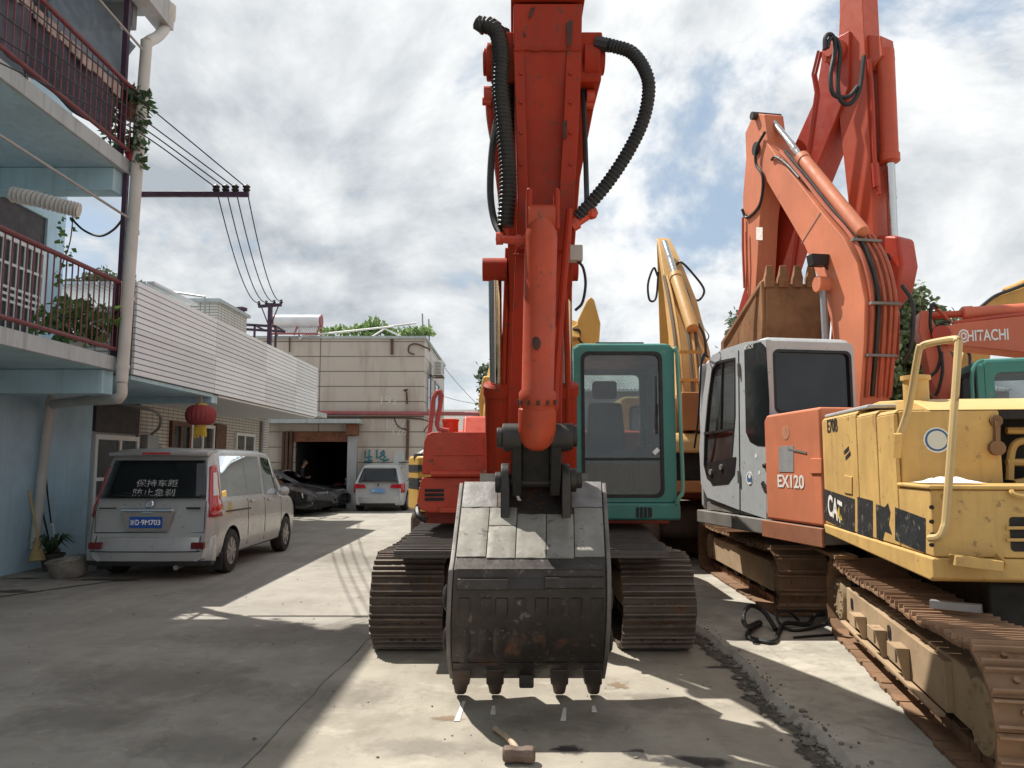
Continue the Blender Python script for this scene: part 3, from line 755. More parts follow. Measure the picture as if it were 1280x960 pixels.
# lantern
L0 = P(251, 519, 13.2)
t = thing('red_lantern', 'round red paper lantern with yellow tassel hanging under the soffit', 'lantern', L0)
m = MB(); n_ = 20; rings = []
for i in range(13):
    a = PI*i/12; r = .09+.15*math.sin(a)**.8
    rings.append([L0+V((r*math.cos(2*PI*k/40)*(1+.07*(k % 2)), r*math.sin(2*PI*k/40)*(1+.07*(k % 2)), -.17*math.cos(a))) for k in range(40)])
m.loft(rings); m.build('shade', paint('red_silk', (.27, .035, .04), .75, .25, 9, dirt=.5, dcol=(.16, .05, .045)), t)
m = MB(); m.cyl(L0+V((0, 0, .165)), L0+V((0, 0, .20)), .095, n=16); m.cyl(L0+V((0, 0, -.20)), L0+V((0, 0, -.165)), .095, n=16); m.cyl(L0+V((0, 0, .20)), V((L0.x, L0.y, 2.83)), .008, n=5); m.build('cap', paint('gold_trim', (.55, .36, .06), .5), t)
m = MB()
for k in range(20):
    a = k*PI/10; m.cyl(L0+V((.085*math.cos(a), .085*math.sin(a), -.20)), L0+V((.10*math.cos(a), .10*math.sin(a), -.36-.03*math.sin(k*3))), .011, n=5)
m.build('tassel', paint('yellow_tassel', (.62, .42, .05), .8), t)
# things on the shop roof
t = thing('rooftop_block', 'low pale rendered block with a pipe rail on the shop roof', 'roof block', V((-9, 21, 3.12)))
m = MB(); q = P(256, 385, 20); m.box(q.x-2.6, q.x+.35, 20, 22.2, 3.12, P(256, 378, 20).z); m.build('block', M_tile, t)
m = MB(); zt = P(256, 378, 20).z; m.box(q.x-2.7, q.x+.43, 19.9, 22.3, zt+.003, zt+.09); m.build('coping', M_slab, t)
m = MB(); m.tube([P(215, 365, 19.7), P(256, 371, 19.7), P(256, 395, 19.7)], .03, 6); m.build('pipe_rail', M_grille, t)
t = tag(MB().box(-9.2, -7.6, 12.9, 13.1, 3.12, 4.45).build('brown_board', paint('brown_board', (.23, .15, .10), .8, .15, 3), loc=(-8.4, 13, 3.12)), 'plain brown board standing on the shop roof behind the lower railing', 'board')
t = tag(MB().box(-7.55, -6.2, 13.2, 13.35, 3.12, 4.35).build('parapet_wall', M_tile, loc=(-7, 13.2, 3.12)), 'short white tiled parapet beside the brown board on the shop roof', 'wall')
t = thing('roof_canopy', 'grey corrugated canopy above the brown board', 'canopy', V((-8, 13.4, 3.12)))
m = MB()
for i in range(26): m.box(-9.6+i*.14, -9.6+i*.14+.12, 12.6, 14.4, 4.62+.0*i, 4.66)
m.build('sheet', M_clad2, t)
m = MB(); m.bar(V((-9.3, 12.8, 3.12)), V((-9.3, 12.8, 4.62)), .06, .06); m.bar(V((-6.2, 13.5, 3.12)), V((-6.2, 13.5, 4.62)), .06, .06); m.build('post', M_grille, t)
t = tag(MB().lathe(V((P(301, 400, 23).x, 23, 3.12)), (0, 0, 1), [(.10, 0), (.10, P(300, 389, 23).z-3.12), (.18, P(300, 388, 23).z-3.12), (.18, P(300, 385, 23).z-3.12), (.05, P(300, 383, 23).z-3.12)], 12).build('flue_pipe', M_purple, loc=(P(301, 400, 23).x, 23, 3.12)), 'dark flue pipe with a cowl on the shop roof', 'flue')
t = thing('roof_scaffold', 'dark steel frame standing behind the flue pipe', 'frame', V((P(320, 420, 25).x, 25, 3.1)))
m = MB(); a = P(292, 405, 25); b_ = P(345, 408, 25)
m.bar(a, b_, .06, .08); m.bar(a+V((0, 1, 0)), b_+V((0, 1, 0)), .06, .08)
for q in (a, b_, a.lerp(b_, .5)): m.bar(q, q+V((0, 1, 0)), .05, .05); m.bar(q, V((q.x, q.y, 3.1)), .06, .06)
m.build('frame', M_purple, t)

# ================================================================ the tiled workshop at the end of the lane
M_btile = tile_mat('beige_wall_tiles', (.54, .48, .42), (.13, .11, .095), 60, .55, .0, .35, dirt=.8, dcol=(.22, .16, .115), mw=.020)
bx0, bx1, by, bz = -12.0, P(530, 500, 27.8).x, 27.8, 6.15
ws = thing('tiled_workshop', 'two storey beige tiled workshop with an open garage at the end of the lane', 'workshop', (-7, by, 0))
gx0, gx1, gz = P(368, 600, by).x, P(434, 600, by).x, 2.72
m = MB(); m.box(bx0, gx0, by, 36, 0, gz); m.box(gx1, bx1, by, 36, 0, gz); m.box(bx0, bx1, by, 36, gz, bz); m.box(gx0, gx1, 34, 36, 0, gz); m.build('wall', M_btile, ws)
m = MB(); m.box(bx0-.05, bx1+.06, by-.06, 36.05, bz+.002, bz+.10); m.build('roof', M_slab, ws)
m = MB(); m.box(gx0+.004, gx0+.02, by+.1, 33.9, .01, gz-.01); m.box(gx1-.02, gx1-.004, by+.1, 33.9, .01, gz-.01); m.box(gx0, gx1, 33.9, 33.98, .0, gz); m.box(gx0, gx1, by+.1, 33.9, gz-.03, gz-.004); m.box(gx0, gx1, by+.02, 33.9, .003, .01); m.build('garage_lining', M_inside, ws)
M_rustd = paint('rusty_sheet', (.20, .085, .05), .8, .25, 4, rust=.5)
m = MB(); m.box(gx0-.05, gx1+.02, by-.10, by+.15, gz-.33, gz+.02); m.build('lintel', M_rustd, ws, .01)
m = MB()
for k in range(3): m.box(gx0-.42+k*.13, gx0-.32+k*.13, by-.25-.05*(k % 2), by-.02, .05, 2.75)
m.build('folded_shutter', M_woodd, ws, .01)
m = MB(); m.box(gx1+.02, gx1+.36, by-.18, by-.004, 0, 2.6); m.build('pillar', paint('grey_door', (.40, .41, .42), .6, .1, 2, streak=.4), ws, .01)
m = MB(); m.box(P(330, 522, by).x, P(455, 522, by).x, by-.9, by-.004, 3.02, 3.17); m.build('canopy_slab', M_slab, ws, .01)
m = MB(); m.box(gx1+.02, gx1+.4, by-.5, by-.004, 2.62, 3.0); m.build('canopy_bracket', M_rustd, ws, .01)
for (z0, z1, y0, y1) in ((3.6, 5.1, 28.7, 29.9), (3.5, 5.0, 31.5, 33.2), (1.2, 2.3, 28.5, 29.7), (1.2, 2.3, 31.2, 32.6)):
    fr = MB(); X = bx1
    fr.box(X-.02, X+.05, y0, y0+.08, z0, z1); fr.box(X-.02, X+.05, y1-.08, y1, z0, z1); fr.box(X-.02, X+.05, y0+.08, y1-.08, z0, z0+.08); fr.box(X-.02, X+.05, y0+.08, y1-.08, z1-.08, z1)
    o = fr.build('window', M_grille, ws); MB().box(X+.003, X+.02, y0+.05, y1-.05, z0+.05, z1-.05).build('pane', G_dark, o)
m = MB(); m.tube(cr([P(362, 422, by-.08), P(362, 440, by-.08)], 3), .03, 6); m.build('conduit', M_woodd, ws)
m = MB(); m.tube(cr([P(578-40, 437, by-.08), P(521, 430, by-.08), P(512, 432, by-.08), P(511, 440, by-.08), P(518, 443, by-.08)], 4), .03, 6); m.build('conduit', M_woodd, ws)
m = MB(); m.tube([P(490, 424, by-.08), P(490, 443, by-.08)], .06, 6); m.build('conduit', M_woodd, ws)
m = MB(); m.tube(cr([P(340, 523, by-.05), P(420, 522.5, by-.05), P(528, 524, by-.05), P(530, 540, by-.05)], 5), .025, 6); m.build('conduit', M_woodd, ws)
m = MB(); m.tube([P(510, 525, by-.06), P(509, 575, by-.06)], .05, 8); m.build('conduit', M_woodd, ws)
m = MB(); m.tube(cr([P(492, 522, by-.05), P(498, 533, by-.05), P(508, 537, by-.05)], 5), .02, 6); m.build('conduit', M_woodd, ws)
m = MB(); m.tube(cr([P(509, 505, by-.05), P(508, 490, by-.1), P(505, 488, by-.25), P(510, 487, by-.25)], 4), .035, 6); m.build('conduit', M_woodd, ws)
M_red = paint('dull_red_pipe', (.36, .10, .11), .6, .15, 3, dirt=.3)
m = MB(); A = P(392, 516, by-.15); B = P(640, 517.5, by-.15); m.cyl(A, B, .075, n=10)
t = m.build('red_pipe', M_red, loc=A); tag(t, 'long dull red pipe running along the workshop wall and past its corner', 'pipe')
M_grey = paint('faded_lettering', (.58, .56, .52), .8, .1, 5); M_teal = paint('teal_spray', (.05, .22, .27), .7, .2, 9)
for (x, y, h, s, mt) in ((476, 506, .34, '192', M_grey), (483, 536, .4, '192', M_grey), (491, 544, .28, '126', M_grey)):
    text('faded_number', s, mt, ws, P(x, y, by)+V((0, -.012, 0)), (1, 0, 0), (0, 0, 1), h)
sg = MB()
def stroke(pts, r=.035): sg.tube([P(x, y, by)+V((0, -.015, 0)) for x, y in pts], r, 5)
stroke([(457, 563), (456, 572), (465, 571)]); stroke([(462, 562), (461, 580)]); stroke([(471, 562), (471, 573)])
stroke([(480, 563), (476, 566), (482, 571), (478, 575), (474, 572), (481, 566), (479, 563)]); stroke([(455, 577), (465, 575), (463, 583)]); stroke([(474, 577), (474, 582)]); stroke([(479, 576), (486, 574)])
sg.build('spray_graffiti', M_teal, ws)
m = MB(); a = P(492, 585, by); b_ = P(506, 564, by); m.box(a.x, b_.x, by-.05, by-.003, a.z, b_.z); m.build('notice_board', paint('faded_board', (.50, .52, .50), .7, .08, 3), ws)
# AC unit
q = PX(540, 450, bx1+.05); q = V((bx1+.02, 30.0, 5.3))
t = thing('aircon_unit', 'white outdoor air conditioner unit on the workshop side wall', 'air conditioner', q)
m = MB(); m.box(q.x+.12, q.x+.47, q.y-.4, q.y+.4, q.z-.28, q.z+.28); m.build('casing', M_white, t, .02)
m = MB(); m.cyl(V((q.x+.47, q.y-.08, q.z)), V((q.x+.49, q.y-.08, q.z)), .22, n=20)
for k in range(9): m.box(q.x+.18, q.x+.42, q.y-.412, q.y-.402, q.z-.24+k*.055, q.z-.21+k*.055)
m.build('grille', M_grille, t)
for s_ in (-.35, .31): MB().box(q.x, q.x+.5, q.y+s_, q.y+s_+.04, q.z-.33, q.z-.285).build('bracket', M_woodd, t)
# solar heater
a = P(343, 402, 27.9); b_ = P(400, 402, 27.9)
t = thing('solar_water_heater', 'solar water heater with white tank and tube rack on the workshop roof', 'water heater', V(((a.x+b_.x)/2, 27.9, 6.25)))
m = MB(); m.cyl(a+V((0, .1, .03)), b_+V((0, .1, .03)), .24, n=20); m.build('tank', paint('white_enamel', (.70, .72, .75), .3), t, .02)
for x in (a, b_):
    m = MB(); d = .04 if x is b_ else -.04; m.cyl(x+V((0, .1, .03)), x+V((d, .1, .03)), .25, n=20); m.build('end_cap', M_red, t)
m = MB()
for k in range(24):
    x = a.x+.05+(b_.x-a.x-.1)*k/23; m.cyl(V((x, 27.95, a.z-.2)), V((x, 27.6, 6.3)), .027, n=6)
m.build('glass_tubes', paint('pale_tubes', (.55, .52, .52), .2), t)
m = MB()
for x in (a.x+.03, (a.x+b_.x)/2, b_.x-.03): m.bar(V((x, 27.9, a.z-.2)), V((x, 27.55, 6.26)), .05, .05); m.bar(V((x, 28.2, a.z-.2)), V((x, 28.2, 6.26)), .05, .05)
m.bar(V((a.x, 27.56, 6.3)), V((b_.x, 27.56, 6.3)), .05, .06); m.build('rack', M_red, t)
# pergola and plants on roof
t = thing('roof_pergola', 'white pipe pergola frame along the workshop roof edge', 'pergola', V((-4.5, 28.2, 6.25)))
m = MB()
for A, B in (((374, 424, 27.7), (378, 420, 27.7)), ((378, 420, 27.7), (492, 408, 28)), ((460, 424, 28), (481, 411, 28)), ((481, 411, 28), (510, 425, 28)), ((460, 411, 28.5), (520, 404, 29))):
    m.tube([P(*A), P(*B)], .035, 6)
m.build('pipes', M_white, t)
t = thing('antenna_mast', 'two thin grey antenna rods at the workshop roof corner', 'antenna', P(534, 440, 28.5))
m = MB(); m.cyl(P(530, 445, 28.5), P(528, 392, 28.5), .03, n=5); m.cyl(P(537, 440, 29), P(536, 399, 29), .03, n=5); m.build('rods', M_grille, t)
rng = random.Random(21); f = MB(); st = MB()
t = thing('rooftop_vine', 'fresh green vine spreading over the workshop roof edge', 'plant', P(470, 424, 28.6))
for (x, y, sx, sy, n) in ((408, 414, 9, 2, 70), (425, 412, 10, 2, 80), (440, 414, 8, 3, 80), (455, 410, 9, 3, 110), (467, 405, 6, 4, 100), (478, 410, 9, 4, 120), (490, 417, 8, 4, 100), (505, 418, 10, 3, 100), (520, 415, 9, 3, 120), (530, 413, 7, 4, 90), (462, 417, 10, 4, 90), (536, 415, 4, 3, 40)):
    leaves(f, P(x, y, 28.8), (sx*.036, .6, sy*.04), n, .13, rng, 1.5)
for k in range(9): st.tube(cr([P(410+k*14, 424, 28.6), P(412+k*14, 415, 28.7), P(408+k*14+rng.uniform(-6, 6), 408, 28.8)], 4), .02, 4)
f.build('leaves', leafmat('leaf_light_green', (.20, .30, .11)), t, smooth=False); st.build('stems', M_bark, t)
# trees behind the left roofs
LT = leafmat('leaf_dark_tree', (.075, .10, .06))
tree('dark tree top showing above the shop roof beside the drain pipe', P(118, 430, 30)*1+V((0, 0, -P(118, 430, 30).z)), 9.2, [((.2, 0, 8.6), (1.1, 1, .7)), ((1.2, 0, 8.3), (.8, .8, .5))], LT, 31, 34, 34, .16)
tree('second small tree top rising just above the clad fascia edge', V((P(200, 360, 31).x, 31, 0)), 8.4, [((0, 0, 8.0), (.9, .8, .6))], LT, 32, 30, 30, .16)
# ================================================================ cars
def carpaint(name, c, rough=.3, metal=.4, dirt=.25):
    return paint(name, c, rough, .05, 1.2, dirt=dirt, dcol=(.25, .20, .15), metal=metal, bmp=0, coat=.5)
M_silver = carpaint('silver_van_paint', (.44, .445, .445), .36, .35, .3)
M_silver2 = carpaint('silver_car_paint', (.45, .455, .46), .35, .2, .0)
M_blackp = carpaint('black_car_paint', (.012, .013, .016), .16, 0, .03)
M_tyre = paint('tyre_rubber', (.022, .021, .02), .8, .2, 8, dirt=.5, dcol=(.10, .09, .075))
M_rim = paint('wheel_cover', (.33, .32, .31), .4, .1, 6, metal=.4, dirt=.4)
M_chrome = paint('chrome', (.75, .76, .78), .12, .03, 5, metal=1, bmp=0)
M_trim = paint('black_plastic', (.02, .02, .022), .45, .1, 6, dirt=.2, dcol=(.12, .11, .1))
M_redl = paint('red_lamp', (.42, .012, .02), .15, .1, 8, bmp=0, coat=1)
M_clear = paint('clear_lamp', (.62, .60, .60), .1, .1, 9, bmp=0, coat=1)
M_plate = paint('blue_plate', (.015, .08, .36), .4, .03, 5, bmp=0)
M_platew = paint('plate_white', (.85, .87, .9), .5, .02, 5, bmp=0)
G_car = glass('car_glass', (.30, .34, .35), .08, .02)
G_carr = glass('car_rear_glass', (.30, .33, .34), .06, .02)
M_seat = paint('seat_fabric', (.05, .055, .06), .9, .2, 8)

def lerpst(st, s):
    for i in range(len(st)-1):
        if s <= st[i+1][0]:
            t = (s-st[i][0])/(st[i+1][0]-st[i][0]); t = max(0, t); t = t*t*(3-2*t)*.4+t*.6
            return [a+(b-a)*t for a, b in zip(st[i], st[i+1])]
    return st[-1]
class Car:
    """st: stations (s, bottom z, half width, belt z, top z, half width at top)"""
    def __init__(c, st, rear, front, L):
        c.st, c.rear, c.front, c.L = st, rear, front, L
    def half(c, s):
        _, zb, hw, zl, zt, ht = lerpst(c.st, s)
        return [(0, zb), (hw*.86, zb), (hw*.965, zb+.05), (hw*.995, zb+.2*(zl-zb)+.03), (hw, zb+.55*(zl-zb)), (hw*.985, zl-.08*(zl-zb)), (hw*.955, zl),
                (hw*.955+(ht-hw*.955)*.5, zl+(zt-.07-zl)*.55), (ht, zt-.075 if zt-zl > .1 else zl+(zt-zl)*.5), (ht*.93, zt-.028 if zt-zl > .1 else zl+(zt-zl)*.8), (ht*.7, zt-.006), (0, zt)]
    def lpos(c, s, z):
        l = s
        if s < .7: l += (1-s/.7)*c.rear(z)
        if s > c.L-.9: l += (1-(c.L-s)/.9)*c.front(z)
        return l
    def ring(c, s):
        h = c.half(s); pts = [(x, c.lpos(s, z), z) for x, z in h]
        return pts+[(-x, y, z) for x, y, z in pts[-2:0:-1]]
    def side(c, s, k, sg, off=.005):
        """point on the side: k runs from 0 (belt) to 1 (roof edge), negative below the belt"""
        h = c.half(s)
        if k >= 0:
            i = 6; f = k*2
            if f > 1: i = 7; f -= 1
        else:
            f = (k+1)*6; i = min(5, int(f)); f -= i
        x = h[i][0]+(h[i+1][0]-h[i][0])*f; z = h[i][1]+(h[i+1][1]-h[i][1])*f
        return V((sg*(x+off), c.lpos(s, z), z))
def wheel(t, T, x, y, r, w, sg, rimm):
    wh = MB(T); a = V((sg, 0, 0)); c = V((x, y, r))
    wh.lathe(c-a*w, a, [(r*.62, 0), (r*.93, .0), (r, .03), (r, w-.03), (r*.93, w), (r*.66, w+.004), (r*.64, w-.03)], 28)
    o = wh.build('wheel', M_tyre, t)
    rm = MB(T); rm.lathe(c-a*.03, a, [(r*.66, 0), (r*.66, .015), (r*.60, .022), (r*.56, .008), (r*.2, .02), (r*.16, .034), (.002, .036)], 24)
    for k in range(7):
        an = k*2*PI/7; d = V((0, math.cos(an), math.sin(an)))
        rm.bar(c+d*r*.16-a*.008, c+d*r*.58-a*.012, .045, .02, (1, 0, 0))
    rm.build('rim', rimm, o)
    return o
def cutwheels(o, T, spots, r, w):
    m = MB(T)
    for x, y, sg in spots: m.cyl((x+sg*.12, y, r), (x-sg*(w+.1), y, r), r*1.17, n=28)
    c = m.build('cut', M_trim, None)
    md = o.modifiers.new('b', 'BOOLEAN'); md.object = c; md.operation = 'DIFFERENCE'; md.solver = 'EXACT'
    try: md.material_mode = 'TRANSFER'
    except Exception: pass
    # the cutter is in world space, o is in its thing's space
    c.data.transform(WM[o.name].inverted()); c.parent = o.parent
    bpy.context.view_layer.update()
    dg = bpy.context.evaluated_depsgraph_get(); dg.update()
    me = bpy.data.meshes.new_from_object(o.evaluated_get(dg)); o.modifiers.clear(); old = o.data; o.data = me
    bpy.data.meshes.remove(old); cd = c.data; bpy.data.objects.remove(c); bpy.data.meshes.remove(cd)
    me.name = 'body'; me.shade_smooth(); me.set_sharp_from_angle(angle=rad(32))

def make_car(name, label, cat, loc, rz, car, mats, wheels, r, windows, group=None):
    t = thing(name, label, cat, loc, rz, group); T = WM[t.name]; L = car.L
    m = MB(T); ss = [0, .015, .05, .1]+[.2+(L-.4)*i/44 for i in range(45)]+[L-.1, L-.05, L-.015, L]
    m.loft([car.ring(s) for s in ss])
    body = m.build('body', mats['body'], t, ang=32)
    cutwheels(body, T, wheels, r, .22)
    for x, y, sg in wheels: wheel(t, T, x, y, r, .21, sg, mats['rim'])
    for (nm, s0, s1, k0, k1, mt, sgs, top) in windows:
        for sg in sgs:
            g_ = MB(T)
            def fn(u, v, s0=s0, s1=s1, k0=k0, k1=k1, sg=sg, top=top):
                a = s0+top[0]*v; b = s1+top[1]*v
                return car.side(a+(b-a)*u, k0+(k1-k0)*v, sg)
            g_.grid(fn, 10, 5); g_.build(nm, mt, t)
    return t, T

# ---- silver van
VL = 4.62
vst = [(0, .26, .80, 1.10, 1.80, .68), (.06, .24, .86, 1.10, 1.84, .71), (.2, .24, .895, 1.10, 1.855, .725), (.9, .25, .90, 1.09, 1.87, .74), (2.4, .25, .90, 1.07, 1.87, .74), (3.0, .25, .90, 1.05, 1.83, .72),
       (3.45, .25, .895, 1.04, 1.62, .66), (3.85, .25, .885, 1.03, 1.22, .62), (4.1, .25, .87, .98, 1.04, .62), (4.4, .25, .82, .86, .92, .60), (4.62, .28, .70, .72, .76, .5)]
van = Car(vst, lambda z: .30*max(0, (z-.95)/.9)+(.05 if z > .55 else .0)*min(1, (z-.5)/.1 if z > .5 else 0), lambda z: -.06*abs(z-.5), VL)
vanT, T = make_car('parked_van', 'dusty silver minivan parked under the white fascia with a blue rear number plate', 'van', (-5.14, 11.0, 0), 0, van,
    {'body': M_silver, 'rim': M_rim}, [(.90, .82, 1), (-.90, .82, -1), (.90, 3.62, 1), (-.90, 3.62, -1)], .325,
    [('side_window', .42, 1.50, .06, .93, G_car, (1, -1), (.02, 0)), ('side_window', 1.53, 2.30, .06, .93, G_car, (1, -1), (0, -.02)), ('front_window', 2.42, 3.38, .04, .92, G_car, (1, -1), (0, -.42))])
def rearp(car, x, z, off=.008): return V((x, car.rear(z)-off, z))
def rear_patch(t, T, car, name, mat, xf, z0, z1, n=10, off=.008, parent=None, k=8):
    m = MB(T)
    def fn(u, v):
        z = z0+(z1-z0)*v; a, b = xf(v); return rearp(car, a+(b-a)*u, z, off)
    m.grid(fn, k, n); return m.build(name, mat, parent or t, solid=.006)
M_vtxt = paint('worn_window_letters', (.42, .43, .44), .6, .3, 30, chip=.9, ccol=(.08, .08, .085), bmp=0)
rw = rear_patch(vanT, T, van, 'rear_window', G_carr, lambda v: (-.76+.10*v, .76-.10*v), 1.14, 1.68)
text('lettering', '保持车距', M_vtxt, rw, T @ rearp(van, -.28, 1.30, .014), (1, 0, 0), (0, .35, .95), .11, .60)
text('lettering', '防止急刹', M_vtxt, rw, T @ rearp(van, -.30, 1.17, .014), (1, 0, 0), (0, .35, .95), .11, .60)
m = MB(T)
m.loft([[(x, .20-.06*(1-(x/.75)**2), 1.80-.02*abs(x)), (x, .62, 1.875-.05*abs(x)), (x, .62, 1.85-.05*abs(x)), (x, .22-.06*(1-(x/.75)**2), 1.755-.02*abs(x))] for x in [-.72+1.44*i/14 for i in range(15)]])
spo = m.build('roof_spoiler', M_silver, vanT, .008)
m = MB(T); m.bar(rearp(van, .05, 1.16, .03), rearp(van, -.42, 1.22, .03), .012, .02); m.cyl(rearp(van, .05, 1.15, -.0), rearp(van, .05, 1.15, .04), .02, n=8); m.build('rear_wiper', M_trim, vanT)
m = MB(T); m.box(-.2, .2, .135, .16, 1.765, 1.795); m.build('brake_lamp', M_redl, spo)
for sg in (1, -1):
    m = MB(T)
    def fn(u, v, sg=sg):
        z = .86+.78*v; w = .10+.075*math.sin(PI*min(1, v*1.25+.05))
        s = .002+.20*u*(1-.55*v) ; x = (.79+.115*min(1, u*1.6))*(1-.02*v)-.115*max(0, v-.2)
        q = van.half(.1+.2*u); 
        p = van.side(.02+.36*u*(1-.4*v), -.25+.98*v if -.25+.98*v < 1 else 1, sg, .012); return p
    m.grid(fn, 6, 14); tl = m.build('tail_lamp', M_redl, vanT, solid=.01)
    m = MB(T)
    def fn2(u, v, sg=sg): return van.side(.07+.17*u*(1-.4*v), .10+.45*v, sg, .022)
    m.grid(fn2, 3, 6); m.build('clear_lens', M_clear, tl)
    m = MB(T); m.box(sg*.72-.09, sg*.72+.09, -.055, .02, .44, .53); m.build('reflector', paint('dark_red_lamp', (.13, .012, .015), .2), vanT, .01)
# bumper, tailgate panel lines, plate and chrome bar
m = MB(T)
m.loft([[(x, .02+.13*(abs(x)/.92)**4-.05, .26), (x, .02+.13*(abs(x)/.92)**4-.07, .40), (x, .02+.13*(abs(x)/.92)**4-.03, .60), (x, .20, .62), (x, .20, .24)] for x in [-.90+1.8*i/20 for i in range(21)]])
bmpr = m.build('rear_bumper', M_silver, vanT, .012)
m = MB(T); m.loft([[(x, .02+.13*(abs(x)/.92)**4-.045, .20), (x, .02+.13*(abs(x)/.92)**4-.062, .27), (x, .2, .27), (x, .2, .20)] for x in [-.88+1.76*i/20 for i in range(21)]])
m.build('bumper_skirt', M_trim, vanT, .008)
m = MB(T); yy = -.012
m.box(-.72, .72, yy-.05, yy, .40, .408); m.tube(cr([rearp(van, -.74, .62, .006), rearp(van, -.72, .44, .055), rearp(van, -.66, .405, .06), rearp(van, .66, .405, .06), rearp(van, .72, .44, .055), rearp(van, .74, .62, .006)], 5), .006, 5)
m.tube([rearp(van, x, .66, .004) for x in (-.78, -.4, 0, .4, .78)], .007, 5)
for sg in (1, -1): m.tube([rearp(van, sg*.775, z, .006) for z in (.66, .8, .95, 1.1)], .005, 5)
m.build('panel_gap', M_trim, vanT)
m = MB(T); m.box(-.40, .34, -.02, .06, .955, 1.0); ch = m.build('chrome_bar', M_chrome, vanT, .012)
m = MB(T); m.box(-.10, .06, -.026, .0, .935, .955); m.build('handle', M_chrome, ch, .005)
M_recess = paint('silver_recess', (.33, .315, .30), .45, .05, 2, metal=.3, dirt=.3)
m = MB(T); m.hexa([(-.32, -.004, .69), (.28, -.004, .69), (.28, .05, .69), (-.32, .05, .69)], [(-.38, -.004, .95), (.33, -.004, .95), (.33, .05, .95), (-.38, .05, .95)]); m.build('plate_recess', M_recess, vanT)
m = MB(T); m.box(-.26, .20, -.022, -.006, .73, .885); pt = m.build('number_plate', M_plate, vanT, .004)
text('plate_lettering', '浙', M_platew, pt, T @ V((-.25, -.024, .77)), (1, 0, 0), (0, 0, 1), .075, .07, bold=.01); text('plate_lettering', 'D', M_platew, pt, T @ V((-.17, -.024, .77)), (1, 0, 0), (0, 0, 1), .075, .05, bold=.02); text('plate_lettering', '9M703', M_platew, pt, T @ V((-.09, -.024, .77)), (1, 0, 0), (0, 0, 1), .075, .27, bold=.02)
m = MB(T); m.box(-.112, -.100, -.0245, -.022, .80, .812); m.build('plate_dot', M_platew, pt)
m = MB(T); m.lathe(rearp(van, -.03, 1.06, .002), (0, -1, .15), [(.055, 0), (.055, .012), (.045, .016), (.043, .008), (.002, .008)], 18); m.build('emblem', M_chrome, vanT)
m = MB(T); m.bar(rearp(van, .50, 1.0, .004), rearp(van, .70, 1.0, .004), .01, .03); m.bar(rearp(van, -.74, 1.0, .004), rearp(van, -.5, 1.0, .004), .008, .018); m.build('badge', M_trim, vanT)
# side details on the street side
for sg in (1, -1):
    m = MB(T); m.tube([van.side(.55+.18*i, -.22, sg, .002) for i in range(7)], .014, 5)
    m.tube([van.side(s, -.5, sg, .004) for s in (0.9, 1.2)], .004, 4)
    for s in (1.52, 2.36, 3.30):
        m.tube([van.side(s+(.0 if k > -.4 else .0), k, sg, .002) for k in (-.75, -.6, -.45, -.3, -.15, -.02)], .005, 4)
    m.tube([van.side(s, -.80, sg, .002) for s in (1.2, 1.6, 2.2, 3.2)], .006, 4)
    m.build('door_seam', M_trim, vanT)
    for s in (1.62, 2.5):
        m = MB(T); m.bar(van.side(s, -.13, sg, .02), van.side(s+.17, -.13, sg, .02), .03, .035); m.build('door_handle', M_silver, vanT, .008)
    m = MB(T); p = van.side(3.22, .12, sg, .12); m.sphere(p, .1, 12, (1, .6, .85)); m.bar(van.side(3.22, .06, sg, 0), p, .04, .05); m.build('mirror', M_silver, vanT)
m = MB(T); m.grid(lambda u, v: van.side(.66+.13*u, -.24+.15*v, 1, .004), 4, 5); m.build('faded_sticker', paint('yellow_sticker', (.45, .34, .10), .7, .3, 20, chip=.8, ccol=(.4, .38, .35)), vanT)
m = MB(T); m.cyl((.42, -.02, .18), (.42, .3, .2), .035, n=10); m.build('exhaust', M_rim, vanT)
for sg in (1, -1):
    m = MB(T); m.box(sg*.80-.11, sg*.80+.11, .40, .415, .10, .34); m.build('mud_flap', M_trim, vanT)
for x in (-.42, .42):
    for y in (1.3, 2.7):
        m = MB(T); m.prof([(y, .6), (y+.5, .6), (y+.5, .72), (y+.1, .75), (y-.06, 1.38), (y-.18, 1.38), (y-.1, .7)], x-.24, x+.24); m.sphere((x, y-.15, 1.48), .12, 8, (1, .5, .8)); m.build('seat', M_seat, vanT, .03)
# windscreen
m = MB(T)
def wsf(u, v):
    s = 3.95-.72*v; h = van.half(s); hw = h[9][0]*.93; x = -hw+2*hw*u; return V((x, van.lpos(s, h[10][1])+.0, h[10][1]+.012-.02*abs(u-.5)))
m.grid(wsf, 8, 8); m.build('windscreen', G_car, vanT)

# ---- silver MPV at the workshop
mst = [(0, .22, .76, .92, 1.50, .55), (.05, .2, .83, .95, 1.57, .58), (.2, .2, .875, .97, 1.60, .60), (1, .2, .885, .97, 1.64, .62), (2.3, .2, .885, .96, 1.62, .62), (3.0, .2, .88, .95, 1.35, .60), (3.4, .2, .87, .94, 1.02, .6), (4.2, .2, .8, .82, .86, .55), (4.35, .24, .7, .6, .66, .5)]
mpv = Car(mst, lambda z: .32*max(0, (z-.95)/.65), lambda z: -.05, 4.35)
loc = (P(474, 636, 26.5).x, 26.2, 0)
mt_, T = make_car('parked_hatchback', 'silver people carrier with a pale blue number plate parked by the workshop garage', 'car', loc, -.05, mpv, {'body': M_silver2, 'rim': M_rim},
    [(.88, .75, 1), (-.88, .75, -1), (.88, 3.4, 1), (-.88, 3.4, -1)], .32, [('side_window', .5, 2.7, .06, .9, G_car, (1, -1), (.05, -.2))])
rear_patch(mt_, T, mpv, 'rear_window', G_carr, lambda v: (-.68+.12*v, .68-.12*v), 1.0, 1.45)
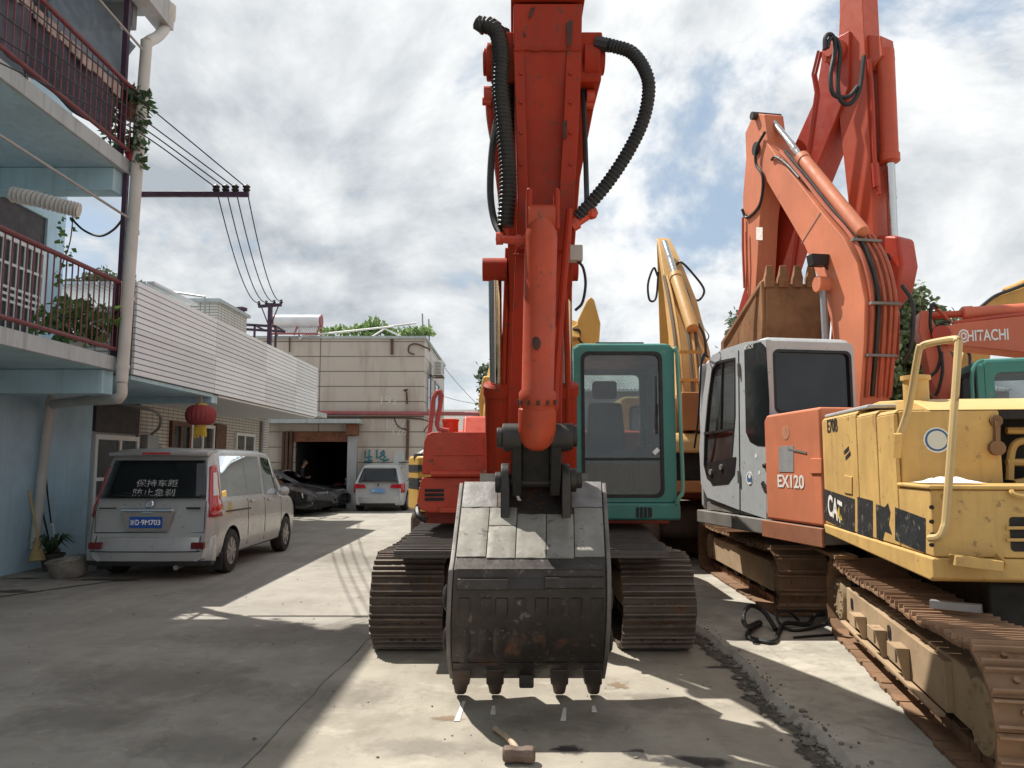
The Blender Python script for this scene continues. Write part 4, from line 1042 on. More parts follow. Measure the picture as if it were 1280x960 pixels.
for sg in (1, -1):
    m = MB(T); m.grid(lambda u, v: mpv.side(.01+.25*u, -.32+.30*v, sg, .012), 4, 4); m.build('tail_lamp', M_redl, mt_, solid=.01)
    m = MB(T); m.hexa([(sg*.78, -.012, .78), (sg*.40, -.012, .80), (sg*.40, .02, .80), (sg*.78, .02, .78)], [(sg*.78, -.012, .93), (sg*.46, -.012, .90), (sg*.46, .02, .90), (sg*.78, .02, .93)]); m.build('tail_lamp', M_redl, mt_)
    m = MB(T); m.bar(V((sg*.6, .6, 1.645)), V((sg*.6, 2.4, 1.67)), .04, .04); m.build('roof_rail', M_trim, mt_)
    m = MB(T); m.sphere((sg*.99, 2.75, 1.02), .1, 10, (1, .6, .8)); m.build('mirror', M_trim, mt_)
m = MB(T); m.box(-.24, .24, -.03, .0, .63, .77); pt = m.build('number_plate', paint('pale_blue_plate', (.16, .34, .62), .5), mt_, .005)
text('plate_lettering', 'D·7M2', M_platew, pt, T @ V((-.2, -.033, .665)), (1, 0, 0), (0, 0, 1), .07, .38)
m = MB(T); m.loft([[(x, .02+.12*(abs(x)/.9)**4-.05, .22), (x, .02+.12*(abs(x)/.9)**4-.06, .50), (x, .15, .54), (x, .15, .2)] for x in [-.86+1.72*i/16 for i in range(17)]]); m.build('rear_bumper', M_silver2, mt_, .01)
m = MB(T); m.box(-.6, .6, -.058, .1, .20, .28); m.build('bumper_skirt', M_trim, mt_)
m = MB(T); m.lathe(V((0, .0, .90)), (0, -1, 0), [(.045, 0), (.045, .016), (.002, .016)], 14); m.build('emblem', M_chrome, mt_)

# ---- two dark saloons parked nose out beside the shop
sst = [(0, .25, .72, .86, .92, .5), (.1, .2, .80, .9, .97, .58), (.6, .2, .86, .92, 1.05, .58), (1.1, .2, .875, .93, 1.32, .56), (1.7, .2, .88, .93, 1.43, .57), (2.5, .2, .88, .93, 1.42, .57), (3.0, .2, .88, .93, 1.15, .58), (3.35, .2, .875, .90, .97, .6), (4.2, .2, .85, .76, .86, .6), (4.5, .2, .80, .66, .76, .58), (4.66, .25, .70, .55, .62, .5)]
sal = Car(sst, lambda z: .05, lambda z: -.10*abs(z-.5), 4.66)
def saloon(label, loc, rz):
    t, T = make_car('parked_saloon', label, 'car', loc, rz, sal, {'body': M_blackp, 'rim': M_rim}, [(.87, .85, 1), (-.87, .85, -1), (.87, 3.75, 1), (-.87, 3.75, -1)], .31,
        [('side_window', 1.05, 3.0, .08, .85, G_car, (1, -1), (.35, -.4))], 'dark saloons beside the shop')
    for sg in (1, -1):
        m = MB(T); m.hexa([(sg*.80, 4.30, .56), (sg*.44, 4.56, .56), (sg*.44, 4.60, .56), (sg*.83, 4.36, .56)], [(sg*.80, 4.26, .70), (sg*.46, 4.50, .68), (sg*.46, 4.55, .69), (sg*.83, 4.32, .70)]); m.build('headlight', M_clear, t, .01)
        m = MB(T); m.sphere((sg*.97, 2.95, .98), .09, 10, (1, .6, .8)); m.build('mirror', M_blackp, t)
    m = MB(T); m.box(-.38, .38, 4.50, 4.605, .50, .69); gr = m.build('grille', M_trim, t, .02)
    m = MB(T)
    for k in range(9): m.box(-.35+k*.085, -.33+k*.085, 4.60, 4.615, .51, .68)
    m.box(-.39, .39, 4.58, 4.612, .685, .705); m.build('bars', M_chrome, gr)
    m = MB(T); m.box(-.8, .8, 4.50, 4.64, .38, .47); m.build('bumper', M_blackp, t, .02)
    m = MB(T); m.box(-.78, .78, 4.635, 4.648, .40, .425); m.build('bumper_strip', M_chrome, t)
    m = MB(T); m.grid(lambda u, v: (lambda s, h: V(((-1+2*u)*h[9][0]*.95, sal.lpos(s, h[10][1]), h[10][1]+.012-.03*abs(u-.5))))(3.3-.75*v, sal.half(3.3-.75*v)), 8, 6); m.build('windscreen', G_car, t)
    return t
saloon('black saloon with its nose showing just past the silver van', (-10.5, 25.4, 0), -PI/2-.20)
saloon('dark grey saloon parked behind the black saloon, only its grille showing', (-10.3, 26.75, 0), -PI/2-.10)

# ---- motorcycles in the garage mouth
def motorcycle(label, c, rz):
    t = thing('motorcycle', label, 'motorcycle', c, rz, 'motorcycles in the garage'); T = WM[t.name]
    for y in (.0, 1.25):
        m = MB(T); m.tube([V((0, y+.27*math.cos(a*PI/12), .30+.27*math.sin(a*PI/12))) for a in range(25)], .045, 8); w = m.build('wheel', M_tyre, t)
        m = MB(T)
        for k in range(6): m.bar(V((0, y, .3)), V((0, y+.25*math.cos(k*PI/3), .3+.25*math.sin(k*PI/3))), .02, .02)
        m.build('spokes', M_chrome, w)
    m = MB(T); m.tube([V((0, 1.25, .3)), V((0, 1.0, .95))], .03, 8); m.tube([V((0, 1.0, .85)), V((0, .65, .42)), V((0, .2, .4)), V((0, 0, .3))], .035, 8); m.box(-.12, .12, .42, .75, .3, .6); m.build('frame', M_grille, t)
    m = MB(T); m.sphere((0, .72, .76), .17, 12, (.8, 1.4, .75)); m.build('fuel_tank', paint('dark_red_tank', (.16, .02, .02), .25), t)
    m = MB(T); m.loft([[(-.12, y, .72+dz), (.12, y, .72+dz), (.12, y, .79+dz), (-.12, y, .79+dz)] for y, dz in ((-.25, .05), (.1, 0), (.5, .02))]); m.build('saddle', M_black, t, .02)
    m = MB(T); m.tube(cr([V((-.36, .82, 1.02)), V((-.15, .97, .98)), V((.15, .97, .98)), V((.36, .82, 1.02))], 4), .016, 6); m.build('handlebar', M_chrome, t)
    m = MB(T); m.sphere((0, 1.12, .86), .09, 10); m.build('headlight', M_clear, t)
    for sg in (1, -1):
        m = MB(T); m.tube([V((sg*.3, .9, 1.02)), V((sg*.36, .92, 1.18))], .008, 4); m.sphere((sg*.37, .92, 1.22), .05, 8, (1.2, .3, .8)); m.build('mirror', M_trim, t)
    m = MB(T); m.cyl((.1, .5, .3), (.12, -.25, .36), .045, n=10); m.build('exhaust', M_chrome, t)
motorcycle('motorcycle with chrome handlebar standing in the garage mouth, nearer the shutter', (P(398, 630, 28.6).x, 28.9, .01), -.9)
motorcycle('motorcycle at the right of the garage mouth, next to the grey pillar', (P(424, 630, 28.2).x, 28.6, .01), -.5)

# ---- person standing in the garage mouth, head bowed over something held
M_skin = paint('skin', (.36, .21, .15), .6, .08, 6, bmp=0)
def person(label, loc, rz):
    t = thing('person', label, 'person', loc, rz); T = WM[t.name]
    me = bpy.data.meshes.new('body'); J = [((0, 0, .92), .13), ((0, .0, 1.12), .135), ((0, .0, 1.32), .15), ((0, .02, 1.44), .07), ((0, .05, 1.53), .06),
        ((-.09, 0, .86), .10), ((-.10, .01, .48), .065), ((-.10, -.01, .08), .045), ((-.11, .13, .035), .04),
        ((.09, 0, .86), .10), ((.10, .03, .48), .065), ((.10, .0, .08), .045), ((.11, .14, .035), .04),
        ((-.19, 0, 1.37), .065), ((-.23, .0, 1.10), .045), ((-.08, .22, 1.08), .035), ((-.04, .28, 1.10), .03),
        ((.19, 0, 1.37), .065), ((.23, .0, 1.10), .045), ((.08, .22, 1.08), .035), ((.04, .28, 1.10), .03)]
    E = [(0, 1), (1, 2), (2, 3), (3, 4), (0, 5), (5, 6), (6, 7), (7, 8), (0, 9), (9, 10), (10, 11), (11, 12), (2, 13), (13, 14), (14, 15), (15, 16), (2, 17), (17, 18), (18, 19), (19, 20)]
    me.from_pydata([j[0] for j in J], E, [])
    o = bpy.data.objects.new('body', me); COL.objects.link(o); o.parent = t; WM[o.name] = T
    sk = o.modifiers.new('s', 'SKIN'); o.modifiers.new('u', 'SUBSURF').levels = 1
    o.modifiers['u'].render_levels = 2
    for i, j in enumerate(J):
        d = me.skin_vertices[0].data[i]; d.radius = (j[1], j[1]*.8); d.use_root = (i == 0)
    bpy.context.view_layer.update()
    dg = bpy.context.evaluated_depsgraph_get(); dg.update(); m2 = bpy.data.meshes.new_from_object(o.evaluated_get(dg)); o.modifiers.clear(); o.data = m2
    for mt in (M_inside if False else paint('dark_clothes', (.035, .037, .045), .9), paint('dark_trousers', (.03, .032, .05), .9), M_skin, M_black): m2.materials.append(mt)
    for p in m2.polygons:
        c = p.center
        p.material_index = 3 if c.z < .09 else 1 if c.z < .93 and abs(c.x) < .21 and c.y < .15 else 2 if (c.z > 1.45 or (c.y > .16 and c.z > 1)) else 0
    m2.shade_smooth()
    m = MB(T); h = V((0, .09, 1.63)); m.sphere(h, .105, 16, (.78, .92, 1.12)); m.sphere(h+V((0, .105, -.02)), .018, 6, (.8, 1, 1.3))
    for sg in (1, -1): m.sphere(h+V((sg*.083, 0, -.01)), .028, 6, (.4, .7, 1.1))
    m.tube([h+V((0, -.02, -.15)), h+V((0, -.01, -.06))], .05, 8); m.build('head', M_skin, t)
    m = MB(T)
    for sg in (1, -1): m.sphere(h+V((sg*.034, .092, .012)), .012, 6)
    m.bar(h+V((-.025, .094, -.055)), h+V((.025, .094, -.055)), .008, .008); m.build('face_features', M_black, t)
    m = MB(T); m.sphere(h+V((0, -.018, .03)), .107, 14, (.82, .9, 1.05)); m.build('hair', M_black, t)
    for sg in (1, -1):
        m = MB(T)
        for k in range(4): m.tube(cr([V((sg*(.05+.0*k), .25, 1.075+.018*k)), V((sg*.03, .30, 1.078+.018*k)), V((sg*.008, .315, 1.08+.018*k))], 3), .0085, 5)
        m.tube([V((sg*.05, .26, 1.12)), V((sg*.02, .27, 1.145))], .009, 5); m.build('fingers', M_skin, t)
    m = MB(T); m.box(-.035, .035, .285, .295, 1.06, 1.19); ph = m.build('handheld_phone', M_black, None, loc=(loc[0], loc[1], 1.1)); tag(ph, 'small dark phone held by the person in the garage mouth', 'phone')
    return t
person('person in dark clothes standing in the garage mouth, head bowed over a held phone', (P(376, 620, 28.2).x, 28.25, .01), -1.3)
# ================================================================ shared excavator pieces
M_arm = paint('arm_red_paint', (.35, .029, .009), .5, .14, 1.6, dirt=.3, dcol=(.13, .025, .015), streak=.35, chip=.4, ccol=(.11, .045, .03), spec=.22)
M_cyl = paint('cylinder_red_paint', (.42, .050, .014), .5, .16, 1.6, dirt=.35, dcol=(.15, .04, .02), streak=.35, chip=.25, ccol=(.10, .05, .035), spec=.45)
M_red1 = paint('red_orange_paint', (.55, .058, .022), .45, .10, 1.6, dirt=.22, dcol=(.16, .05, .03), streak=.25, chip=.25, ccol=(.10, .05, .035), spec=.45)
M_reddk = paint('deep_red_paint', (.42, .045, .022), .42, .10, 1.6, dirt=.2, dcol=(.14, .03, .025), streak=.15, chip=.1, ccol=(.1, .05, .04))
M_orange = paint('faded_orange_paint', (.60, .195, .10), .6, .12, 1.4, dirt=.28, dcol=(.30, .13, .07), streak=.3, rust=.12, rs=5)
M_yel = paint('old_yellow_paint', (.60, .385, .13), .6, .14, 1.5, dirt=.5, dcol=(.30, .185, .08), streak=.55, rust=.24, rs=2.6, rcol=(.20, .10, .04), chip=.12, ccol=(.25, .16, .08))
M_yel2 = paint('ochre_yellow_paint', (.55, .33, .08), .5, .10, 1.3, dirt=.25, dcol=(.25, .16, .06), streak=.3, rust=.08)
M_yel3 = paint('warm_yellow_paint', (.55, .33, .12), .5, .10, 1.3, dirt=.2, dcol=(.25, .16, .06), streak=.25)
M_teal2 = paint('teal_cab_paint', (.045, .215, .185), .42, .10, 1.6, dirt=.2, dcol=(.09, .13, .10), streak=.25, chip=.15, ccol=(.2, .24, .2))
M_steel = paint('dark_steel', (.055, .052, .050), .55, .25, 5, dirt=.35, dcol=(.10, .07, .05), metal=.5, bmp=.2)
M_track = paint('track_steel', (.080, .058, .046), .6, .3, 3, rust=.45, rcol=(.13, .052, .022), rs=4, dirt=.4, dcol=(.16, .11, .075), bmp=.25, bs=40)
M_trackr = paint('rusty_track_steel', (.19, .105, .058), .85, .3, 3, rust=.5, rcol=(.20, .095, .045), rs=4, dirt=.55, dcol=(.36, .24, .15), bmp=.25, bs=40)
M_tframe = paint('dusty_track_frame', (.38, .27, .165), .85, .2, 2, dirt=.35, dcol=(.10, .075, .05), rust=.25, bmp=.2)
M_grease = paint('greasy_black', (.014, .013, .012), .7, .3, 6, dirt=.4, dcol=(.04, .032, .025), bmp=.2)
M_rod = paint('chrome_rod', (.60, .60, .58), .18, .05, 4, metal=1, bmp=0)
M_hose = paint('hydraulic_hose', (.017, .017, .018), .5, .2, 14, dirt=.3, dcol=(.09, .08, .07))
G_cab = glass('cab_glass', (.88, .91, .91), .30, .02)
G_cabd = glass('dark_cab_glass', (.05, .05, .06), .10, .02)
M_gask = paint('window_gasket', (.012, .013, .014), .5, .1, 5)

def ring_frame(m, o, u, v, W, H, hole, th, ro=.05, ri=.07, k=5):
    """plate W x H in the plane (u,v) from corner o, with a rounded hole (x0,x1,y0,y1); th along u x v"""
    o, u, v = V(o), V(u).normalized(), V(v).normalized(); n = u.cross(v)
    def rr(x0, x1, y0, y1, r):
        pts = []
        for cx, cy, a0 in ((x1-r, y1-r, 0), (x0+r, y1-r, 90), (x0+r, y0+r, 180), (x1-r, y0+r, 270)):
            for i in range(k+1):
                a = rad(a0+90*i/k); pts.append((cx+r*math.cos(a), cy+r*math.sin(a)))
        return pts
    A = rr(0, W, 0, H, ro); B = rr(*hole, ri); N = len(A)
    def vs(L, d): return [m.v(o+u*x+v*y+n*d) for x, y in L]
    a0, b0, a1, b1 = vs(A, 0), vs(B, 0), vs(A, th), vs(B, th)
    for i in range(N):
        j = (i+1) % N
        m.f([a0[i], a0[j], b0[j], b0[i]]); m.f([a1[i], b1[i], b1[j], a1[j]])
        m.f([a0[i], a1[i], a1[j], a0[j]]); m.f([b0[i], b0[j], b1[j], b1[i]])
def rrect(m, o, u, v, x0, x1, y0, y1, r, th, k=5):
    o, u, v = V(o), V(u).normalized(), V(v).normalized(); n = u.cross(v); pts = []
    for cx, cy, a0 in ((x1-r, y1-r, 0), (x0+r, y1-r, 90), (x0+r, y0+r, 180), (x1-r, y0+r, 270)):
        for i in range(k+1):
            a = rad(a0+90*i/k); pts.append(o+u*(cx+r*math.cos(a))+v*(cy+r*math.sin(a)))
    m.hexa(pts, [p+n*th for p in pts])

M_wear = paint('worn_grouser_steel', (.17, .135, .11), .45, .35, 4, rust=.35, rcol=(.13, .06, .03), dirt=.5, dcol=(.07, .05, .04), metal=.3, bmp=.2)
M_wearr = paint('rusty_grouser', (.27, .16, .095), .75, .3, 4, rust=.4, rcol=(.20, .10, .05), dirt=.4, dcol=(.36, .26, .17), bmp=.2)
M_cover = paint('final_drive_cover', (.30, .22, .13), .8, .2, 3, dirt=.4, dcol=(.14, .10, .06), rust=.15, bmp=.2)
def track(t, T, xc, w, y0, y1, R_, sg, shoe, frame, pitch=.175, nroll=6, sag=.03, cover=True, ridge=2, cin=.09):
    """one crawler: y0/y1 axle positions in the machine's frame, sg = outer side (+1/-1)"""
    zc = R_; Ls = y1-y0; per = 2*Ls+2*PI*R_; n = int(per/pitch); p_ = per/n
    def at(d):
        d %= per
        if d < Ls: return V((0, y1-d, 0)), V((0, -1, 0)), V((0, 0, -1))
        d -= Ls
        if d < PI*R_:
            a = d/R_; return V((0, y0-R_*math.sin(a), zc-R_*math.cos(a))), V((0, -math.cos(a), math.sin(a))), V((0, -math.sin(a), -math.cos(a)))
        d -= PI*R_
        if d < Ls:
            f = d/Ls; return V((0, y0+d, 2*R_-sag*math.sin(PI*f)*(1+.4*math.sin(3*PI*f)))), V((0, 1, 0)), V((0, 0, 1))
        d -= Ls
        a = d/R_; return V((0, y1+R_*math.sin(a), zc+R_*math.cos(a))), V((0, math.cos(a), -math.sin(a))), V((0, math.sin(a), math.cos(a)))
    m = MB(T); rng = random.Random(int(xc*100)+7); wear = M_wearr if shoe is M_trackr else M_wear
    for i in range(n):
        c, tg, nr = at((i+.5)*p_)
        c = c+V((xc, 0, 0))+nr*rng.uniform(-.004, .005); jit = rng.uniform(-.010, .010)
        tl_ = rng.uniform(-.05, .05); tg = (tg+nr*tl_).normalized(); nr = (nr-tg*nr.dot(tg)).normalized()
        X = V((1, 0, 0)); h = p_*.475
        def q(x, a, b): return c+X*(x+jit)+tg*a+nr*b
        # slightly dished plate
        m.hexa([q(-w/2, -h, -.028), q(w/2, -h, -.028), q(w/2, h, -.028), q(-w/2, h, -.028)], [q(-w/2, -h, -.006), q(w/2, -h, -.006), q(w/2, h, -.010), q(-w/2, h, -.010)])
        m.mi = 1
        for r in range(ridge):
            a = -h+.012+r*(2*h-.03)/max(1, ridge-1) if ridge > 1 else -h+.02
            hh = (.026 if r == 0 else .018)
            m.hexa([q(-w/2, a, -.008), q(w/2, a, -.008), q(w/2, a+.022, -.008), q(-w/2, a+.022, -.008)], [q(-w/2+.004, a+.004, hh), q(w/2-.004, a+.004, hh), q(w/2-.004, a+.015, hh), q(-w/2+.004, a+.015, hh)])
        m.mi = 0
        for bx in (-.11, -.045, .045, .11):
            if rng.random() < .85: m.cyl(q(bx*w/.5, .015, -.008), q(bx*w/.5, .015, .010), .016, n=6)
        # chain links on the inside
        for bx in (-.07, .07):
            m.hexa([q(bx-.022, -h*.98, -.10), q(bx+.022, -h*.98, -.10), q(bx+.022, h*.98, -.10), q(bx-.022, h*.98, -.10)], [q(bx-.022, -h*.98, -.029), q(bx+.022, -h*.98, -.029), q(bx+.022, h*.98, -.029), q(bx-.022, h*.98, -.029)])
    m.build('track_belt', [shoe, wear], t, smooth=False)
    for y, nm in ((y0, 'idler'), (y1, 'sprocket')):
        m = MB(T); c = V((xc-.09, y, zc)); ri = R_-.10
        m.lathe(c, (1, 0, 0), [(.05, -.02), (ri*.55, -.02), (ri*.9, .0), (ri, .02), (ri, .16), (ri*.9, .18), (ri*.55, .20), (.05, .20)], 24)
        o = m.build(nm, M_grease, t)
        if cover:
            m = MB(T); s = xc+sg*(w*.5-cin); m.lathe(V((s-sg*.16, y, zc)), (sg, 0, 0), [(ri*.80, 0), (ri*.80, .10), (ri*.74, .14), (.01, .145)], 22)
            for k in range(10): a = k*PI/5; m.cyl(V((s-sg*.02, y+ri*.56*math.cos(a), zc+ri*.56*math.sin(a))), V((s+sg*.0, y+ri*.56*math.cos(a), zc+ri*.56*math.sin(a))), .014, n=6)
            m.build('hub_cover', M_cover, o)
    m = MB(T); fx0, fx1 = xc-w*.30, xc+w*.30
    m.prof([(y0+R_*.75, zc-.16), (y1-R_*.75, zc-.16), (y1-R_*.75, zc+.10), (y1-R_*.95, zc+.16), (y0+R_*.95, zc+.16), (y0+R_*.75, zc+.10)], fx0, fx1)
    fr = m.build('track_frame', frame, t, .012)
    for i in range(nroll):
        y = y0+R_*.55+(y1-y0-R_*1.1)*i/(nroll-1)
        m = MB(T); m.lathe(V((xc-.12, y, .20)), (1, 0, 0), [(.03, -.01), (.07, 0), (.095, .02), (.085, .05), (.085, .19), (.095, .22), (.07, .24), (.03, .25)], 14)
        m.build('roller', M_grease, t)
    return fr
def ram(t, a, b, r, split, mb, mrod=None, head=0, name='cylinder', collar=1):
    """barrel from a to a+(b-a)*split, rod to b"""
    a, b = V(a), V(b); d = (b-a); L = d.length; d.normalize(); s = L*split
    m = MB(); m.lathe(a, d, [(r*.5, 0), (r*.96, .02), (r, .05), (r, s-.13*collar), (r*1.13, s-.12*collar), (r*1.13, s-.02), (r*.9, s), (r*.5, s)], 22)
    o = m.build(name, mb, t)
    m = MB(); m.cyl(a+d*(s-.01), b, r*.55, n=16); m.build('rod', mrod or M_rod, o)
    if head:
        x = V((1, 0, 0)) if head is True else V(head)
        m = MB(); m.cyl(b-x*r*1.0, b+x*r*1.0, r*.95, n=18); m.build('rod_eye', mb, o)
    return o
def ribbed(pts, r, n=9, per=.030, amp=.10):
    """spiral-guarded hose"""
    pts = [V(p) for p in pts]; out = []; rr = []
    L = sum((pts[i+1]-pts[i]).length for i in range(len(pts)-1)); N = int(L/per*2)
    acc = [0]
    for i in range(len(pts)-1): acc.append(acc[-1]+(pts[i+1]-pts[i]).length)
    j = 0
    for k in range(N+1):
        d = L*k/N
        while j < len(pts)-2 and acc[j+1] < d: j += 1
        f = (d-acc[j])/max(1e-6, acc[j+1]-acc[j]); out.append(pts[j].lerp(pts[j+1], f)); rr.append(r*(1+(amp if k % 2 else -amp)))
    m = MB(); m.tube(out, rr, n); return m
def hose(t, pts, r, name='hose', mat=None, n=6):
    m = MB(); m.tube(cr(pts, n), r, 7); return m.build(name, mat or M_hose, t)
def beam_loft(t, name, mat, st, bevel=.012):
    """st: (centre, width along X, height, direction) -> box beam following the stations"""
    m = MB(); rings = []
    for i, (c, w, h, up) in enumerate(st):
        c = V(c); up = V(up).normalized(); x = V((1, 0, 0)) if not isinstance(w, tuple) else V(w[1]); ww = w if not isinstance(w, tuple) else w[0]
        rings.append([c-x*ww/2-up*h/2, c+x*ww/2-up*h/2, c+x*ww/2+up*h/2, c-x*ww/2+up*h/2])
    m.loft(rings); return m.build(name, mat, t, bevel)

def cab_shell(t, T, x0, x1, y0, y1, z0, z1, mat, zs, front_hole, glassm, rear_hole=None, side_hole=None, mid=None, ro=.07):
    """hollow cab: front at y0 (facing -y). holes in cab-local metres (x0,x1,z0,z1)"""
    m = MB(T); W, D, H = x1-x0, y1-y0, z1-z0; th = .07
    ring_frame(m, (x0, y0+th, z0), (1, 0, 0), (0, 0, 1), W, H, front_hole, th, ro)
    rh = rear_hole or (.10, W-.10, .75, H-.14)
    ring_frame(m, (x0, y1, z0), (1, 0, 0), (0, 0, 1), W, H, rh, th, ro)
    sh_ = side_hole or (.12, D-.10, .70, H-.14)
    for x in (x0+.06, x1): ring_frame(m, (x, y0+th+.003, z0+.003), (0, 1, 0), (0, 0, 1), D-2*th-.006, H-.006, (sh_[0]-th, sh_[1]-th, sh_[2], sh_[3]), -.06, .03)
    m.box(x0+.02, x1-.02, y0+.02, y1-.02, z0+.004, z0+.09)
    fr = m.build('cab_frame', mat, t, .006)
    m = MB(T); rings = []
    for z, ins in ((z1-.09, .012), (z1-.03, .0), (z1+.015, .02), (z1+.035, .08)):
        k = []
        for cx, cy, a0 in ((x1-.1, y1-.1, 0), (x0+.1, y1-.1, 90), (x0+.1, y0+.1, 180), (x1-.1, y0+.1, 270)):
            for i in range(5): a = rad(a0+22.5*i); k.append((cx+(.1-ins)*math.cos(a), cy+(.1-ins)*math.sin(a), z))
        rings.append(k)
    m.loft(rings); m.build('cab_roof', mat, fr)
    m = MB(T); hx0, hx1, hz0, hz1 = front_hole
    ring_frame(m, (x0+hx0-.012, y0-.004+.05, z0+hz0-.012), (1, 0, 0), (0, 0, 1), hx1-hx0+.024, hz1-hz0+.024, (.035, hx1-hx0-.011, .035, hz1-hz0-.011), .053, .08, .07)
    if mid: m.box(x0+hx0, x1-(W-hx1), y0-.004, y0+.045, z0+mid-.03, z0+mid)
    m.build('window_gasket', M_gask, fr)
    m = MB(T)
    if mid:
        m.box(x0+hx0+.02, x0+hx1-.02, y0+.018, y0+.026, z0+mid-.002, z0+hz1-.02); m.build('windscreen', glassm, t)
        m = MB(T); m.box(x0+hx0+.02, x0+hx1-.02, y0+.012, y0+.018, z0+hz0+.02, z0+mid-.028); m.build('lower_window', glassm, t)
    else:
        m.box(x0+hx0+.02, x0+hx1-.02, y0+.018, y0+.026, z0+hz0+.02, z0+hz1-.02); m.build('windscreen', glassm, t)
    m = MB(T); m.box(x0+rh[0]-.02, x0+rh[1]+.02, y1-.04, y1-.032, z0+rh[2]-.02, z0+rh[3]+.02); m.build('rear_window', glassm, t)
    for x in (x0+.03, x1-.036):
        m = MB(T); m.box(x, x+.006, y0+sh_[0]-.02, y0+sh_[1]+.02, z0+sh_[2]-.02, z0+sh_[3]+.02); m.build('side_window', glassm, t)
    return fr
def cab_seat(t, T, x, y, z):
    m = MB(T)
    m.box(x-.25, x+.25, y-.25, y+.25, z+.38, z+.50); m.hexa([(x-.24, y+.20, z+.52), (x+.24, y+.20, z+.52), (x+.24, y+.33, z+.52), (x-.24, y+.33, z+.52)], [(x-.20, y+.30, z+1.12), (x+.20, y+.30, z+1.12), (x+.20, y+.40, z+1.12), (x-.20, y+.40, z+1.12)])
    m.box(x-.15, x+.15, y-.15, y+.2, z+.05, z+.379)
    s = m.build('seat', M_seat, t, .04, 3)
    m = MB(T); m.box(x-.15, x+.15, y+.33, y+.43, z+1.17, z+1.39); m.build('headrest', M_seat, s, .04, 3)
    for sx in (-1, 1):
        m = MB(T); m.box(x+sx*.38-.09, x+sx*.38+.09, y-.3, y+.2, z+.05, z+.58); c = m.build('console', M_trim, t, .02)
        m = MB(T); m.tube([V((x+sx*.38, y-.2, z+.58)), V((x+sx*.36, y-.24, z+.80))], .014, 6); m.sphere((x+sx*.36, y-.24, z+.83), .03, 8); m.build('joystick', M_trim, c)
    for sx in (-.1, .1):
        m = MB(T); m.tube([V((x+sx, y-.45, z+.05)), V((x+sx, y-.52, z+.45))], .012, 6); m.box(x+sx-.05, x+sx+.05, y-.62, y-.52, z+.08, z+.10); m.build('pedal_lever', M_trim, t)

# ================================================================ the red excavator in the middle of the yard
ex = thing('red_excavator', 'red excavator with green cab facing the camera, worn bucket resting on the ground', 'excavator', (.22, 9, .004))
I = Matrix.Translation(V((0, 0, .005)))
track(ex, I, -.91, .63, 7.13, 10.3, .405, -1, M_track, M_tframe, ridge=3)
track(ex, I, 1.265, .63, 7.13, 10.3, .405, 1, M_track, M_tframe, ridge=3)
# loose runs of shoes laid along the top of both tracks
def mat_run(label, xa0, xa1, xb0, xb1, ya, yb, z):
    m = MB(); n = 27; rng = random.Random(5)
    for i in range(n):
        f0, f1 = i/n, (i+.93)/n
        def q(f, s, dz):
            y = ya+(yb-ya)*f; x = (xa0+(xb0-xa0)*f) if s == 0 else (xa1+(xb1-xa1)*f)
            droop = 0
            return V((x+dx, y, z+dz+droop+.012*math.sin(f*14)))
        dx = rng.uniform(-.008, .008)
        m.hexa([q(f0, 0, 0), q(f0, 1, 0), q(f1, 1, 0), q(f1, 0, 0)], [q(f0, 0, .022), q(f0, 1, .022), q(f1, 1, .022), q(f1, 0, .022)])
        g0, g1 = f0+.004, f0+.013
        m.hexa([q(g0, 0, .02), q(g0, 1, .02), q(g1, 1, .02), q(g1, 0, .02)], [q(g0, 0, .055), q(g0, 1, .055), q(g1, 1, .055), q(g1, 0, .055)])
    o = m.build('track_shoe_strip', paint('worn_shoe_steel', (.10, .088, .08), .5, .25, 3, rust=.2, metal=.3, bmp=.2), smooth=False, loc=((xa0+xa1)/2, ya, z))
    return tag(o, label, 'track strip', 'loose strips of track shoes')
mat_run('strip of grey track shoes laid on the left track of the red excavator', -.99, -.34, -1.16, -.45, 6.52, 10.2, .858)
mat_run('strip of grey track shoes laid on the right track, under the green cab', .62, 1.30, .95, 1.66, 6.52, 10.0, .858)
m = MB(); m.box(-.62, .95, 7.7, 9.9, .42, .80); m.prof([(7.5, .5), (7.7, .45), (7.7, .75), (7.55, .72)], -.2, .55); m.build('carbody', M_grease, ex, .03)
m = MB(); m.cyl(V((.25, 8.9, .79)), V((.25, 8.9, 1.02)), .6, n=32); m.build('swing_ring', M_grease, ex)
m = MB(); m.box(-.92, 1.68, 8.3, 11.4, 1.0, 1.16); m.build('deck', M_reddk, ex, .01)
m = MB(); m.prof([(9.9, 1.163), (11.6, 1.163), (11.75, 1.4), (11.7, 2.0), (11.3, 2.12), (9.9, 2.05)], -.95, 1.7); m.build('engine_housing', M_red1, ex, .04)
# left front tool box
YB = 7.95
def PB(x, y, d=0): p = P(x, y, YB); p.y += d; return p
m = MB(); pts = [PB(527, 593), PB(612, 593), PB(612, 542), PB(606, 540), PB(540, 540), PB(534, 543), PB(530, 552)]
m.ext(pts, (0, 1.9, 0)); tb = m.build('tool_box', M_red1, ex, .012)
m = MB(); a, b_ = PB(543, 568, -.006), PB(605, 568, -.006); m.bar(a, b_, .012, .022); a, b_ = PB(607, 563, -.01), PB(607, 545, -.01); m.bar(a, b_, .02, .03); m.build('pressed_ridge', M_red1, tb, .003)
m = MB(); pts = [PB(536, 641), PB(618, 641), PB(618, 597), PB(527, 597), PB(521, 627), PB(524, 636)]
m.ext(pts, (0, .6, 0)); lb = m.build('lower_housing', M_red1, ex, .015)
vm = MB()
for y in (613, 618.5, 624): a, b_ = PB(531, y, -.004), PB(555, y, -.004); vm.bar(a, b_, .012, .030)
vm.build('vent_slots', M_gask, lb)
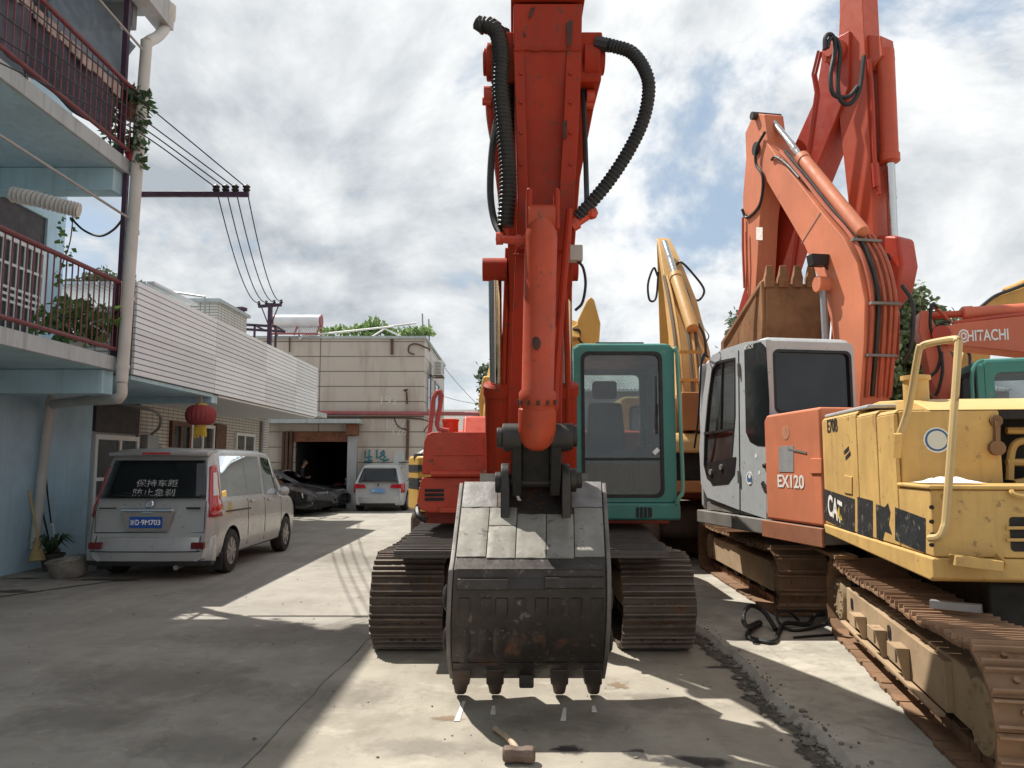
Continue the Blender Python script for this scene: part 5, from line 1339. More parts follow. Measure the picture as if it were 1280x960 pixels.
m = MB(); a, b_ = PB(550, 637, -.06), PB(618, 637, -.06); m.bar(a, b_, .12, .05); m.build('step', M_red1, lb, .008)
m = MB(); a, b_ = PB(540, 592.5, -.05), PB(603, 592.5, -.05); m.cyl(a, b_, .032, n=12); m.build('cross_rod', M_red1, ex)
m = MB(); a, b_ = PB(604, 592.5, -.05), PB(716, 592.5, -.05); m.cyl(a, b_, .045, n=12); m.build('pin_rod', M_tframe, ex)
m = MB(); m.tube(cr([PB(524, 630, .2), PB(519, 636, .2), PB(522, 646, .1), PB(532, 652, .1)], 5), .03, 7); m.build('hose', M_hose, ex)
m = MB(); m.tube([PB(530, 590, .1), PB(540, 502, .1), PB(541, 496, .1), PB(545, 489, .1), PB(549, 488, .1), PB(551, 493, .1), PB(545, 530, .1), PB(547, 536, .1), PB(560, 538, .1)], .025, 8); m.build('handrail', paint('pink_red_paint', (.50, .10, .09), .5), ex)
q = P(563, 540, 8.6); m = MB(); m.lathe(q+V((0, 0, -.05)), (0, 0, 1), [(.09, 0), (.09, .16), (.10, .17), (.10, .19), (.05, .2)], 14); m.build('filler_cap', M_red1, ex)
m = MB(); m.prof([(9.6, 2.0), (10.8, 2.0), (10.7, 2.22), (9.8, 2.24)], -.62, .2); m.build('hood', M_red1, ex, .04)
# boom foot brackets and inner wall
m = MB(); m.ext([P(613, 640, 8.35), P(640, 640, 8.35), P(640, 470, 8.35), P(613, 520, 8.35)], (0, .9, 0)); m.build('boom_bracket', M_arm, ex, .02)
m = MB(); m.ext([P(699, 640, 8.35), P(717, 640, 8.35), P(717, 520, 8.35), P(699, 490, 8.35)], (0, .9, 0)); m.build('boom_bracket', M_arm, ex, .02)
m = MB(); m.ext([P(640, 640, 8.9), P(699, 640, 8.9), P(699, 540, 8.9), P(640, 540, 8.9)], (0, .1, 0)); m.build('front_wall', M_grease, ex)

# cab
cx0, cx1 = P(717.5, 500, 8.15).x, P(844, 500, 8.15).x; cz0, cz1 = P(780, 628, 8.15).z, P(780, 432, 8.15).z
W_, H_ = cx1-cx0, cz1-cz0; px2m = 8.15/960
hole = ((728-717.5)*px2m, (827.5-717.5)*px2m, .06, H_-.075)
fr = cab_shell(ex, None, cx0, cx1, 8.15, 9.75, cz0, cz1, M_teal2, .6, hole, G_cab, mid=(628-573)*px2m, rear_hole=(.12, W_-.12, .55, H_-.14), side_hole=(.14, 1.45, .5, H_-.14))
cab_seat(ex, None, P(762, 500, 8.9).x, 9.0, cz0+.02)
m = MB(); m.prof([(8.12, cz0-.185), (9.75, cz0-.185), (9.75, cz0-.004), (8.12, cz0-.004)], cx0, cx1+.03); cbse = m.build('cab_base', M_teal2, ex, .03)
m = MB(); rrect(m, (0, 8.116, 0), (1, 0, 0), (0, 0, 1), P(795, 640, 8.12).x, P(815, 640, 8.12).x, P(795, 647, 8.12).z, P(795, 634, 8.12).z, .02, .004); m.build('vent_grille', M_gask, cbse)
m = MB()
for x in (799, 804, 809): m.bar(P(x, 634, 8.112), P(x, 647, 8.112), .014, .006, (1, 0, 0))
m.build('vent_bars', M_teal2, cbse)
m = MB(); m.tube(cr([P(842, 438, 8.1), P(846, 442, 8.1), P(850, 520, 8.1), P(853, 590, 8.1), P(853, 615, 8.1), P(849, 622, 8.1), P(846, 630, 8.12)], 5), .022, 8); m.build('grab_rail', paint('pale_teal_rail', (.14, .33, .26), .5), ex)
m = MB(); m.box(P(745, 430, 8.2).x, P(806, 430, 8.2).x, 8.25, 9.4, cz1+.034, cz1+.055); m.build('roof_hatch', M_gask, fr, .01)
m = MB(); a = P(820, 470, 8.125); b_ = P(821, 528, 8.125); m.tube([a, b_], .007, 5); m.bar(P(821, 528, 8.12), P(822, 505, 8.12), .02, .015, (1, 0, 0)); m.bar(P(821, 528, 8.12), P(822, 542, 8.12), .022, .018, (1, 0, 0)); m.build('wiper', M_gask, ex)
m = MB(); m.bar(P(817, 567, 8.16)+V((0, -.004, 0)), P(823, 561, 8.16)+V((0, -.004, 0)), .004, .045); m.build('paper_tag', M_platew, ex)
m = MB(); m.box(P(777, 500, 8.6).x+.35, P(777, 500, 8.6).x+.43, 8.7, 9.6, cz0+.1, cz0+.62); m.build('side_console', M_trim, ex, .02)

# arm, straight up in front of the boom
def AY(py): return 5.16+.42*py/600
rows = [(4, 641.5, 728), (60, 642, 727), (150, 645, 723.5), (245, 647.5, 718), (300, 645, 712), (400, 641, 706), (530, 637, 703), (596, 637, 703)]
m = MB(); rings = []
for py, xl, xr in rows:
    f = AY(py)+(.085 if py > 61 else .0); 
    a, b_ = P(xl, py, AY(py)), P(xr, py, AY(py)); a.y = b_.y = f
    d = .46 if py < 300 else .46-.16*(py-300)/300
    rings.append([a, b_, b_+V((0, d, 0)), a+V((0, d, 0))])
m.loft(rings); arm = m.build('arm', M_arm, ex, .01)
for nm, side in (('rail', 0), ('rail', 1)):
    m = MB(); rings = []
    for py, xl, xr in ((62, 642, 727), (150, 645, 723.5), (245, 647.5, 718), (312, 645, 711)):
        x0, x1 = (xl-.3, xl+13) if side == 0 else (xr-19, xr+.3)
        a, b_ = P(x0, py, AY(py)-.004), P(x1, py, AY(py)-.004)
        rings.append([a, b_, b_+V((0, .086, 0)), a+V((0, .086, 0))])
    m.loft(rings); m.build(nm, M_arm, arm, .008)
m = MB(); a, b_ = P(638.5, 1, AY(0)), P(731, 1, AY(0)); m.hexa([a+V((0, -.02, 0)), b_+V((0, -.02, 0)), b_+V((0, .5, 0)), a+V((0, .5, 0))], [p+V((0, 0, .05)) for p in (a+V((0, -.02, 0)), b_+V((0, -.02, 0)), b_+V((0, .5, 0)), a+V((0, .5, 0)))]); m.build('end_flange', M_arm, arm, .006)
m = MB(); z0_ = P(660, 4, 5.2).z; m.hexa([P(646, 1, AY(0)), P(723, 1, AY(0)), P(723, 1, AY(0))+V((0, .46, 0)), P(646, 1, AY(0))+V((0, .46, 0))], [P(665, -80, 5.35), P(706, -80, 5.35), P(706, -80, 5.35)+V((0, .2, 0)), P(665, -80, 5.35)+V((0, .2, 0))]); m.build('arm_tail', M_arm, arm, .02)
# worn scars on the arm
M_scar = paint('bare_scar', (.06, .025, .02), .7, .3, 12)
for pts in (((664, 10), (669, 8), (666, 18), (660, 23)), ((708, 28), (716, 25), (714, 55), (709, 58)), ((654, 38), (658, 44), (655, 46)), ((703, 152), (709, 150), (708, 172), (704, 174))):
    yy = AY(pts[0][1]); m = MB(); m.ext([P(x, y, yy-.006) for x, y in pts], (0, .004, 0)); m.build('paint_scar', M_scar, arm)
# clevis and bucket cylinder
for xa, xb in ((657, 664.5), (690, 697)):
    m = MB(); m.ext([P(xa, 250, 5.20), P(xb, 250, 5.20), P(xb, 300, 5.24), P(xa, 300, 5.24)], (0, -.26, 0)); m.build('clevis', M_arm, arm, .02)
A = P(677, 272, 5.02); B = P(670.5, 566, 5.26); d = (B-A).normalized(); L_ = (B-A).length
m = MB(); m.cyl(A-V((.09, 0, 0)), A+V((.09, 0, 0)), .085, n=20); m.lathe(A-d*.02, d, [(.07, 0), (.10, .06), (.110, .16), (.110, L_*.74), (.128, L_*.755), (.128, L_*.80), (.122, L_*.805), (.122, L_*.82), (.130, L_*.825), (.130, L_*.915), (.118, L_*.955), (.085, L_*.985), (.05, L_*1.0)], 26)
bc = m.build('bucket_cylinder', M_cyl, ex)
m = MB(); q = A.lerp(B, .54)+V((-.02, -.112, 0)); m.sphere(q, .04, 7, (.8, .3, 1.2)); m.build('paint_scar', M_scar, bc)
m = MB(); m.tube(cr([P(712, 262, 5.12), P(709, 300, 5.12), P(700, 400, 5.2), P(694, 480, 5.22), P(694, 505, 5.2), P(690, 515, 5.2)], 6), .026, 8); m.build('steel_pipe', M_arm, bc)
m = MB(); m.tube(cr([P(622, 298, 5.2), P(640, 300, 5.15), P(655, 300, 5.1), P(662, 296, 5.05)], 4), .03, 8); m.cyl(P(620, 298, 5.2), P(629, 298, 5.2), .045, n=10); m.cyl(P(645, 301, 5.15), P(651, 301, 5.15), .045, n=8); m.build('pipe_fitting', M_red1, bc)
m = MB(); m.tube([P(716, 282, 5.2), P(737, 268, 5.2), P(740, 264, 5.2)], .03, 8); m.sphere(P(739, 266, 5.2), .05, 8); m.cyl(P(714, 283, 5.2), P(722, 278, 5.2), .045, n=8); m.build('pipe_fitting', M_red1, bc)
m = MB(); q = A.lerp(B, .81)
for k in range(12):
    a_ = k*PI/6; u_ = V((1, 0, 0)); w_ = d.cross(u_).normalized(); c_ = A+d*(L_*.78)+(u_*math.cos(a_)+w_*math.sin(a_))*.128; m.cyl(c_-d*.015, c_+d*.015, .012, n=6)
m.build('gland_bolts', M_scar, bc)
for py, x0_, x1_ in ((62, 642, 727), (318, 640, 656)):
    m = MB(); m.tube([P(x0_+(x1_-x0_)*k/12, py+.8*math.sin(k*1.9), AY(py)-.006) for k in range(13)], [.009+.003*math.sin(k*2.3) for k in range(13)], 5); m.build('weld_bead', M_arm, arm)
for x_ in (651.5, 713):
    for y_ in (92, 128, 166, 205):
        m = MB(); q = P(x_, y_, AY(y_)-.004); m.cyl(q, q+V((0, -.012, 0)), .014, n=6); m.build('bolt', M_arm, arm)
# linkage
M_blk = paint('greased_pin', (.035, .034, .033), .45, .25, 6, dirt=.4, dcol=(.10, .06, .035), metal=.4, bmp=.2)
lk = MB(); a = P(628, 545, 5.3)
lk.cyl(P(628, 546, 5.3), P(652, 546, 5.3), .092, n=22); lk.cyl(P(688, 546, 5.3), P(716, 546, 5.3), .092, n=22); lk.cyl(P(650, 546, 5.3), P(690, 546, 5.3), .06, n=16)
lk.cyl(P(621, 547, 5.3), P(628, 547, 5.3), .07, n=16); lk.cyl(P(716, 545, 5.3), P(721, 545, 5.3), .075, n=16)
lko = lk.build('linkage_pin', M_blk, ex, .006)
def yzpath(pts, X0, X1, mat, name, par, bev=.01):
    m = MB(); m.prof(pts, X0, X1); return m.build(name, mat, par, bev)
zl = P(670, 546, 5.3).z; zb = P(670, 602, 5.5).z
for x0, x1 in ((640, 652), (688, 701)):
    X0, X1 = P(x0, 570, 5.35).x, P(x1, 570, 5.35).x
    yzpath([(5.22, zl-.02), (5.40, zl+.06), (5.62, zb+.10), (5.62, zb-.08), (5.44, zb-.10), (5.30, zl-.18)], X0, X1, M_grease, 'bucket_link', ex)
yzpath([(5.36, zl-.05), (5.46, zl-.02), (5.58, zb+.03), (5.48, zb-.02)], P(652, 570, 5.4).x+.002, P(688, 570, 5.4).x-.002, M_grease, 'link_web', ex)
for x0, x1 in ((629, 638), (703, 712)):
    X0, X1 = P(x0, 570, 5.35).x, P(x1, 570, 5.35).x
    yzpath([(5.26, zl-.08), (5.26, zl+.06), (5.40, zl+.07), (5.85, zl+.10), (5.92, zl), (5.85, zl-.08), (5.4, zl-.10)], X0, X1, M_grease, 'side_link', ex)
m = MB(); m.prof([(5.62, zl+.1), (5.95, zl+.15), (6.02, zb+.05), (5.9, zb-.08), (5.72, zb+.02)], P(640, 570, 5.8).x, P(702, 570, 5.8).x); m.build('arm_nose', M_grease, ex, .02)

# bucket
Mb1 = paint('bucket_dark_steel', (.055, .047, .043), .5, .4, 2.6, rust=.5, rcol=(.085, .042, .024), rs=2.6, dirt=.75, dcol=(.020, .018, .017), streak=.4, chip=.25, ccol=(.15, .135, .12), metal=.4, bmp=.5, bs=22)
Mb2 = paint('bucket_worn_plate', (.25, .24, .215), .7, .28, 3.5, dirt=.75, dcol=(.13, .115, .09), streak=.3, chip=.3, ccol=(.10, .09, .08), rust=.12, rcol=(.12, .07, .04), metal=.15, bmp=.35, bs=22)
Mb3 = paint('bucket_weld_plate', (.20, .195, .19), .6, .22, 6, dirt=.3, dcol=(.13, .125, .12), metal=.2, bmp=1.0, bs=16)
bk = [(5.82, 603, 580, 752), (5.02, 700, 569, 757), (4.94, 712, 567, 757.5), (4.92, 738, 565.5, 758), (4.99, 780, 563.5, 757.5), (5.2, 820, 564, 755), (5.48, 848, 568, 750.5)]
oc_, ic_ = [], []
for Y, py, xl, xr in bk: oc_.append((P(xl, py, Y), P(xr, py, Y)))
m = MB(); rings = []
for (l, r), (dy, dz) in zip(oc_, ((0, -.04), (.03, -.05), (.05, -.03), (.05, 0), (.05, 0), (.045, .01), (.03, 0))):
    rings.append([l, r, r+V((0, dy, dz)), l+V((0, dy, dz))])
m.loft(rings); sh_b = m.build('bucket', Mb1, ex, .006)
for sd in (0, 1):
    m = MB(); pts = [o[sd] for o in oc_]+[V((oc_[-1][sd].x, 5.58, oc_[-1][sd].z-.02)), V(((oc_[-1][sd].x+oc_[0][sd].x)/2, 5.75, .55)), V((oc_[0][sd].x, 6.05, 1.15))]
    sg = -1 if sd == 0 else 1
    m.hexa([p+V((sg*.002, -.012 if i < 7 else 0, .0)) for i, p in enumerate(pts)], [p+V((sg*.032, -.012 if i < 7 else 0, .0)) for i, p in enumerate(pts)])
    sp_ = m.build('side_plate', paint('bucket_side_steel', (.16, .15, .14), .6, .3, 4, rust=.25, dirt=.4, dcol=(.05, .045, .04), metal=.3, bmp=.4), sh_b, .008)
    for py, Y in ((748, 5.15), (800, 5.25)):
        q = P(563 if sd == 0 else 757, py, Y); m = MB(); m.sphere(q+V((sg*.03, .02, 0)), .07, 8, (.35, .8, 1.25)); m.build('side_cutter', Mb1, sp_)
# welded patches on the sloping back
def onslope(u, v, off):
    """u across, v down the slope 0..1"""
    l = oc_[0][0].lerp(oc_[1][0], v); r = oc_[0][1].lerp(oc_[1][1], v); n = V((0, -.55, .83)).normalized()
    return l.lerp(r, u)+n*off
def patch(u0, u1, v0, v1, th, mat, name, seed):
    m = MB(); nu, nv = 8, 8; G = []
    def fn(a, b):
        e = min(a, 1-a, b, 1-b); h = th*(1-.5*max(0, 1-e*8))+.006*noise.noise(V((a*3+seed, b*3, seed)))
        return onslope(u0+(u1-u0)*a, v0+(v1-v0)*b, h+.002)
    m.grid(fn, nu, nv)
    # skirt
    bnd = [(i/nu, 0) for i in range(nu)]+[(1, i/nv) for i in range(nv)]+[(1-i/nu, 1) for i in range(nu)]+[(0, 1-i/nv) for i in range(nv)]
    for i in range(len(bnd)):
        p, q = bnd[i], bnd[(i+1) % len(bnd)]
        def lo(t): return onslope(u0+(u1-u0)*t[0], v0+(v1-v0)*t[1], -.004)
        m.poly([fn(*p), fn(*q), lo(q), lo(p)])
    bmesh.ops.remove_doubles(m.bm, verts=m.bm.verts, dist=.0004)
    m.build(name, mat, sh_b, ang=60)
patch(.005, .25, .0, .36, .010, Mb3, 'weld_plate', 1); patch(.78, .995, .0, .36, .010, Mb3, 'weld_plate', 2); patch(.255, .775, .0, .36, .006, Mb1, 'weld_plate', 9)
for i, (a, b_, c, d) in enumerate(((.005, .20, .375, .97), (.207, .395, .375, .60), (.207, .395, .612, .985), (.402, .60, .46, .985), (.607, .79, .46, .985), (.797, .995, .375, .97))):
    patch(a, b_, c, d, .011, Mb2, 'wear_patch', i+3)
# bands and ribs on the lower back
def onback(u, py, off):
    for i in range(len(bk)-1):
        if bk[i][1] <= py <= bk[i+1][1]:
            f = (py-bk[i][1])/(bk[i+1][1]-bk[i][1]); l = oc_[i][0].lerp(oc_[i+1][0], f); r = oc_[i][1].lerp(oc_[i+1][1], f)
            return l.lerp(r, u)+V((0, -off, 0))
for u0, u1, p0, p1, th in ((.03, .36, 722, 738, .022), (.60, .98, 720, 736, .022), (.02, .98, 706, 713, .012), (.36, .60, 722, 738, .008)):
    m = MB(); m.loft([[onback(u0+(u1-u0)*k/6, p0, .0), onback(u0+(u1-u0)*k/6, p0+2, th), onback(u0+(u1-u0)*k/6, p1-2, th), onback(u0+(u1-u0)*k/6, p1, .0)] for k in range(7)]); m.build('wear_band', Mb1, sh_b)
for k in range(8):
    u = .045+.12*k+(.012 if k % 3 == 1 else -.008); wr = .012*math.sin(k*2.7); ht = .006*(k % 2); m = MB()
    m.loft([[onback(u, p, 0), onback(u+.02+wr, p, .010-ht*(p-748)/84), onback(u+.07-wr, p, .010-ht*(p-748)/84), onback(u+.09, p, 0)] for p in (748, 765, 790, 815, 832)]); m.build('wear_rib', Mb1, sh_b)
m = MB(); m.loft([[onback(u, 828, .012), onback(u, 846, .02-.0), onback(u, 846, -.06)+V((0, 0, -.01)), onback(u, 828, -.05)] for u in [i/10 for i in range(11)]]); m.build('lip', Mb1, sh_b, .008)
for px in (577.5, 619, 699, 740):
    m = MB(); q = P(px, 840, 5.40); g_ = PZ(px+(-2 if px < 600 else 2 if px > 720 else 0), 867, .016)
    def sq(c, w, d): return [c+V((-w, -d, 0)), c+V((w, -d, 0)), c+V((w, d, 0)), c+V((-w, d, 0))]
    m.loft([sq(q+V((0, .02, .10)), .050, .04), sq(q+V((0, 0, .02)), .062, .055), sq(q.lerp(g_, .45), .060, .055), sq(q.lerp(g_, .52), .050, .048), sq(q.lerp(g_, .9), .040, .032), sq(g_, .028, .018)]); m.build('tooth', paint('tooth_steel', (.062, .046, .038), .6, .3, 6, rust=.35, dirt=.4, dcol=(.03, .025, .02), bmp=.4), sh_b, .008)
m = MB(); q = P(658, 846, 5.44); m.box(q.x-.05, q.x+.05, q.y-.03, q.y+.05, q.z-.07, q.z+.06); m.build('tooth_stub', Mb1, sh_b, .012)
# ears and pin
for x0, x1 in ((626, 637), (701, 712)):
    X0, X1 = P(x0, 610, 5.5).x, P(x1, 610, 5.5).x; pr = []
    for k in range(9): a = PI*k/8; pr.append((5.52-.13*math.cos(a), zb+.13*math.sin(a)))
    pr = pr+[(6.0, zb+.06), (6.05, zb-.1), (5.88, zb-.05), (5.40, zb-.36)]
    yzpath(pr, X0, X1, M_blk, 'ear', sh_b)
m = MB(); m.cyl(P(619, 603, 5.52), P(626, 603, 5.52), .075, n=14); m.cyl(P(712, 600, 5.52), P(720, 600, 5.52), .085, n=16); m.cyl(P(720, 600, 5.52), P(727, 600, 5.52), .06, n=14); m.cyl(P(637, 601, 5.52), P(701, 601, 5.52), .05, n=12); m.build('bucket_pin', M_blk, sh_b, .005)
m = MB(); m.prof([(5.95, zb-.02), (6.02, zb+.05), (6.1, zb-.02), (6.02, zb-.1)], P(600, 610, 6).x, P(735, 610, 6).x); m.build('hinge_tube', M_blk, sh_b)

# boom
jn = P(683, 80, 5.42)
st = [(jn+V((0, -.10, 0)), .80, .34, (0, -.35, 1)), (jn+V((0, .35, .05)), .78, .46, (0, -.2, 1)), (V((.25, 6.25, 4.25)), .62, .62, (0, .5, 1)), (V((.26, 7.0, 3.65)), .58, .70, (0, .8, .8)), (V((.27, 7.7, 2.95)), .58, .66, (0, .9, .7)), (V((.28, 8.35, 2.15)), .58, .5, (0, 1, .6)), (V((.28, 8.65, 1.7)), .58, .36, (0, 1, .6))]
bm_ = beam_loft(ex, 'boom', M_arm, st)
for x0, x1, x2, r in ((608, 622, 604, .135), (728, 748, 755, .145)):
    m = MB(); py = 78 if x0 < 650 else 76
    m.cyl(P(x0, py, 5.42), P(x1, py, 5.42), r, n=26); xa = x0 if x0 < 650 else x1; m.cyl(P(xa, py, 5.42), P(x2, py, 5.42), r*.72, n=22)
    m.build('pin_boss', M_arm, bm_, .01)
for x, y in ((610, 118), (738, 122)):
    m = MB(); m.cyl(P(x-5, y, 5.5), P(x+5, y, 5.5), .06, n=12); m.cyl(P(x-7, y+9, 5.5), P(x+4, y+9, 5.5), .03, n=8); m.build('grease_fitting', M_red1, bm_)
m = MB(); m.tube(cr([P(612, 118, 5.55), P(614, 150, 5.6), P(622, 200, 5.8), P(628, 250, 6.1), P(632, 300, 6.4)], 5), .035, 8); m.build('steel_pipe', M_reddk, bm_)
for a in (((635, 310), (631, 420), (627, 560)), ((641, 330), (637, 440), (633, 560))):
    m = MB(); m.tube([P(x, y, 6.9+.003*(y-310)) for x, y in a], .026, 8); m.build('steel_pipe', M_arm, bm_)
for a in (((706, 345), (709, 440), (711, 560)),):
    m = MB(); m.tube([P(x, y, 6.8+.003*(y-310)) for x, y in a], .026, 8); m.build('steel_pipe', M_arm, bm_)
for (a, b_) in ((P(622, 640, 8.0), P(618.5, 337, 6.95)), (P(707, 640, 8.0), P(707, 337, 6.95))):
    ram(ex, a, b_, .112, .56, M_arm, head=True, name='boom_cylinder')
# hoses
m = ribbed(cr([P(599, 33, 5.3), P(611, 32, 5.28), P(622, 42, 5.25), P(626, 70, 5.22), P(625, 110, 5.2), P(630, 160, 5.18), P(635, 220, 5.18), P(632, 283, 5.2)], 8), .058); m.build('ribbed_hose', M_hose, ex)
m = ribbed(cr([P(628, 100, 5.36), P(633, 60, 5.36), P(630, 40, 5.38), P(634, 60, 5.44), P(636, 150, 5.44), P(634, 240, 5.4)], 8), .04); m.build('ribbed_hose', M_hose, ex)
hose(ex, [P(621, 150, 5.45), P(615, 190, 5.4), P(613, 240, 5.35), P(618, 275, 5.3), P(628, 296, 5.22)], .026)
m = ribbed(cr([P(750, 54, 5.3), P(768, 58, 5.25), P(790, 66, 5.18), P(806, 88, 5.12), P(811, 112, 5.1), P(804, 150, 5.1), P(785, 190, 5.12), P(757, 232, 5.15), P(722, 272, 5.2)], 10), .045); m.build('ribbed_hose', M_hose, ex)
for a_, b2, r_ in ((P(746, 54, 5.3), P(762, 57, 5.26), .05), (P(597, 28, 5.3), P(606, 34, 5.29), .055)): MB().cyl(a_, b2, r_, n=8).build('hose_fitting', M_steel, ex)
hose(ex, [P(727, 70, 5.5), P(730, 130, 5.48), P(732, 190, 5.45), P(734, 262, 5.25)], .02)
hose(ex, [P(722, 326, 6.2), P(729, 335, 6.2), P(732, 355, 6.2), P(728, 378, 6.2), P(719, 388, 6.2)], .012, 'cable')
m = MB(); q = P(719, 318, 6.2); m.box(q.x-.05, q.x+.06, q.y-.05, q.y+.05, q.z-.06, q.z+.07); m.build('junction_box', M_pvc, ex, .01)

# sledgehammer on the ground
g0 = PZ(650, 955, .004)
t = thing('sledgehammer', 'sledgehammer with worn wooden handle lying on the concrete before the bucket', 'hammer', g0)
m = MB(); a = g0+V((-.095, .01, .05)); b_ = g0+V((.085, .0, .05))
d = (b_-a).normalized()
m.lathe(a, d, [(.034, 0), (.046, .012), (.048, .05), (.042, .07), (.042, .11), (.048, .13), (.046, .168), (.034, .18)], 8); m.build('head', paint('hammer_steel', (.13, .085, .065), .65, .3, 14, rust=.4, bmp=.4), t, .004)
m = MB(); a = g0+V((.0, -.02, .055)); e = PZ(619, 911, .02); m.tube(cr([a, a.lerp(e, .5)+V((.012, 0, .012)), e], 5), [.019]*4+[.0155]*6+[.019], 8); m.build('handle', paint('worn_handle', (.40, .31, .22), .7, .2, 12), t)
# ================================================================ helpers for traced faces
def onpl(px, py, p0, n):
    dx = (px-640)/960; dz = (480-py)/960
    d = V((dx, CT-dz*ST, ST+dz*CT)); o = V((0, 0, CAMZ)); n = V(n)
    return o+d*((V(p0)-o).dot(n)/d.dot(n))
def trace_frame(m, outer, inner, th):
    """outer/inner point lists of equal length, th = thickness vector"""
    th = V(th); N = len(outer)
    a0, b0 = [m.v(p) for p in outer], [m.v(p) for p in inner]; a1, b1 = [m.v(V(p)+th) for p in outer], [m.v(V(p)+th) for p in inner]
    for i in range(N):
        j = (i+1) % N
        m.f([a0[i], a0[j], b0[j], b0[i]]); m.f([a1[i], b1[i], b1[j], a1[j]]); m.f([a0[i], a1[i], a1[j], a0[j]]); m.f([b0[i], b0[j], b1[j], b1[i]])
def disc_mark(par, name, mat, c, n, r, off=.003, sq=1.0, up=(0, 0, 1)):
    n = V(n).normalized(); u = V(up).cross(n).normalized(); w = n.cross(u); m = MB()
    m.hexa([V(c)+u*(r*math.cos(k*PI/12))+w*(r*sq*math.sin(k*PI/12)) for k in range(24)], [V(c)+n*off+u*(r*math.cos(k*PI/12))+w*(r*sq*math.sin(k*PI/12)) for k in range(24)])
    return m.build(name, mat, par)
M_lett = paint('white_lettering', (.85, .83, .80), .5, .04, 8, bmp=0)
M_white2 = paint('white_decal', (.78, .76, .72), .6, .08, 8, chip=.3, ccol=(.5, .2, .1), bmp=0)
M_bluedec = paint('blue_decal', (.05, .12, .25), .6, .1, 8, bmp=0)
M_blackdec = paint('black_decal', (.022, .026, .030), .5, .3, 6, chip=.5, ccol=(.20, .18, .14), bmp=0)
M_cabgrey = paint('pale_grey_cab_paint', (.42, .44, .455), .5, .08, 1.6, dirt=.18, dcol=(.25, .24, .22), streak=.25, chip=.2, ccol=(.15, .13, .12))
M_grime = paint('grimy_grey', (.20, .19, .175), .7, .2, 3, dirt=.5, dcol=(.08, .065, .05), rust=.15)

# ================================================================ grey-cabbed orange excavator
ph = rad(10); C0 = V((2.735, 8.27, 0)); fw = V((-math.sin(ph), math.cos(ph), 0)); rt = V((math.cos(ph), math.sin(ph), 0))
og = thing('orange_excavator', 'faded orange excavator with a pale grey cab and rusty bucket held up behind it', 'excavator', (C0.x, C0.y, .055), ph)
TE = Matrix.Translation(V((C0.x, C0.y, 0))) @ Matrix.Rotation(ph, 4, 'Z')
Z0, Z1 = onpl(958, 648, C0, -rt).z, onpl(958, 424, C0, -rt).z
def S(px, py, off=0): return onpl(px, py, C0-rt*off, rt)       # on the left side plane, off = proud
CD, CW = 1.72, 1.08
outer = [S(*p) for p in ((958, 649), (922, 637), (884, 622), (876, 605), (874, 560), (878, 500), (884, 455), (890, 444), (903, 437), (930, 428), (958, 424), (958.5, 540))]
inner = [S(*p) for p in ((914, 588), (907, 602), (893, 605), (884, 597), (880, 580), (881, 545), (885, 500), (890, 462), (896, 453), (908, 450), (919, 448), (919, 520))]
m = MB(); trace_frame(m, outer, inner, rt*.06)
cabf = m.build('cab_side', M_cabgrey, og, .008)
m = MB(TE); hx0, hz0 = (V(TE.inverted() @ onpl(970, 515, C0, fw))).x, onpl(970, 515, C0, fw).z; hx1, hz1 = (TE.inverted() @ onpl(1062, 438, C0, fw)).x, onpl(970, 438, C0, fw).z
ring_frame(m, (.002, .06, Z0), (1, 0, 0), (0, 0, 1), CW, Z1-Z0, (hx0, hx1, hz0-Z0, hz1-Z0), .06, .07, .07)
m.build('cab_rear', M_cabgrey, og, .006)
m = MB(TE); ring_frame(m, (.002, CD, Z0), (1, 0, 0), (0, 0, 1), CW, Z1-Z0-.05, (.1, CW-.1, .2, 1.6), .06, .07, .07)
m.build('cab_front', M_cabgrey, og, .006)
m = MB(TE); ring_frame(m, (CW-.002, .06, Z0+.002), (0, 1, 0), (0, 0, 1), CD-.12, Z1-Z0-.06, (.1, CD-.25, .7, 1.6), -.06, .05, .07); m.build('cab_side', M_cabgrey, og, .006)
m = MB(TE); rings = []
for z, ins in ((Z1-.06, .012), (Z1-.01, .0), (Z1+.03, .03), (Z1+.05, .10)):
    k = []
    for cx, cy, a0, dz in ((CW-.1, CD-.25, 0, -.06), (.1, CD-.25, 90, -.06), (.1, .1, 180, 0), (CW-.1, .1, 270, 0)):
        for i in range(5): a = rad(a0+22.5*i); k.append((cx+(.1-ins)*math.cos(a), cy+(.1-ins)*math.sin(a), z+dz))
    rings.append(k)
m.loft(rings); roof_ = m.build('cab_roof', M_cabgrey, og)
m = MB(TE); m.box(.03, CW-.03, .03, CD-.03, Z0+.005, Z0+.1); m.build('cab_floor', M_grime, og)
G_door = glass('door_glass', (.78, .83, .82), .40, .02)
m = MB(); pts = [p+rt*.02 for p in inner]; m.ext([p+(sum(inner, V())/12-p)*-.02 for p in pts], rt*.006); m.build('door_window', G_door, og)
m = MB(); trace_frame(m, [S(p.x, p.y, .004) if False else q-rt*.004+(q-sum(inner, V())/12).normalized()*.012 for q, p in zip(inner, inner)], [q-rt*.004-(q-sum(inner, V())/12).normalized()*.022 for q in inner], rt*.03)
m.bar(S(881, 542, -.01), S(919, 536, -.01), .03, .03); m.bar(S(903, 452, -.012), S(901, 537, -.012), .016, .018, (1, 0, 0)); m.build('door_gasket', M_gask, og)
m = MB(); m.ext([S(x, y, .004) for x, y in ((890, 606), (881, 582), (882, 579), (920, 571), (918, 592), (910, 604))], rt*-.004)
m.build('lower_panel', M_gask, og); 
for x, y in ((889, 590), (902, 584)): disc_mark(og, 'round_vent', M_grime, S(x, y, .009), -rt, .035, .02)
m = MB(TE); m.box(hx0-.02, hx1+.02, .028, .036, hz0-.02, hz1+.02); m.build('rear_window', G_cabd, og)
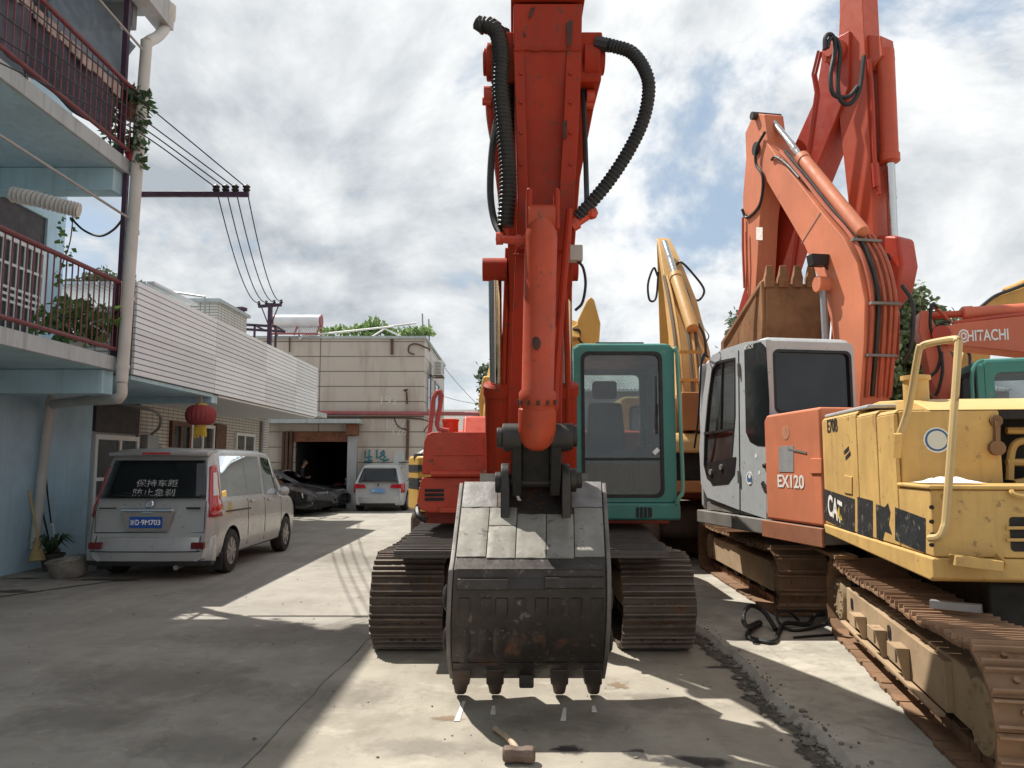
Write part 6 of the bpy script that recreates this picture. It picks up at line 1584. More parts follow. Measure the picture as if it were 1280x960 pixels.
m = MB(TE); ring_frame(m, (hx0-.015, .050, hz0-.015), (1, 0, 0), (0, 0, 1), hx1-hx0+.03, hz1-hz0+.03, (.03, hx1-hx0, .03, hz1-hz0), .055, .07, .06); m.build('rear_gasket', M_gask, og)
m = MB(); m.ext([S(x, y, .006) for x, y in ((930, 438), (934, 431), (951, 427), (957, 434), (961, 500), (961, 558), (946, 557), (937, 552), (932, 540))], rt*.01); qp = m.build('quarter_window', G_cabd if False else paint('black_gloss', (.012, .013, .015), .12, .1, 4, bmp=0), og, .004)
text('lettering', 'HITACHI', M_white2, qp, S(931.5, 438, .007), fw*-1, (0, 0, 1), .05, .21, depth=.012)
m = MB(); m.bar(S(923, 438, .004), S(925, 648, .004), .008, .008); m.build('door_seam', M_gask, cabf)
disc_mark(cabf, 'sticker', M_white2, S(937, 598, .001), -rt, .075, .003); disc_mark(cabf, 'sticker', M_bluedec, S(937, 598, .004), -rt, .06, .002); disc_mark(cabf, 'sticker', M_white2, S(937, 595, .006), -rt, .028, .002); disc_mark(cabf, 'sticker', M_white2, S(937, 604, .006), -rt, .03, .002, .4)
for x, y, r in ((945, 570, .025), (949, 591, .022)): disc_mark(cabf, 'paint_spot', M_white2, S(x, y, .001), -rt, r, .002)
m = MB(); m.lathe(S(957, 582, .0), -rt, [(.03, 0), (.03, .02), (.02, .03)], 12); m.bar(S(953, 603, .02), S(958, 615, .02), .02, .05); m.build('door_handle', M_steel, cabf)
for y in (462, 596):
    m = MB(); m.bar(S(923, y-8, .015), S(923.5, y+8, .015), .03, .03, (1, 0, 0)); m.build('hinge', M_grime, cabf, .004)
m = MB(); m.tube(cr([S(886, 447, .01), S(881, 444, .05), S(877, 450, .12), S(873, 520, .12), S(868, 560, .1)], 5), .014, 6); m.tube(cr([S(884, 445, .03), S(882, 430, .1), S(886, 420, .1), S(880, 410, .1), S(876, 400, .1)], 5), .008, 5); m.build('mirror_stay', M_steel, og)
cab_seat(og, TE @ Matrix.Translation(V((.5, .75, 0))) @ Matrix.Rotation(PI, 4, 'Z'), 0, 0, Z0+.05)
# deck under the cab, engine cover and counterweight
m = MB(TE); m.prof([(-1.05, Z0-.17), (CD+.1, Z0-.17), (CD+.1, Z0-.01), (-1.05, Z0-.01)], -.03, 2.45); m.build('deck', M_grime, og, .015)
ozt = onpl(985, 520, C0, fw*1).z
m = MB(TE); m.prof([(-1.075, Z0-.0), (-.012, Z0-.0), (-.012, ozt-.06), (-.07, ozt), (-1.075, ozt+.02)], -.035, 2.45); eng = m.build('engine_cover', M_orange, og, .03, 3)
m = MB(TE); m.prof([(-1.08, Z0-.19), (.06, Z0-.19), (.06, Z0-.012), (-1.08, Z0-.012)], -.06, -.032); m.build('rust_skirt', paint('rusty_orange', (.32, .12, .06), .7, .2, 3, rust=.4, dirt=.3), eng, .01)
def SE(px, py, off=.036): return onpl(px, py, C0-rt*off, rt)
text('lettering', 'EX120', M_white2, eng, SE(972.5, 609, .037), fw*-1, (0, 0, 1), .132, .50, bold=.025)
m = MB(); m.ext([SE(974, 590, .036), SE(992, 590, .036), SE(992, 557, .036), SE(974, 558, .036)], rt*-.003); m.build('sticker', paint('silver_sticker', (.5, .5, .5), .3, .1, 8, metal=.4, bmp=0), eng)
disc_mark(eng, 'faded_emblem', paint('faded_emblem', (.52, .24, .14), .7, .3, 12, bmp=0), SE(982, 541, .036), -rt, .07, .002)
m = MB(); m.ext([SE(1014, 592, .036), SE(1028, 592, .036), SE(1028, 573, .036), SE(1014, 573, .036)], rt*-.012); la = m.build('latch', M_orange, eng, .006)
m = MB(); m.bar(SE(985, 561, .04), SE(1008, 566, .04), .004, .02); m.build('worn_letters', M_grime, eng)
# boom, traced on its left face
BX = C0+rt*1.38
def B_(px, py, d=0.0): return onpl(px, py, BX, rt)+rt*d
low = [(940, 184), (957, 224), (983, 268), (1006, 308), (1028, 360), (1038, 400), (1042, 430), (1046, 470), (1046, 520)]
upp = [(950, 166), (969, 193), (998, 228), (1024, 262), (1054, 297), (1071, 329), (1081, 375), (1080, 425), (1074, 520)]
m = MB(); bw = .38; rings = []
for l, u in zip(low, upp):
    a, b_ = B_(*l), B_(*u); rings.append([a, b_, b_+rt*bw, a+rt*bw])
m.loft(rings); obm = m.build('boom', M_orange, og, .008)
m = MB(); m.bar(B_(1002, 304, -.003), B_(1026, 266, -.003), .006, .012); m.build('weld_seam', M_grime, obm)
arm_l = [(941, 141), (930, 166), (931, 198), (927, 246), (927, 300), (927, 355), (935, 372)]
arm_r = [(954, 143), (958, 175), (957, 205), (953, 225), (948, 275), (945, 330), (942, 372)]
m = MB(); rings = []
for l, u in zip(arm_l, arm_r):
    a, b_ = B_(*l), B_(*u); rings.append([a+rt*.02, b_+rt*.02, b_+rt*.32, a+rt*.32])
m.loft(rings); m.build('arm', M_orange, og, .008)
m = MB(); m.cyl(B_(944, 145, -.06), B_(944, 145, .4), .06, n=14); m.cyl(B_(946, 186, -.03), B_(946, 186, .39), .10, n=18); m.build('pivot_pin', M_steel, obm)
m = MB(); m.ext([B_(944, 300, .018), B_(952, 300, .018), B_(952, 284, .018), B_(944, 284, .018)], rt*-.003); m.build('white_sticker', M_white2, obm)
ram(og, B_(1063, 303, .18)+V((0, 0, .12)), B_(949, 147, .18), .085, .62, M_orange, name='arm_cylinder')
ram(og, B_(1026, 470, -.10)-fw*.3, B_(1036, 358, -.08), .075, .2, M_orange, M_grille, head=tuple(rt), name='boom_cylinder')
m = MB(); m.cyl(B_(1035, 356, -.16), B_(1035, 356, .02), .10, n=18); m.build('boom_boss', M_orange, obm, .01)
m = MB(); q = B_(1034, 326, -.12); m.hexa([q+rt*x+fw*y+V((0, 0, z)) for x, y, z in ((-.10, -.05, -.07), (.10, -.05, -.07), (.10, .08, -.07), (-.10, .08, -.07))], [q+rt*x+fw*y+V((0, 0, z)) for x, y, z in ((-.12, -.06, .07), (.12, -.06, .07), (.12, .08, .07), (-.12, .08, .07))]); m.tube([q, q+rt*.14+V((0, 0, -.12))], .015, 6); m.build('work_lamp', M_black, og, .01)
# pipes and hoses over the back of the boom
M_pipe = paint('orange_red_pipe', (.42, .10, .05), .55, .15, 5, dirt=.3, rust=.1)
path = [(969, 193), (998, 228), (1024, 262), (1054, 297), (1071, 329), (1081, 375), (1080, 425), (1074, 500)]
for k, (dd, mt, r) in enumerate(((.05, M_pipe, .024), (.13, M_hose, .028), (.21, M_pipe, .024), (.29, M_pipe, .024), (.35, M_pipe, .028))):
    m = MB(); q = [B_(x, y, dd)+V((.02, -.03, .035+.01*(k % 2))) for x, y in path[(0 if k < 2 else 3):]]; m.tube(cr(q, 5), r, 7); m.build('hydraulic_line', mt, obm)
for x, y in ((1060, 306), (1083, 385), (1078, 450)):
    m = MB(); m.bar(B_(x, y, .0)+V((.03, -.04, .05)), B_(x, y, .38)+V((.03, -.04, .05)), .06, .03); m.build('clamp', M_grime, obm)
hose(obm, [B_(958, 165, -.02), B_(950, 185, -.05), B_(949, 205, -.05), B_(956, 222, -.03), B_(950, 255, .0), B_(934, 272, .0), B_(930, 262, -.03)], .022)
hose(obm, [B_(966, 200, -.02), B_(972, 196, -.03), B_(985, 205, -.02), B_(1000, 222, -.01)], .018); hose(obm, [B_(1092, 355, .36), B_(1099, 380, .42), B_(1099, 430, .40), B_(1094, 450, .36)], .024)
m = MB(); m.tube([B_(930, 272, -.02), B_(930, 310, -.02), B_(932, 360, -.02)], .018, 6); m.tube([B_(934, 290, -.02), B_(935, 330, -.02), B_(934, 365, -.02)], .014, 6); m.build('steel_pipe', M_pipe, obm)
# the rusty bucket curled up behind the cab
M_rb = paint('rusty_bucket', (.27, .14, .065), .8, .3, 2.2, rust=.55, rcol=(.26, .115, .045), rs=3, dirt=.5, dcol=(.08, .045, .028), streak=.4, bmp=.3)
yb = 10.6
def R_(x, y, d=0): p = P(x, y, yb); p.y += d; return p
m = MB(); m.loft([[R_(957, 352), R_(1034, 358), R_(1034, 356, .04), R_(957, 350, .04)], [R_(955, 400, -.06), R_(1034, 404, -.06), R_(1034, 404, -.0), R_(955, 400, 0)], [R_(953, 455, .05), R_(1034, 455, .05), R_(1034, 455, .1), R_(953, 455, .1)], [R_(955, 490, .4), R_(1034, 490, .4), R_(1034, 486, .45), R_(955, 486, .45)]]); rb = m.build('bucket', M_rb, og, .012)
for x in (955, 1033):
    m = MB(); s_ = -1 if x < 1000 else 1; pts = [R_(x, 351), R_(x, 400, -.06), R_(x, 456, .05), R_(x, 490, .4), R_(x-2, 470, 1.2), R_(x-24 if s_ < 0 else x, 425, 1.25), R_(x-8, 395, .8)]
    m.ext(pts, (s_*.04, 0, 0)); m.build('side_plate', M_rb, rb, .01)
m = MB(); m.ext([R_(953, 352), R_(958, 348), R_(926, 420, .5), R_(917, 432, .5), R_(917, 420, .5)], (-.03, .06, 0)); m.build('side_edge', M_rb, rb, .01)
for x in (961, 978, 996, 1013, 1030):
    m = MB(); q = R_(x, 360); a = R_(x+.5, 332)
    def sq2(c, w, d): return [c+V((-w, -d, 0)), c+V((w, -d, 0)), c+V((w, d, 0)), c+V((-w, d, 0))]
    m.loft([sq2(q, .07, .05), sq2(q.lerp(a, .45), .07, .055), sq2(q.lerp(a, .55), .06, .05), sq2(a, .045, .02)]); m.build('tooth', M_rb, rb, .01)
# crawlers
TT = Matrix.Translation(V((2.72, 8.0, .058))) @ Matrix.Rotation(rad(-2), 4, 'Z')
f1 = track(og, TT, .27, .52, .36, 3.75, .345, -1, M_trackr, M_tframe, nroll=6)
track(og, TT, 2.15, .52, .36, 3.75, .345, 1, M_trackr, M_tframe, nroll=6)
m = MB(TT); m.box(.5, 1.9, 1.0, 3.0, .45, .74); m.build('carbody', M_grease, og, .03)
m = MB(); m.bar(PZ(975, 662, .80), PZ(1058, 697, .79), .20, .035); tag(m.build('plank', paint('dirty_plank', (.32, .20, .10), .85, .2, 5, dirt=.4), loc=PZ(1015, 680, .8)), 'brown plank lying across the track of the orange excavator', 'plank')

# ================================================================ yellow excavator at the right edge
N0 = V((2.51, 4.65, 0)); th = -math.atan2(.148, .989); yf = V((.148, .989, 0)).normalized(); yr = V((yf.y, -yf.x, 0))
ye = thing('yellow_excavator', 'old yellow excavator at the right edge, seen from its engine end on rusty tracks', 'excavator', (2.9, 5.0, .055), th)
TY = Matrix.Translation(N0) @ Matrix.Rotation(th, 4, 'Z')
def YL(px, py, off=0): return onpl(px, py, N0-yr*off, yr)          # left side plane
def YN(px, py, d=0.0): return onpl(px, py, N0+yf*d, yf)             # near face plane at depth d
def lc(p): return TY.inverted() @ V(p)
zs0, zs1, zl_, zt_ = 0.945, 1.09, YN(1158, 606).z, 2.0
m = MB(TY); m.prof([(-.012, zs0+.02), (.04, zs0), (2.5, zs0+.06), (2.56, zs1-.003), (-.012, zs1-.003)], -.015, 2.1); m.build('base_skirt', M_yel, ye, .015)
m = MB(TY); m.box(0, 2.1, 0, .56, zs1, zl_-.03); lowb = m.build('rear_box', M_yel, ye, .012)
m = MB(TY); m.box(-.012, 2.1, -.012, .556, zl_-.028, zl_); m.build('ledge', M_yel, lowb, .012)
m = MB(TY); EX0 = lc(YN(1252, 560, .563)).x; EX1 = EX0+.62
m.box(.03, EX0, .563, 2.45, zs1, zt_-.002); m.box(EX1, 2.1, .563, 2.45, zs1, zt_-.002); m.box(EX0, EX1, .9, 2.45, zs1, zt_-.002); ub = m.build('upper_housing', M_yel, ye, .012)
m = MB(TY); m.box(EX0+.001, EX1-.001, .885, .898, zs1+.01, zt_-.01); m.box(EX0+.001, EX1-.001, .57, .885, zt_-.06, zt_-.005); m.build('engine_bay', M_grease, ub)
for (s0, s1, zf) in ((1.46, 2.53, 2.06), (.965, 1.44, 2.03), (.575, .945, 2.01)):
    m = MB(TY); cz = zf-.03
    m.hexa([(0, s0, zs1+.004), (.028, s0, zs1+.004), (.028, s1, zs1+.004), (0, s1, zs1+.004)], [(0, s0, cz), (.028, s0, cz), (.028, s1, cz), (0, s1, cz)])
    m.hexa([(0, s0, cz+.001), (.2, s0, cz+.001), (.2, s1, cz+.001), (0, s1, cz+.001)], [(.03, s0, zf), (.2, s0, zf), (.2, s1, zf), (.03, s1, zf)])
    m.build('side_door', M_yel, ye, .008)
m = MB(TY); m.prof([(.56, zt_), (2.48, zt_), (2.4, zt_+.10), (1.6, zt_+.14), (.9, zt_+.10), (.6, zt_+.02)], .22, 2.1); m.build('hood', paint('pale_yellow_hood', (.60, .43, .17), .55, .1, 1.5, dirt=.25, dcol=(.3, .2, .1), rust=.1), ye, .03, 3)
m = MB(TY); m.prof([(1.2, zt_+.06), (2.5, zt_+.06), (2.5, zt_+.09), (1.2, zt_+.09)], .02, .24); m.build('grey_cover', M_cabgrey, ye, .01)
q = YN(1146, 508, .95); m = MB(); m.lathe(V((q.x, q.y, zt_)), (0, 0, 1), [(.085, 0), (.085, .24), (.10, .245), (.10, .275), (.06, .28)], 14); m.build('exhaust_stub', M_yel, ye)
ex0 = lc(YN(1252, 560, .563)).x; print('BAY', ex0)
# decals
text('lettering', 'E70B', M_blackdec, ye, YL(1034.5, 541, .0015), yf*-1, (0, 0, 1), .12, .34, bold=.02)
for pts in (((1030, 611), (1068.5, 624), (1068.5, 668), (1030, 649)), ((1072, 621), (1091, 626), (1091, 673), (1086, 676), (1072, 669)), ((1095, 630), (1106, 634), (1110, 629), (1113, 640), (1111, 655), (1115, 668), (1106, 664), (1103, 677), (1096, 672))):
    m = MB(); m.ext([YL(x, y, .0012) for x, y in pts], yr*-.0015); m.build('black_band', M_blackdec, ye)
m = MB(); m.ext([YL(x, y, .0012) for x, y in ((1119, 634), (1157, 648), (1157, 692), (1119, 675))], yr*-.0015); m.build('black_band', M_blackdec, lowb)
text('lettering', 'CAT', M_white2, ye, YL(1035.5, 643, .004), yf*-1+V((0, 0, -.12)), (0, 0, 1), .19, .46, bold=.03)
m = MB(); m.ext([YL(x, y, .0045) for x, y in ((1045, 646), (1053, 651), (1048.5, 634))], yr*-.001); m.build('yellow_triangle', paint('bright_yellow_decal', (.7, .45, .03), .6, .05, 5, bmp=0), ye)
m = MB(); pts = [(1055, 566), (1059, 558), (1063, 561), (1059, 571)]
m.bar(YL(1055, 566, .002), YL(1061, 560, .002), .003, .03); m.bar(YL(1057, 573, .002), YL(1063, 566, .002), .003, .03); m.build('painted_mark', M_blackdec, ye)
m = MB(); m.ext([YL(1056, 616), YL(1066, 618), YL(1066, 596), YL(1056, 594)], yr*-.01); m.build('door_latch', M_yel, ye, .004)
c = YN(1171, 550, .563); disc_mark(ub, 'round_sticker', M_white2, c+yf*-.0, -yf, .085, .003); disc_mark(ub, 'round_sticker', M_bluedec, c-yf*.003, -yf, .076, .0015); disc_mark(ub, 'round_sticker', paint('pale_sticker', (.6, .62, .55), .6, .05, 8, bmp=0), c-yf*.0045, -yf, .062, .0015)
# rails and fittings
m = MB(); A = [YN(1124, 545, .50), YN(1136, 508, .45), YN(1148, 440, .30), YN(1152, 433, .28), YN(1162, 429, .25), YN(1191, 424, .1), YN(1197, 426, .06), YN(1198, 434, .05), YN(1192, 520, -.02), YN(1183, 640, -.07), YN(1180, 660, -.08), YN(1174, 671, -.07), YN(1162, 673, -.01)]
m.tube(cr(A, 5), .023, 9); m.build('handrail', paint('pale_yellow_rail', (.52, .37, .17), .6, .12, 3, rust=.2), ye)
m = MB(); m.bar(YL(1120, 572, .02), YL(1122, 542, .02), .03, .05, (1, 0, 0)); 
m.build('rail_bracket', M_yel, ye)
m = MB(); q0, q1 = YN(1246, 526, .54), YN(1246, 560, .54); m.bar(q0, q1, .03, .03); m.cyl(q0, q0+yf*.03, .04, n=10); m.cyl(q1-yf*.02, q1+yf*.03, .05, n=10); m.build('door_handle', M_trackr, ub)
m = MB()
for pts in (((1258, 538), (1290, 538)), ((1262, 600), (1264, 566), (1272, 553), (1290, 551)), ((1258, 578), (1290, 578)), ((1268, 604), (1285, 600), (1290, 584))): m.tube(cr([YN(x, y, .78) for x, y in pts], 4), .026, 8)
m.build('engine_pipes', M_yel, ub)
m = MB(); rrect(m, N0-yf*.001, yr, (0, 0, 1), lc(YN(1264, 690)).x, lc(YN(1310, 690)).x, 1.13, 1.33, .02, .004); 
m.build('radiator_slot', M_grease, lowb)
m = MB()
for y in (660, 675): m.tube([YN(1258, y, -.02), YN(1300, y, -.02)], .01, 6)
m.build('slot_bars', M_yel, lowb)
m = MB(); m.tube(cr([YN(1264, 613, -.015), YN(1268, 618, -.03), YN(1290, 622, -.03)], 4), .015, 6); m.build('grab_handle', M_yel, lowb)
m = MB()
for x, y in ((1164, 634), (1164, 652), (1165, 668), (1164, 681)): q = YN(x, y); m.cyl(q-yf*.012, q, .014, n=6)
m.build('bolts', M_grease, lowb)
m = MB(); a, b_ = YN(1190, 700, -.10), YN(1250, 707, -.10); m.bar(a, b_, .10, .06); m.bar(YN(1245, 695, -.02), YN(1258, 708, -.1), .02, .05); m.build('step_bracket', M_yel, ye, .006)
q = YN(1172, 604, .2); m = MB(); m.grid(lambda u, v: q+yr*(-.12+.36*u)+yf*(-.12+.25*v)+V((0, 0, .005+.05*math.sin(PI*u)*math.sin(PI*v)*(.6+.6*noise.noise(V((u*5, v*5, 2)))))), 16, 10)
tag(m.build('plastic_rag', M_white2, loc=q), 'crumpled white plastic rag on the ledge of the yellow excavator', 'rag')
# crawlers of the yellow excavator
ta = -math.atan2(.68, 3.23); TK = Matrix.Translation(V((2.31, 4.22, .058))) @ Matrix.Rotation(ta, 4, 'Z')
fy = track(ye, TK, .245, .46, -.27, 3.10, .345, -1, M_trackr, M_tframe, pitch=.145, nroll=6, sag=.04, cin=.03)
track(ye, TK, 1.95, .46, -.27, 3.10, .345, 1, M_trackr, M_tframe, pitch=.145, nroll=6)
m = MB(TK); m.prof([(.25, .20), (2.78, .22), (2.76, .50), (.25, .48)], .065, .11)
m.prof([(.25, .175), (2.82, .18), (2.82, .205), (.25, .20)], .015, .062); m.build('frame_plate', M_tframe, fy, .006)
for y, z0, z1 in ((2.05, .24, .38), (1.45, .24, .40), (.9, .22, .40)):
    m = MB(TK); m.hexa([(.03, y, z0-.03), (.063, y, z0-.03), (.063, y+.025, z0-.03), (.03, y+.025, z0-.03)], [(-.02, y, z1), (.063, y, z1), (.063, y+.025, z1), (-.02, y+.025, z1)]); m.box(-.02, -.005, y+.027, y+.22, z1-.10, z1); m.box(-.003, .063, y+.027, y+.20, z1-.015, z1); m.build('guide_bracket', M_tframe, fy, .005)
for y, z in ((2.55, .37), (1.38, .38)):
    m = MB(TK); rrect(m, (.0635, y+.05, z-.03), (0, -1, 0), (0, 0, 1), 0, .10, 0, .10, .03, .001); m.build('frame_hole', M_gask, fy)
m = MB(TK); m.box(.5, 1.7, .8, 2.5, .42, .85); m.build('carbody', M_grease, ye, .03)
m = MB(TK); m.bar(V((.12, .62, .735)), V((.36, .50, .735)), .06, .045); tag(m.build('steel_offcut', M_grille, loc=TK @ V((.25, .55, .73))), 'short bright steel bar lying on the yellow excavator track', 'steel bar')

# hoses on the concrete between the two machines
def ghose(label, pts, r, seed):
    m = MB(); q = [PZ(x, y, .056+r+z) for x, y, z in pts]; m.tube(cr(q, 6), r, 7); tag(m.build('rubber_hose', M_hose, loc=q[0]), label, 'hose', 'hoses left on the rough concrete')
ghose('thick black hose curving in a loop on the rough concrete', [(970, 787, 0), (955, 765, .12), (938, 757, .2), (929, 770, .2), (934, 783, .1), (948, 778, .02), (950, 780, 0), (938, 786, 0), (935, 796, 0), (952, 801, 0), (968, 801, 0), (976, 785, 0), (984, 779, .02), (1010, 780, 0), (1018, 770, .05), (1030, 768, .03)], .022, 1)
ghose('thin black hose lying straight towards the yellow track', [(992, 797, 0), (1015, 795, 0), (1045, 793, 0)], .011, 2)
ghose('thin looped black cord beside the thick hose on the rough concrete', [(998, 775, 0), (985, 764, .1), (972, 766, .1), (974, 778, .03), (990, 788, 0), (1012, 786, 0), (1034, 779, 0)], .014, 3)

# ================================================================ tall red excavator standing behind
O_ = P(1085, 200, 10.0); O_.z = 0
rr_ = rad(30); TR = Matrix.Translation(O_) @ Matrix.Rotation(rr_, 4, 'Z')
br_ = thing('tall_red_excavator', 'tall deep red excavator with its arm hanging from a steep boom behind the others', 'excavator', (O_.x-1, O_.y+2, .055), rr_)
def zz(py, Y): return P(1080, py, Y).z
M_red2 = paint('tall_red_paint', (.50, .080, .036), .45, .10, 1.6, dirt=.18, dcol=(.16, .05, .04), streak=.15)
m = MB(TR); rings = []
for z, d in ((8.7, .42), (zz(0, 10), .46), (zz(60, 10), .54), (zz(130, 10), .56), (zz(240, 10), .46), (zz(352, 10), .34)):
    rings.append([(.05, 0, z), (.40, 0, z), (.40, d*.8, z), (.05, d*.8, z)])
m.loft(rings); ra = m.build('arm', M_red2, br_, .012)
m = MB(TR); 
m.loft([[(.0, y-h/2*ny, z-h/2*nz), (.44, y-h/2*ny, z-h/2*nz), (.44, y+h/2*ny, z+h/2*nz), (.0, y+h/2*ny, z+h/2*nz)] for y, z, h, ny, nz in ((.40, zz(45, 10.3), .42, 1, 0), (.52, zz(110, 10.3), .55, 1, .1), (1.35, 5.6, .58, 1, .45), (2.1, 4.0, .54, 1, .45), (2.9, 2.0, .42, 1, .45))])
rbm = m.build('boom', M_reddk, br_, .012)
m = MB(TR); m.cyl((-.10, .42, zz(62, 10.3)), (.52, .42, zz(62, 10.3)), .17, n=24); m.cyl((-.14, .42, zz(62, 10.3)), (.56, .42, zz(62, 10.3)), .10, n=20); m.build('pin_boss', M_red2, rbm, .01)
aW = [TR @ V((.26, -.16, zz(62, 10.0))), TR @ V((.26, -.13, zz(318, 10.0)))]
ram(br_, aW[0], aW[1], .115, .56, M_red2, M_rod, head=tuple((TR.to_3x3() @ V((1, 0, 0)))), name='bucket_cylinder')
m = MB(TR); m.prof([(-.20, zz(50, 10)), (.0, zz(40, 10)), (.0, zz(85, 10)), (-.22, zz(75, 10))], .12, .40); m.build('clevis', M_red2, ra, .02)
for x in (.06, .40):
    m = MB(TR); m.tube(cr([(x, -.05, zz(75, 10)), (x, -.07, zz(120, 10)), (x, -.06, zz(205, 10)), (x, -.10, zz(245, 10))], 4), .028, 7); m.cyl((x, -.06, zz(205, 10)), (x, -.07, zz(235, 10)), .05, n=8); m.build('steel_pipe', M_reddk, ra)
m = MB(TR); m.prof([(-.30, zz(300, 10)), (-.02, zz(292, 10)), (.30, zz(330, 10)), (.30, zz(380, 10)), (.05, zz(392, 10)), (-.25, zz(365, 10)), (-.34, zz(335, 10))], .10, .48); m.build('bucket_linkage', M_reddk, br_, .05, 3)
m = MB(TR); m.cyl((.0, -.10, zz(325, 10)), (.6, -.10, zz(325, 10)), .09, n=14); m.build('link_pin', M_steel, br_)
m = MB(TR); m.hexa([(-.25, -.10, 3.0), (.35, -.10, 3.0), (.35, .6, 2.9), (-.25, .6, 2.9)], [(-.25, -.15, zz(385, 10)), (.35, -.15, zz(385, 10)), (.35, .5, zz(392, 10)), (-.25, .5, zz(392, 10))]); m.build('bucket', M_reddk, br_, .06, 3)
for dx in (-.14, -.20):
    m = MB(TR); m.tube([(dx, .55, zz(60, 10.3)), (dx, .66, zz(85, 10.3)), (dx, .62, zz(110, 10.3)), (dx, 1.2, 4.2)], .022, 6); m.build('steel_pipe', M_reddk, rbm)
for k, pts in enumerate((((1031, 62), (1032, 46), (1040, 44), (1044, 60), (1038, 95), (1042, 118), (1060, 121), (1072, 108)), ((1034, 60), (1038, 48), (1046, 50), (1050, 66), (1047, 100), (1050, 124), (1062, 130), (1074, 112), (1080, 70)))):
    hose(rbm, [P(x, y, 9.9) for x, y in pts], .03)
m = MB(TR); m.box(.15, 2.3, 2.7, 4.8, 1.0, 2.15); m.build('engine_housing', M_reddk, br_, .05)
TRc = TR @ Matrix.Translation(V((.62, 1.05, 0)))
cz0_, cz1_ = 1.25, zz(449, 11.2)
cab_shell(br_, TRc, 0, 1.0, 0, 1.5, cz0_, cz1_, paint('charcoal_cab', (.035, .035, .04), .5, .1, 3, dirt=.3), .6, (.08, .92, .12, cz1_-cz0_-.09), glass('grey_glass', (.40, .46, .46), .4, .03), mid=.6)
m = MB(TRc); m.box(.02, .98, .02, 1.4, cz1_+.036, cz1_+.05); m.build('roof_hatch', M_gask, br_)
m = MB(TR); m.box(.0, .6, 1.6, 5.0, .06, .85); m.box(2.0, 2.6, 1.6, 5.0, .06, .85); m.box(.6, 2.0, 2.4, 4.0, .4, .98); m.build('crawler_base', M_trackr, br_, .2, 3)

# ================================================================ red excavator with green cab at the far right
hd = V((-.95, .31, 0)).normalized(); hz = math.atan2(.95, .31)
fr0 = P(1222, 480, 8.3); fr0.z = 0
hx = thing('red_excavator_by_yellow', 'red excavator with white maker lettering on its low boom, behind the yellow one', 'excavator', (fr0.x+2.2, fr0.y, .055), hz)
hx.name = 'low_boom_excavator'; WM[hx.name] = WM['red_excavator_by_yellow']
TH_ = Matrix.Translation(fr0) @ Matrix.Rotation(hz+PI, 4, 'Z')       # local -y = heading, local x = towards camera? (left side)
zc1 = P(1222, 452, 8.3).z
cab_shell(hx, TH_, -1.0, 0.0, 0.0, 1.7, 1.15, zc1, M_teal2, .6, (.08, .92, .1, zc1-1.24), G_cab, mid=.6, side_hole=(.16, 1.55, .62, zc1-1.15-.13))
m = MB(TH_); m.box(-2.5, .02, -.1, 1.8, .95, 1.148); m.box(-2.5, .0, 1.83, 4.0, .95, 2.1); m.build('upper_body', M_red1, hx, .04)
m = MB(TH_); m.box(-2.6, -2.0, -1.2, 3.6, .06, .85); m.box(-.5, .1, -1.2, 3.6, .06, .85); m.box(-2.0, -.5, .0, 2.6, .4, .94); m.build('crawler_base', M_trackr, hx, .2, 3)
m = MB(); m.tube(cr([P(1216, 500, 8.2), P(1215, 470, 8.2), P(1219, 456, 8.2), P(1228, 450, 8.2)], 5), .02, 7); m.build('mirror_stay', M_teal2, hx)
HB = P(1220, 420, 9.6); hn = V((hd.y, -hd.x, 0))*1
hn = V((-hd.y, hd.x, 0)) if V((-hd.y, hd.x, 0)).y < 0 else V((hd.y, -hd.x, 0))
def HP(px, py, off=0): return onpl(px, py, HB, hn)+hn*off
M_hit = paint('warm_red_paint', (.66, .165, .09), .5, .10, 1.6, dirt=.2, dcol=(.2, .07, .05), streak=.15); 
low = [(1166, 420), (1180, 431), (1205, 433), (1257, 438), (1300, 443), (1360, 470), (1420, 520)]
upp = [(1166, 413), (1176, 409), (1197, 404), (1259, 397), (1300, 393), (1380, 400), (1450, 460)]
m = MB(); m.loft([[HP(*l), HP(*u), HP(*u, -.5), HP(*l, -.5)] for l, u in zip(low, upp)]); hbm = m.build('boom', M_hit, hx, .012)
text('lettering', 'HITACHI', M_lett, hbm, HP(1209, 427), -hd, (0, 0, 1), HP(1209, 413).z-HP(1209, 427).z, (HP(1261, 420)-HP(1209, 420)).length, bold=.02, depth=.006)
c = HP(1204.5, 420, .001); disc_mark(hbm, 'maker_emblem', M_lett, c, hn, .062, .003, 1.4); disc_mark(hbm, 'maker_emblem', M_hit, c+hn*.003, hn, .046, .002, 1.4); disc_mark(hbm, 'maker_emblem', M_lett, c+hn*.005, hn, .034, .002, 1.4); disc_mark(hbm, 'maker_emblem', M_hit, c+hn*.007, hn, .018, .002, 1.4)
al = [(1152, 387), (1149, 412), (1157, 436), (1165, 474), (1178, 505), (1192, 560)]; ar = [(1161, 387), (1170, 405), (1186, 432), (1197, 455), (1207, 505), (1215, 560)]
m = MB(); m.loft([[HP(*l, -.06), HP(*u, -.06), HP(*u, -.44), HP(*l, -.44)] for l, u in zip(al, ar)]); harm = m.build('arm', M_hit, hx, .012)
MB().cyl(HP(1176, 418, .05), HP(1176, 418, -.55), .11, n=18).build('pivot_pin', M_reddk, hbm)
MB().cyl(HP(1204, 490, .06), HP(1204, 490, -.5), .12, n=18).build('pivot_pin', M_reddk, harm if False else hbm)
ram(hx, HP(1330, 380, -.25), HP(1158, 391, -.25), .085, .7, M_hit, M_red2, name='arm_cylinder')
